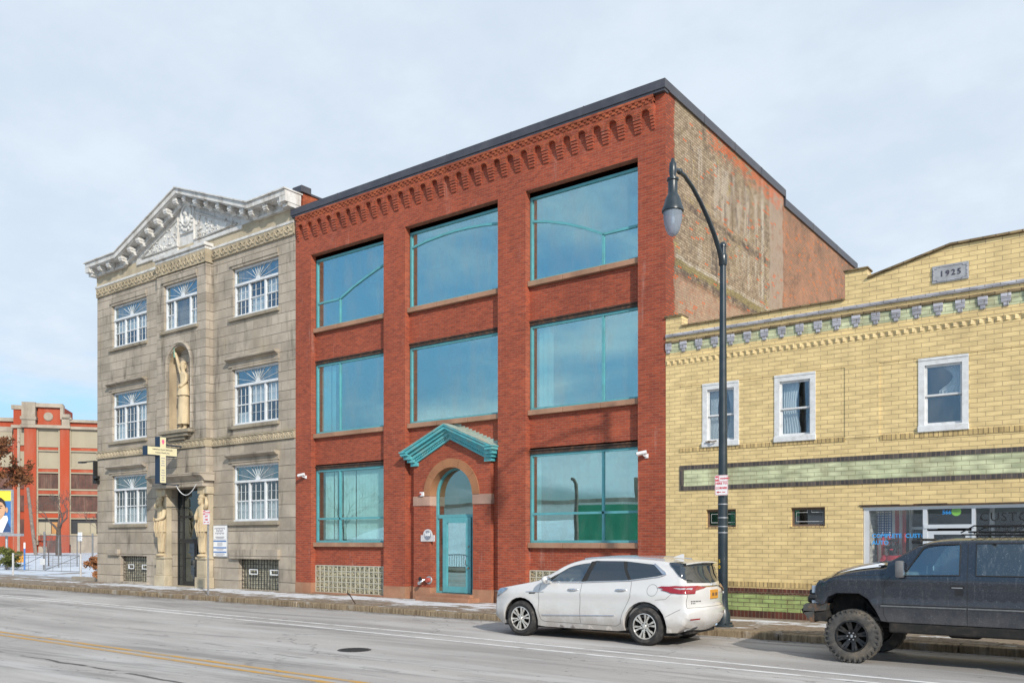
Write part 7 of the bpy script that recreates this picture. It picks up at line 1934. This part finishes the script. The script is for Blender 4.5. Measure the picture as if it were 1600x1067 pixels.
# recessed left flank of the tower and the wing going left
b = MB(); b.box(-4.0,-2.1,.9,6,0,21.0); b.box(-4.0,-2.1,.8,1.0,21.4,24.0); b.box(-40,-4.0,2.2,20,0,22.1); b.build('left_wing', M['orange'], FB)
b = MB(); b.box(-4.3,-2.0,.5,1.2,20.9,21.4); b.box(-4.3,-2.0,.6,1.2,24.0,24.7); b.box(-40,-4,1.8,2.4,22.1,22.7); b.box(-40,-4,1.9,2.4,20.4,21.2); b.box(-3.4,-3.0,.7,1.0,0,21)
for k in range(8): b.box(-4.3-k*4.6,-4.0-k*4.6,1.9,2.3,0,21)
b.build('wing_trim', M['old_concrete'], FB)
for j,(z0,z1) in enumerate(fl):
    b = MB(); b.box(-2.95,-2.2,.7,.95,z0,z1); b.build('wing_window', M['cream_wall'] if j < 2 else M['rusty_sheet'], FB)
    b = MB(); b.box(-8.6,-4.5,2.0,2.3,z0,z1); w = b.build('wing_window', M['cream_wall'] if j < 2 else M['rusty_sheet'], FB)
# billboard with a generic portrait
t = thing('billboard', (-66.6,27.6,.13), 'billboard showing a smiling dark-haired man in a navy suit beside the lot', 'billboard', rz=R(36), local=True)
b = MB(); b.box(-5.2,1.15,-.08,.05,2.56,5.64); b.build('panel', M['sign_blue'], t)
b = MB(); b.box(-5.2,1.06,-.095,-.081,4.83,5.56); b.build('yellow_strip', pm('poster_yellow',(.78,.66,.06),.04,2,.6), t)
b = MB(); b.wall(rect(-5.25,1.15,2.52,5.64),[rect(-5.15,1.06,2.60,5.56)],-.14,.10); b.box(1.149,1.16,-.14,.06,2.5,5.64); b.box(-5.3,1.9,-.35,.05,2.32,2.5); b.build('frame', M['galv'], t)
b = MB()
for x in (-4.6,.65): b.tube([(x,.05,-.1),(x,.05,2.4)],.09,8)
b.build('post', M['galv'], t)
pc = .06
skin = pm('poster_skin',(.56,.33,.20),.08,3,.6); hairm = pm('poster_hair',(.03,.022,.018),.2,6,.6)
b = MB(); b.prism_y([(pc-1.5,2.6),(1.05,2.6),(1.04,2.85),(.86,3.25),(.5,3.52),(pc-.7,3.5),(pc-1.2,3.2)],-.115,-.096); b.build('portrait_suit', pm('poster_navy',(.03,.07,.18),.1,3,.6), t)
b = MB(); b.prism_y([(pc-.45,2.6),(pc+.40,2.6),(pc+.80,3.50),(pc+.72,3.78),(pc-.6,3.7)],-.125,-.116); b.build('portrait_shirt', M['sign_white'], t)
b = MB(); b.prism_y([(pc-.08,2.6),(pc+.10,2.6),(pc+.16,3.18),(pc-.06,3.2)],-.132,-.126); b.build('portrait_tie', M['navy'], t)
b = MB(); b.prism_y([(pc+.62*math.cos(a)*(1-.12*max(0,-math.sin(a))),4.22+.80*math.sin(a)) for a in [2*PI*k/28 for k in range(28)]],-.138,-.126); b.prism_y([(pc+.70+.09*math.cos(a),4.18+.2*math.sin(a)) for a in [2*PI*k/12 for k in range(12)]],-.132,-.120); b.build('portrait_face', skin, t)
b = MB(); b.prism_y([(pc+.64,4.30),(pc+.62,4.62),(pc+.52,4.88),(pc+.28,5.06),(pc,5.10),(pc-.4,5.02),(pc-.62,4.7),(pc-.5,4.6),(pc,4.82),(pc+.38,4.72),(pc+.54,4.5)],-.146,-.139)
for s_ in (-1,1): b.prism_y([(pc+s_*.26-.15,4.44),(pc+s_*.26+.15,4.44),(pc+s_*.26+.12,4.50),(pc+s_*.26-.12,4.50)],-.146,-.139); b.prism_y([(pc+s_*.26+.07*math.cos(a),4.32+.035*math.sin(a)) for a in [2*PI*k/10 for k in range(10)]],-.146,-.139)
b.build('portrait_hair', hairm, t)
b = MB(); b.prism_y([(pc-.24,3.84),(pc,3.76),(pc+.24,3.84),(pc+.20,3.90),(pc-.2,3.90)],-.146,-.139); b.build('portrait_smile', M['sign_white'], t)
b = MB(); b.prism_y([(pc-.08,4.02),(pc+.10,4.02),(pc+.05,4.30),(pc-.0,4.30)],-.144,-.139); b.build('portrait_nose', pm('poster_nose',(.48,.26,.15),.08,3,.6), t)
# trees
def branches(b, p, d, L, r, depth, rg, spread=.6, minr=.006, ends=None, up=.12):
    n = 4; pts = [p]; rad = [r]; q = Vector(p); dd = Vector(d).normalized()
    for i in range(n):
        dd = (dd+Vector((rg.uniform(-.16,.16),rg.uniform(-.16,.16),rg.uniform(-.1,.14)))).normalized(); q = q+dd*L/n
        pts.append(q.copy()); rad.append(max(minr, r*(1-.45*(i+1)/n)))
    b.tube(pts, rad, 7 if r > .05 else (5 if r > .02 else 3), caps=False)
    if ends is not None and depth <= 2: ends += [(x.copy(), dd.copy()) for x in pts[1:]]
    if depth == 0: return
    k = rg.choice((2,3,3)) if depth > 1 else rg.choice((2,3))
    for i in range(k):
        a = rg.uniform(0,2*PI); s_ = spread*rg.uniform(.6,1.25)
        perp = dd.cross(Vector((math.cos(a),math.sin(a),.3))).normalized()
        nd = (dd*math.cos(s_)+perp*math.sin(s_)+Vector((0,0,up))).normalized()
        branches(b, pts[-1] if i < 2 else pts[-2], nd, L*rg.uniform(.62,.82), rad[-1]*rg.uniform(.62,.8), depth-1, rg, spread, minr, ends, up)
def bare_tree(loc, h, r, seed, label, depth=5, spread=.6, lean=(0,0), name='bare_tree', leaves=None, leaf_n=0, up=.12):
    rg = random.Random(seed); t = thing(name, loc, label, 'tree'); x,y,z = loc
    b = MB(); b.tube([(x,y,z-.1),(x+lean[0]*.4,y,z+h*.22),(x+lean[0],y+lean[1],z+h*.40)],[r*1.25,r,r*.85],10); b.build('trunk', M['bark'], t, smooth=True)
    b = MB(); ends = []
    for k in range(4):
        a = k*PI/2+rg.uniform(-.4,.4)
        branches(b,Vector((x+lean[0],y+lean[1],z+h*(.40-.05*(k%2)))),(math.cos(a)*.8,math.sin(a)*.8,.9),h*.20,r*.55,depth-1,rg,spread,ends=ends,minr=.0001*Vector(loc).length*1.5,up=up)
    b.build('crown', M['twig'], t)
    if leaves:
        b = MB()
        for i in range(leaf_n):
            p,d = rg.choice(ends); c = p+Vector((rg.gauss(0,.22),rg.gauss(0,.22),rg.gauss(0,.22)))
            u_ = Vector((rg.uniform(-1,1),rg.uniform(-1,1),rg.uniform(-1,1))).normalized(); w = u_.cross(Vector((rg.uniform(-1,1),rg.uniform(-1,1),.2))).normalized(); s_ = rg.uniform(.10,.22)
            b.add([c-u_*s_,c+w*s_*.5,c+u_*s_,c-w*s_*.5],[(0,1,2,3)])
        b.build('leaves', leaves, t)
    return t
bare_tree((-96.2,36.4,.1),14.5,.34,11,'oak with clinging brown leaves behind the billboard',5,.7,name='oak_tree',leaves=M['brown_leaf'],leaf_n=9000)
bare_tree((-119,57,.1),9.6,.32,5,'bare knobbly street tree standing before the orange factory front',5,.75)
bare_tree((-112,59.5,.1),7.0,.10,23,'thin bare sapling at the right of the factory front',5,.5,up=.3)
bare_tree((-70.5,33,.1),3.0,.04,31,'small bare sapling behind the white lot gate',4,.55,up=.3)
bare_tree((-127,52,.1),6.0,.09,41,'thin bare sapling between the leaning pole and the street tree',5,.5,up=.3)
t = thing('utility_pole', (-131.6,59.8,.1), 'weathered pole leaning to the left in front of the factory', 'pole')
b = MB(); b.tube([(-131.6,59.8,-.1),(-132.1,59.4,5),(-132.6,59.1,9.9)],[.26,.24,.20],10); b.build('shaft', M['wood_pole'], t, smooth=True)
# bushes
def bush(loc, rx, ry, rz_, n, mat, seed, label, name, leaf=(.03,.07), stems=14, cat='bush'):
    rg = random.Random(seed); t = thing(name, loc, label, cat); x,y,z = loc
    b = MB()
    for k in range(stems):
        a = rg.random()*6.28; e = rg.uniform(.3,1); b.tube([(x+.06*math.cos(a),y+.06*math.sin(a),z-.05),(x+rx*.5*math.cos(a)*e,y+ry*.5*math.sin(a)*e,z+rz_*.9),(x+rx*.85*math.cos(a)*e,y+ry*.85*math.sin(a)*e,z+rz_*rg.uniform(1.2,1.8))],[.012,.009,.004],4)
    b.build('stems', M['twig'], t)
    b = MB(); cl = [Vector((rg.gauss(0,.45)*rx,rg.gauss(0,.45)*ry,rz_*rg.uniform(.35,1.75))) for _ in range(22)]
    for i in range(n):
        c = rg.choice(cl)+Vector((rg.gauss(0,.13)*rx,rg.gauss(0,.13)*ry,rg.gauss(0,.11)*rz_)); c.z = max(.02,c.z)
        u_ = Vector((rg.uniform(-1,1),rg.uniform(-1,1),rg.uniform(-.6,1))).normalized(); w = u_.cross(Vector((rg.uniform(-1,1),rg.uniform(-1,1),.3))).normalized(); s_ = rg.uniform(*leaf); c += Vector(loc)
        b.add([c-u_*s_,c+w*s_*.55,c+u_*s_,c-w*s_*.55],[(0,1,2,3)])
    b.build('foliage', mat, t)
bush((-42.5,22.5,.15),1.05,.6,.62,3400,M['hydrangea'],3,'dried brown bush at the foot of the stone building corner','dried_bush',(.04,.09))
bush((-63.6,27.0,.1),1.3,1.1,.85,3600,M['evergreen'],8,'small yellow-green evergreen bush under the billboard','evergreen_bush',(.04,.08))
b = MB(); b.bbox(-44.6,-41.2,22.0,22.25,.1,.30,.02); tag(b.build('concrete_edging', M['old_concrete'], loc=(-43,22.1,.1)), 'low concrete edging in front of the dried bush', 'edging')
# white tube gate across the lot
t = thing('lot_gate', (-50.5,23.6,.12), 'low white tubular gate across the entrance of the snowy lot', 'gate')
b = MB()
for x in (-53.9,-47.6): b.tube([(x,23.2+.8*(x+53.9)/6.3,.1),(x,23.2+.8*(x+53.9)/6.3,1.40)],.055,8)
b.build('gate_post', M['white_metal'], t, smooth=True)
gy = lambda x: 23.2+.8*(x+53.9)/6.3
for xa,xb in ((-53.8,-51.0),(-50.9,-47.7)):
    b = MB(); b.tube([(xa,gy(xa),1.30),(xb,gy(xb),1.30)],.022,6); b.tube([(xa,gy(xa),.42),(xb,gy(xb),.42)],.018,6); b.tube([(xa,gy(xa),.42),(xb,gy(xb),1.28)],.015,6)
    for k in range(5): xx = xa+(xb-xa)*k/4; b.tube([(xx,gy(xx),.40),(xx,gy(xx),1.30)],.012,6)
    b.build('gate_leaf', M['fence_grey'], t, smooth=True)
b = MB(); b.box(-51.25,-50.75,gy(-51)-.05,gy(-51)-.03,.75,1.1); b.build('gate_sign', M['sign_white'], t)
# chain-link fence with steel posts
def mesh_mat():
    m, nt, out = newmat('chain_link_mesh'); s = NT(nt); p = s.pos(); x,y,z = s.xyz(p)
    d = s.n('ShaderNodeBsdfDiffuse'); s.set(d.inputs[0],(.25,.25,.26)); tr = s.n('ShaderNodeBsdfTransparent'); mx = s.n('ShaderNodeMixShader')
    u = s.math('SUBTRACT', y, x)
    a = s.math('ABSOLUTE', s.math('SUBTRACT', s.math('FRACT', s.math('DIVIDE', s.math('ADD', u, z), .075)), .5)); c = s.math('ABSOLUTE', s.math('SUBTRACT', s.math('FRACT', s.math('DIVIDE', s.math('SUBTRACT', u, z), .075)), .5))
    s.set(mx.inputs[0], s.math('LESS_THAN', s.math('MINIMUM', a, c), .05)); nt.links.new(tr.outputs[0],mx.inputs[1]); nt.links.new(d.outputs[0],mx.inputs[2]); nt.links.new(mx.outputs[0],out.inputs['Surface']); return m
t = thing('chain_link_fence', (-66,33,.12), 'tall chain-link fence on steel posts in the snowy lot', 'fence')
FP = [(-61.7,28.6),(-64.5,30.9),(-68.0,34.0),(-72.0,37.3),(-66.5,40.2),(-61.0,43.1)]
b = MB()
for (xa,ya),(xb,yb_) in zip(FP,FP[1:]): b.add([(xa,ya,.15),(xb,yb_,.15),(xb,yb_,2.5),(xa,ya,2.5)],[(0,1,2,3)])
b.build('wire_mesh', mesh_mat(), t)
b = MB(); b.tube([(x,y,2.5) for x,y in FP],.025,6); b.build('top_rail', M['fence_grey'], t)
for k,(x,y) in enumerate(FP):
    b = MB(); b.tube([(x,y,0),(x,y,2.75 if k in (0,3) else 2.5)],.075 if k in (0,3) else .045,8); b.build('post', M['fence_grey'], t, smooth=True)
t = thing('lot_sign', (-74.6,37.6,.12), 'small pale notice on a thin post behind the lot gate', 'sign')
b = MB(); b.tube([(-74.6,37.6,0),(-74.6,37.6,2.6)],.045,6); b.build('post', M['wood_pole'], t)
b = MB(); b.bbox(-74.9,-74.25,37.50,37.56,2.1,2.85,.01); b.build('plate', M['sign_white'], t)
t = thing('marker_post', (-60.5,26.8,.12), 'blue and white marker post beside the billboard', 'post')
b = MB(); b.tube([(-62.4,27.6,0),(-62.4,27.6,1.6)],.06,8); b.build('shaft', M['sign_blue'], t); b = MB(); b.tube([(-62.4,27.6,1.6),(-62.4,27.6,2.0)],.062,8); b.build('cap', M['sign_white'], t)
b = MB(); b.bbox(-84,-83.2,36.2,36.9,.1,1.0,.05); tag(b.build('utility_box', M['plate_gold'], loc=(-83.5,36.5,.1)), 'small yellow utility box in the snow behind the evergreen bush', 'utility box')
M['snow_bank'] = pm('bank_snow', (.72,.75,.80), .08, .4, .8, space='pos')
# litter of dead leaves and grit along the kerb
rg = random.Random(12); b = MB()
for i in range(1500):
    x = rg.uniform(-48,4); on = rg.random() < .45
    y = 18.1-abs(rg.gauss(0,.22)) if not on else 18.42+abs(rg.gauss(0,.35)); z = (.006 if not on else .156)+rg.uniform(0,.012)
    a = rg.random()*6.28; l = rg.uniform(.015,.05); w = l*rg.uniform(.25,.7); c_,s_ = math.cos(a),math.sin(a)
    b.add([(x-l*c_,y-l*s_,z),(x+w*s_,y-w*c_,z+.006),(x+l*c_,y+l*s_,z+.002),(x-w*s_,y+w*c_,z+.008)],[(0,1,2,3)])
tag(b.build('leaf_litter', pm('gutter_litter',(.15,.095,.05),.5,9,.9,space='pos')),'dead leaves and grit lying along the kerb','leaf litter',kind='stuff')
# ------------------------------------------------------------------ across the street, seen only mirrored in the windows
bm = bmesh.new(); bmesh.ops.create_grid(bm, x_segments=60, y_segments=20, size=1)
for v in bm.verts:
    x = -22+48*v.co.x; y = -23+14.5*v.co.y
    f_ = max(0,min(1,(-10-y)/20)); v.co = Vector((x,y,.02+4.2*f_*f_*(3-2*f_)+.15*noise.noise(Vector((x*.3,y*.3,5)))*f_))
b = MB(); b.bm(bm); b.build('snowy_bank', M['snow_bank'], smooth=True)['kind'] = 'structure'  # bank added and sloped so sunlit snow brightens the window reflections
t = thing('warehouse', (-22,-20,0), 'long low warehouse, cream and green, mirrored in the ground-floor windows', 'warehouse')
b = MB(); b.box(-70,-20,-50,-36,-.05,6.2); b.build('cream_shed', pm('pale_shed_wall',(.80,.78,.72),.06,1,.7), t)
b = MB(); b.box(-36.8,-24,-30,-14,-.05,4.9); b.build('green_shed', pm('green_sheet',(.06,.36,.20),.15,.6,.5), t)
b = MB(); b.box(-70,-20,-50.2,-35.8,6.2,6.6); b.bbox(-46,-41,-44,-40,6.6,9.0,.05); b.build('roof_edge', M['old_concrete'], t)
bare_tree((-58,-9,.1),8.5,.16,77,'bare tree mirrored in the blinds window',5,.6)
t = thing('mirrored_pole', (-33.7,-9,0), 'dark pole mirrored in the ground-floor window behind the car', 'pole')
b = MB(); b.tube([(-33.7,-9,-.1),(-33.7,-9,6.2),(-33.85,-9,6.5),(-34.1,-9,6.6)],[.17,.15,.14,.12],8); b.build('shaft', M['wood_pole'], t)
t = thing('iron_railing', (-27,-2.2,.15), 'black iron railing mirrored in the teal door', 'railing')
b = MB(); b.box(-40,-12,-2.23,-2.17,1.15,1.2); b.box(-40,-12,-2.23,-2.17,.3,.34)
for k in range(140): b.box(-40+.2*k-.01,-40+.2*k+.01,-2.21,-2.19,.3,1.2)
b.build('bars', M['iron'], t)
# ------------------------------------------------------------------ light, sky, camera
SUN_AZ, SUN_EL = 59, 29        # degrees from straight out of the facades towards +X; elevation
sd = Vector((math.sin(R(SUN_AZ))*math.cos(R(SUN_EL)), -math.cos(R(SUN_AZ))*math.cos(R(SUN_EL)), math.sin(R(SUN_EL))))
sl = bpy.data.lights.new('sun','SUN'); sl.energy = 3.0; sl.angle = R(1.2); sl.color = (1,.93,.82)
so = bpy.data.objects.new('sun', sl); COL.objects.link(so); so.rotation_euler = sd.to_track_quat('Z','Y').to_euler(); so.location = (20,-20,30)
W_ = bpy.data.worlds.new('World'); SC.world = W_; W_.use_nodes = True
nt = W_.node_tree; nt.nodes.clear(); s = NT(nt)
out = nt.nodes.new('ShaderNodeOutputWorld')
sky = s.n('ShaderNodeTexSky', sky_type='NISHITA'); sky.sun_disc = False; sky.sun_elevation = R(SUN_EL); sky.sun_rotation = math.atan2(sd.x, sd.y)
sky.air_density = 1.0; sky.dust_density = .6; sky.ozone_density = 1.6; sky.altitude = 200
g = s.n('ShaderNodeTexCoord').outputs['Generated']; x,y,z = s.xyz(g)
zz = s.math('ADD', s.math('MAXIMUM', z, 0), .22)
cv = s.comb(s.math('DIVIDE', x, zz), s.math('DIVIDE', y, zz), 0)
n1 = s.noise(cv, .75, 7, .55, .4); n2 = s.noise(s.mapv(cv,(1,1,1)), 3.0, 6, .6)
cov = s.math('ADD', n1, s.math('MULTIPLY', s.math('SUBTRACT', n2, .5), .22))
veil = s.ramp(s.math('ADD', y, s.math('MULTIPLY', x, .25)), -.25, .45, .02, .24)      # the veil is thicker behind the buildings than behind the camera
low = s.math('MULTIPLY', s.ramp(z, .02, .42, -.30, .0), s.ramp(x, -.55, -.95))
f = s.ramp(s.math('ADD', s.math('ADD', cov, veil), low), .43, .61, .02, .93)
cl = s.mix(s.ramp(n2, .35, .7), (4.95,5.65,6.45), (5.7,6.3,6.95))
c = s.mix(f, s.mix(1, sky.outputs[0], s.mix(s.ramp(z, .0, .32), (.52,.56,.70), (1.15,1.4,1.45)), 'MULTIPLY'), cl)
bg = s.n('ShaderNodeBackground'); s.set(bg.inputs['Color'], c); bg.inputs['Strength'].default_value = .1
nt.links.new(bg.outputs[0], out.inputs['Surface'])
cam = bpy.data.cameras.new('camera'); co = bpy.data.objects.new('camera', cam); COL.objects.link(co)
co.location = (0,0,2.1); co.rotation_euler = (R(90),0,R(36.87)); cam.sensor_width = 36; cam.lens = 36*1359/1600
cam.shift_y = (845-533.5)/1600; cam.clip_end = 3000; cam.clip_start = .1
SC.camera = co
SC.view_settings.view_transform = 'Standard'; SC.view_settings.look = 'None'; SC.view_settings.gamma = 1; SC.view_settings.exposure = .5
SC.render.engine = 'CYCLES'; SC.cycles.max_bounces = 8; SC.cycles.transparent_max_bounces = 12
for o in list(bpy.data.objects):
    if '_local' in o: del o['_local']
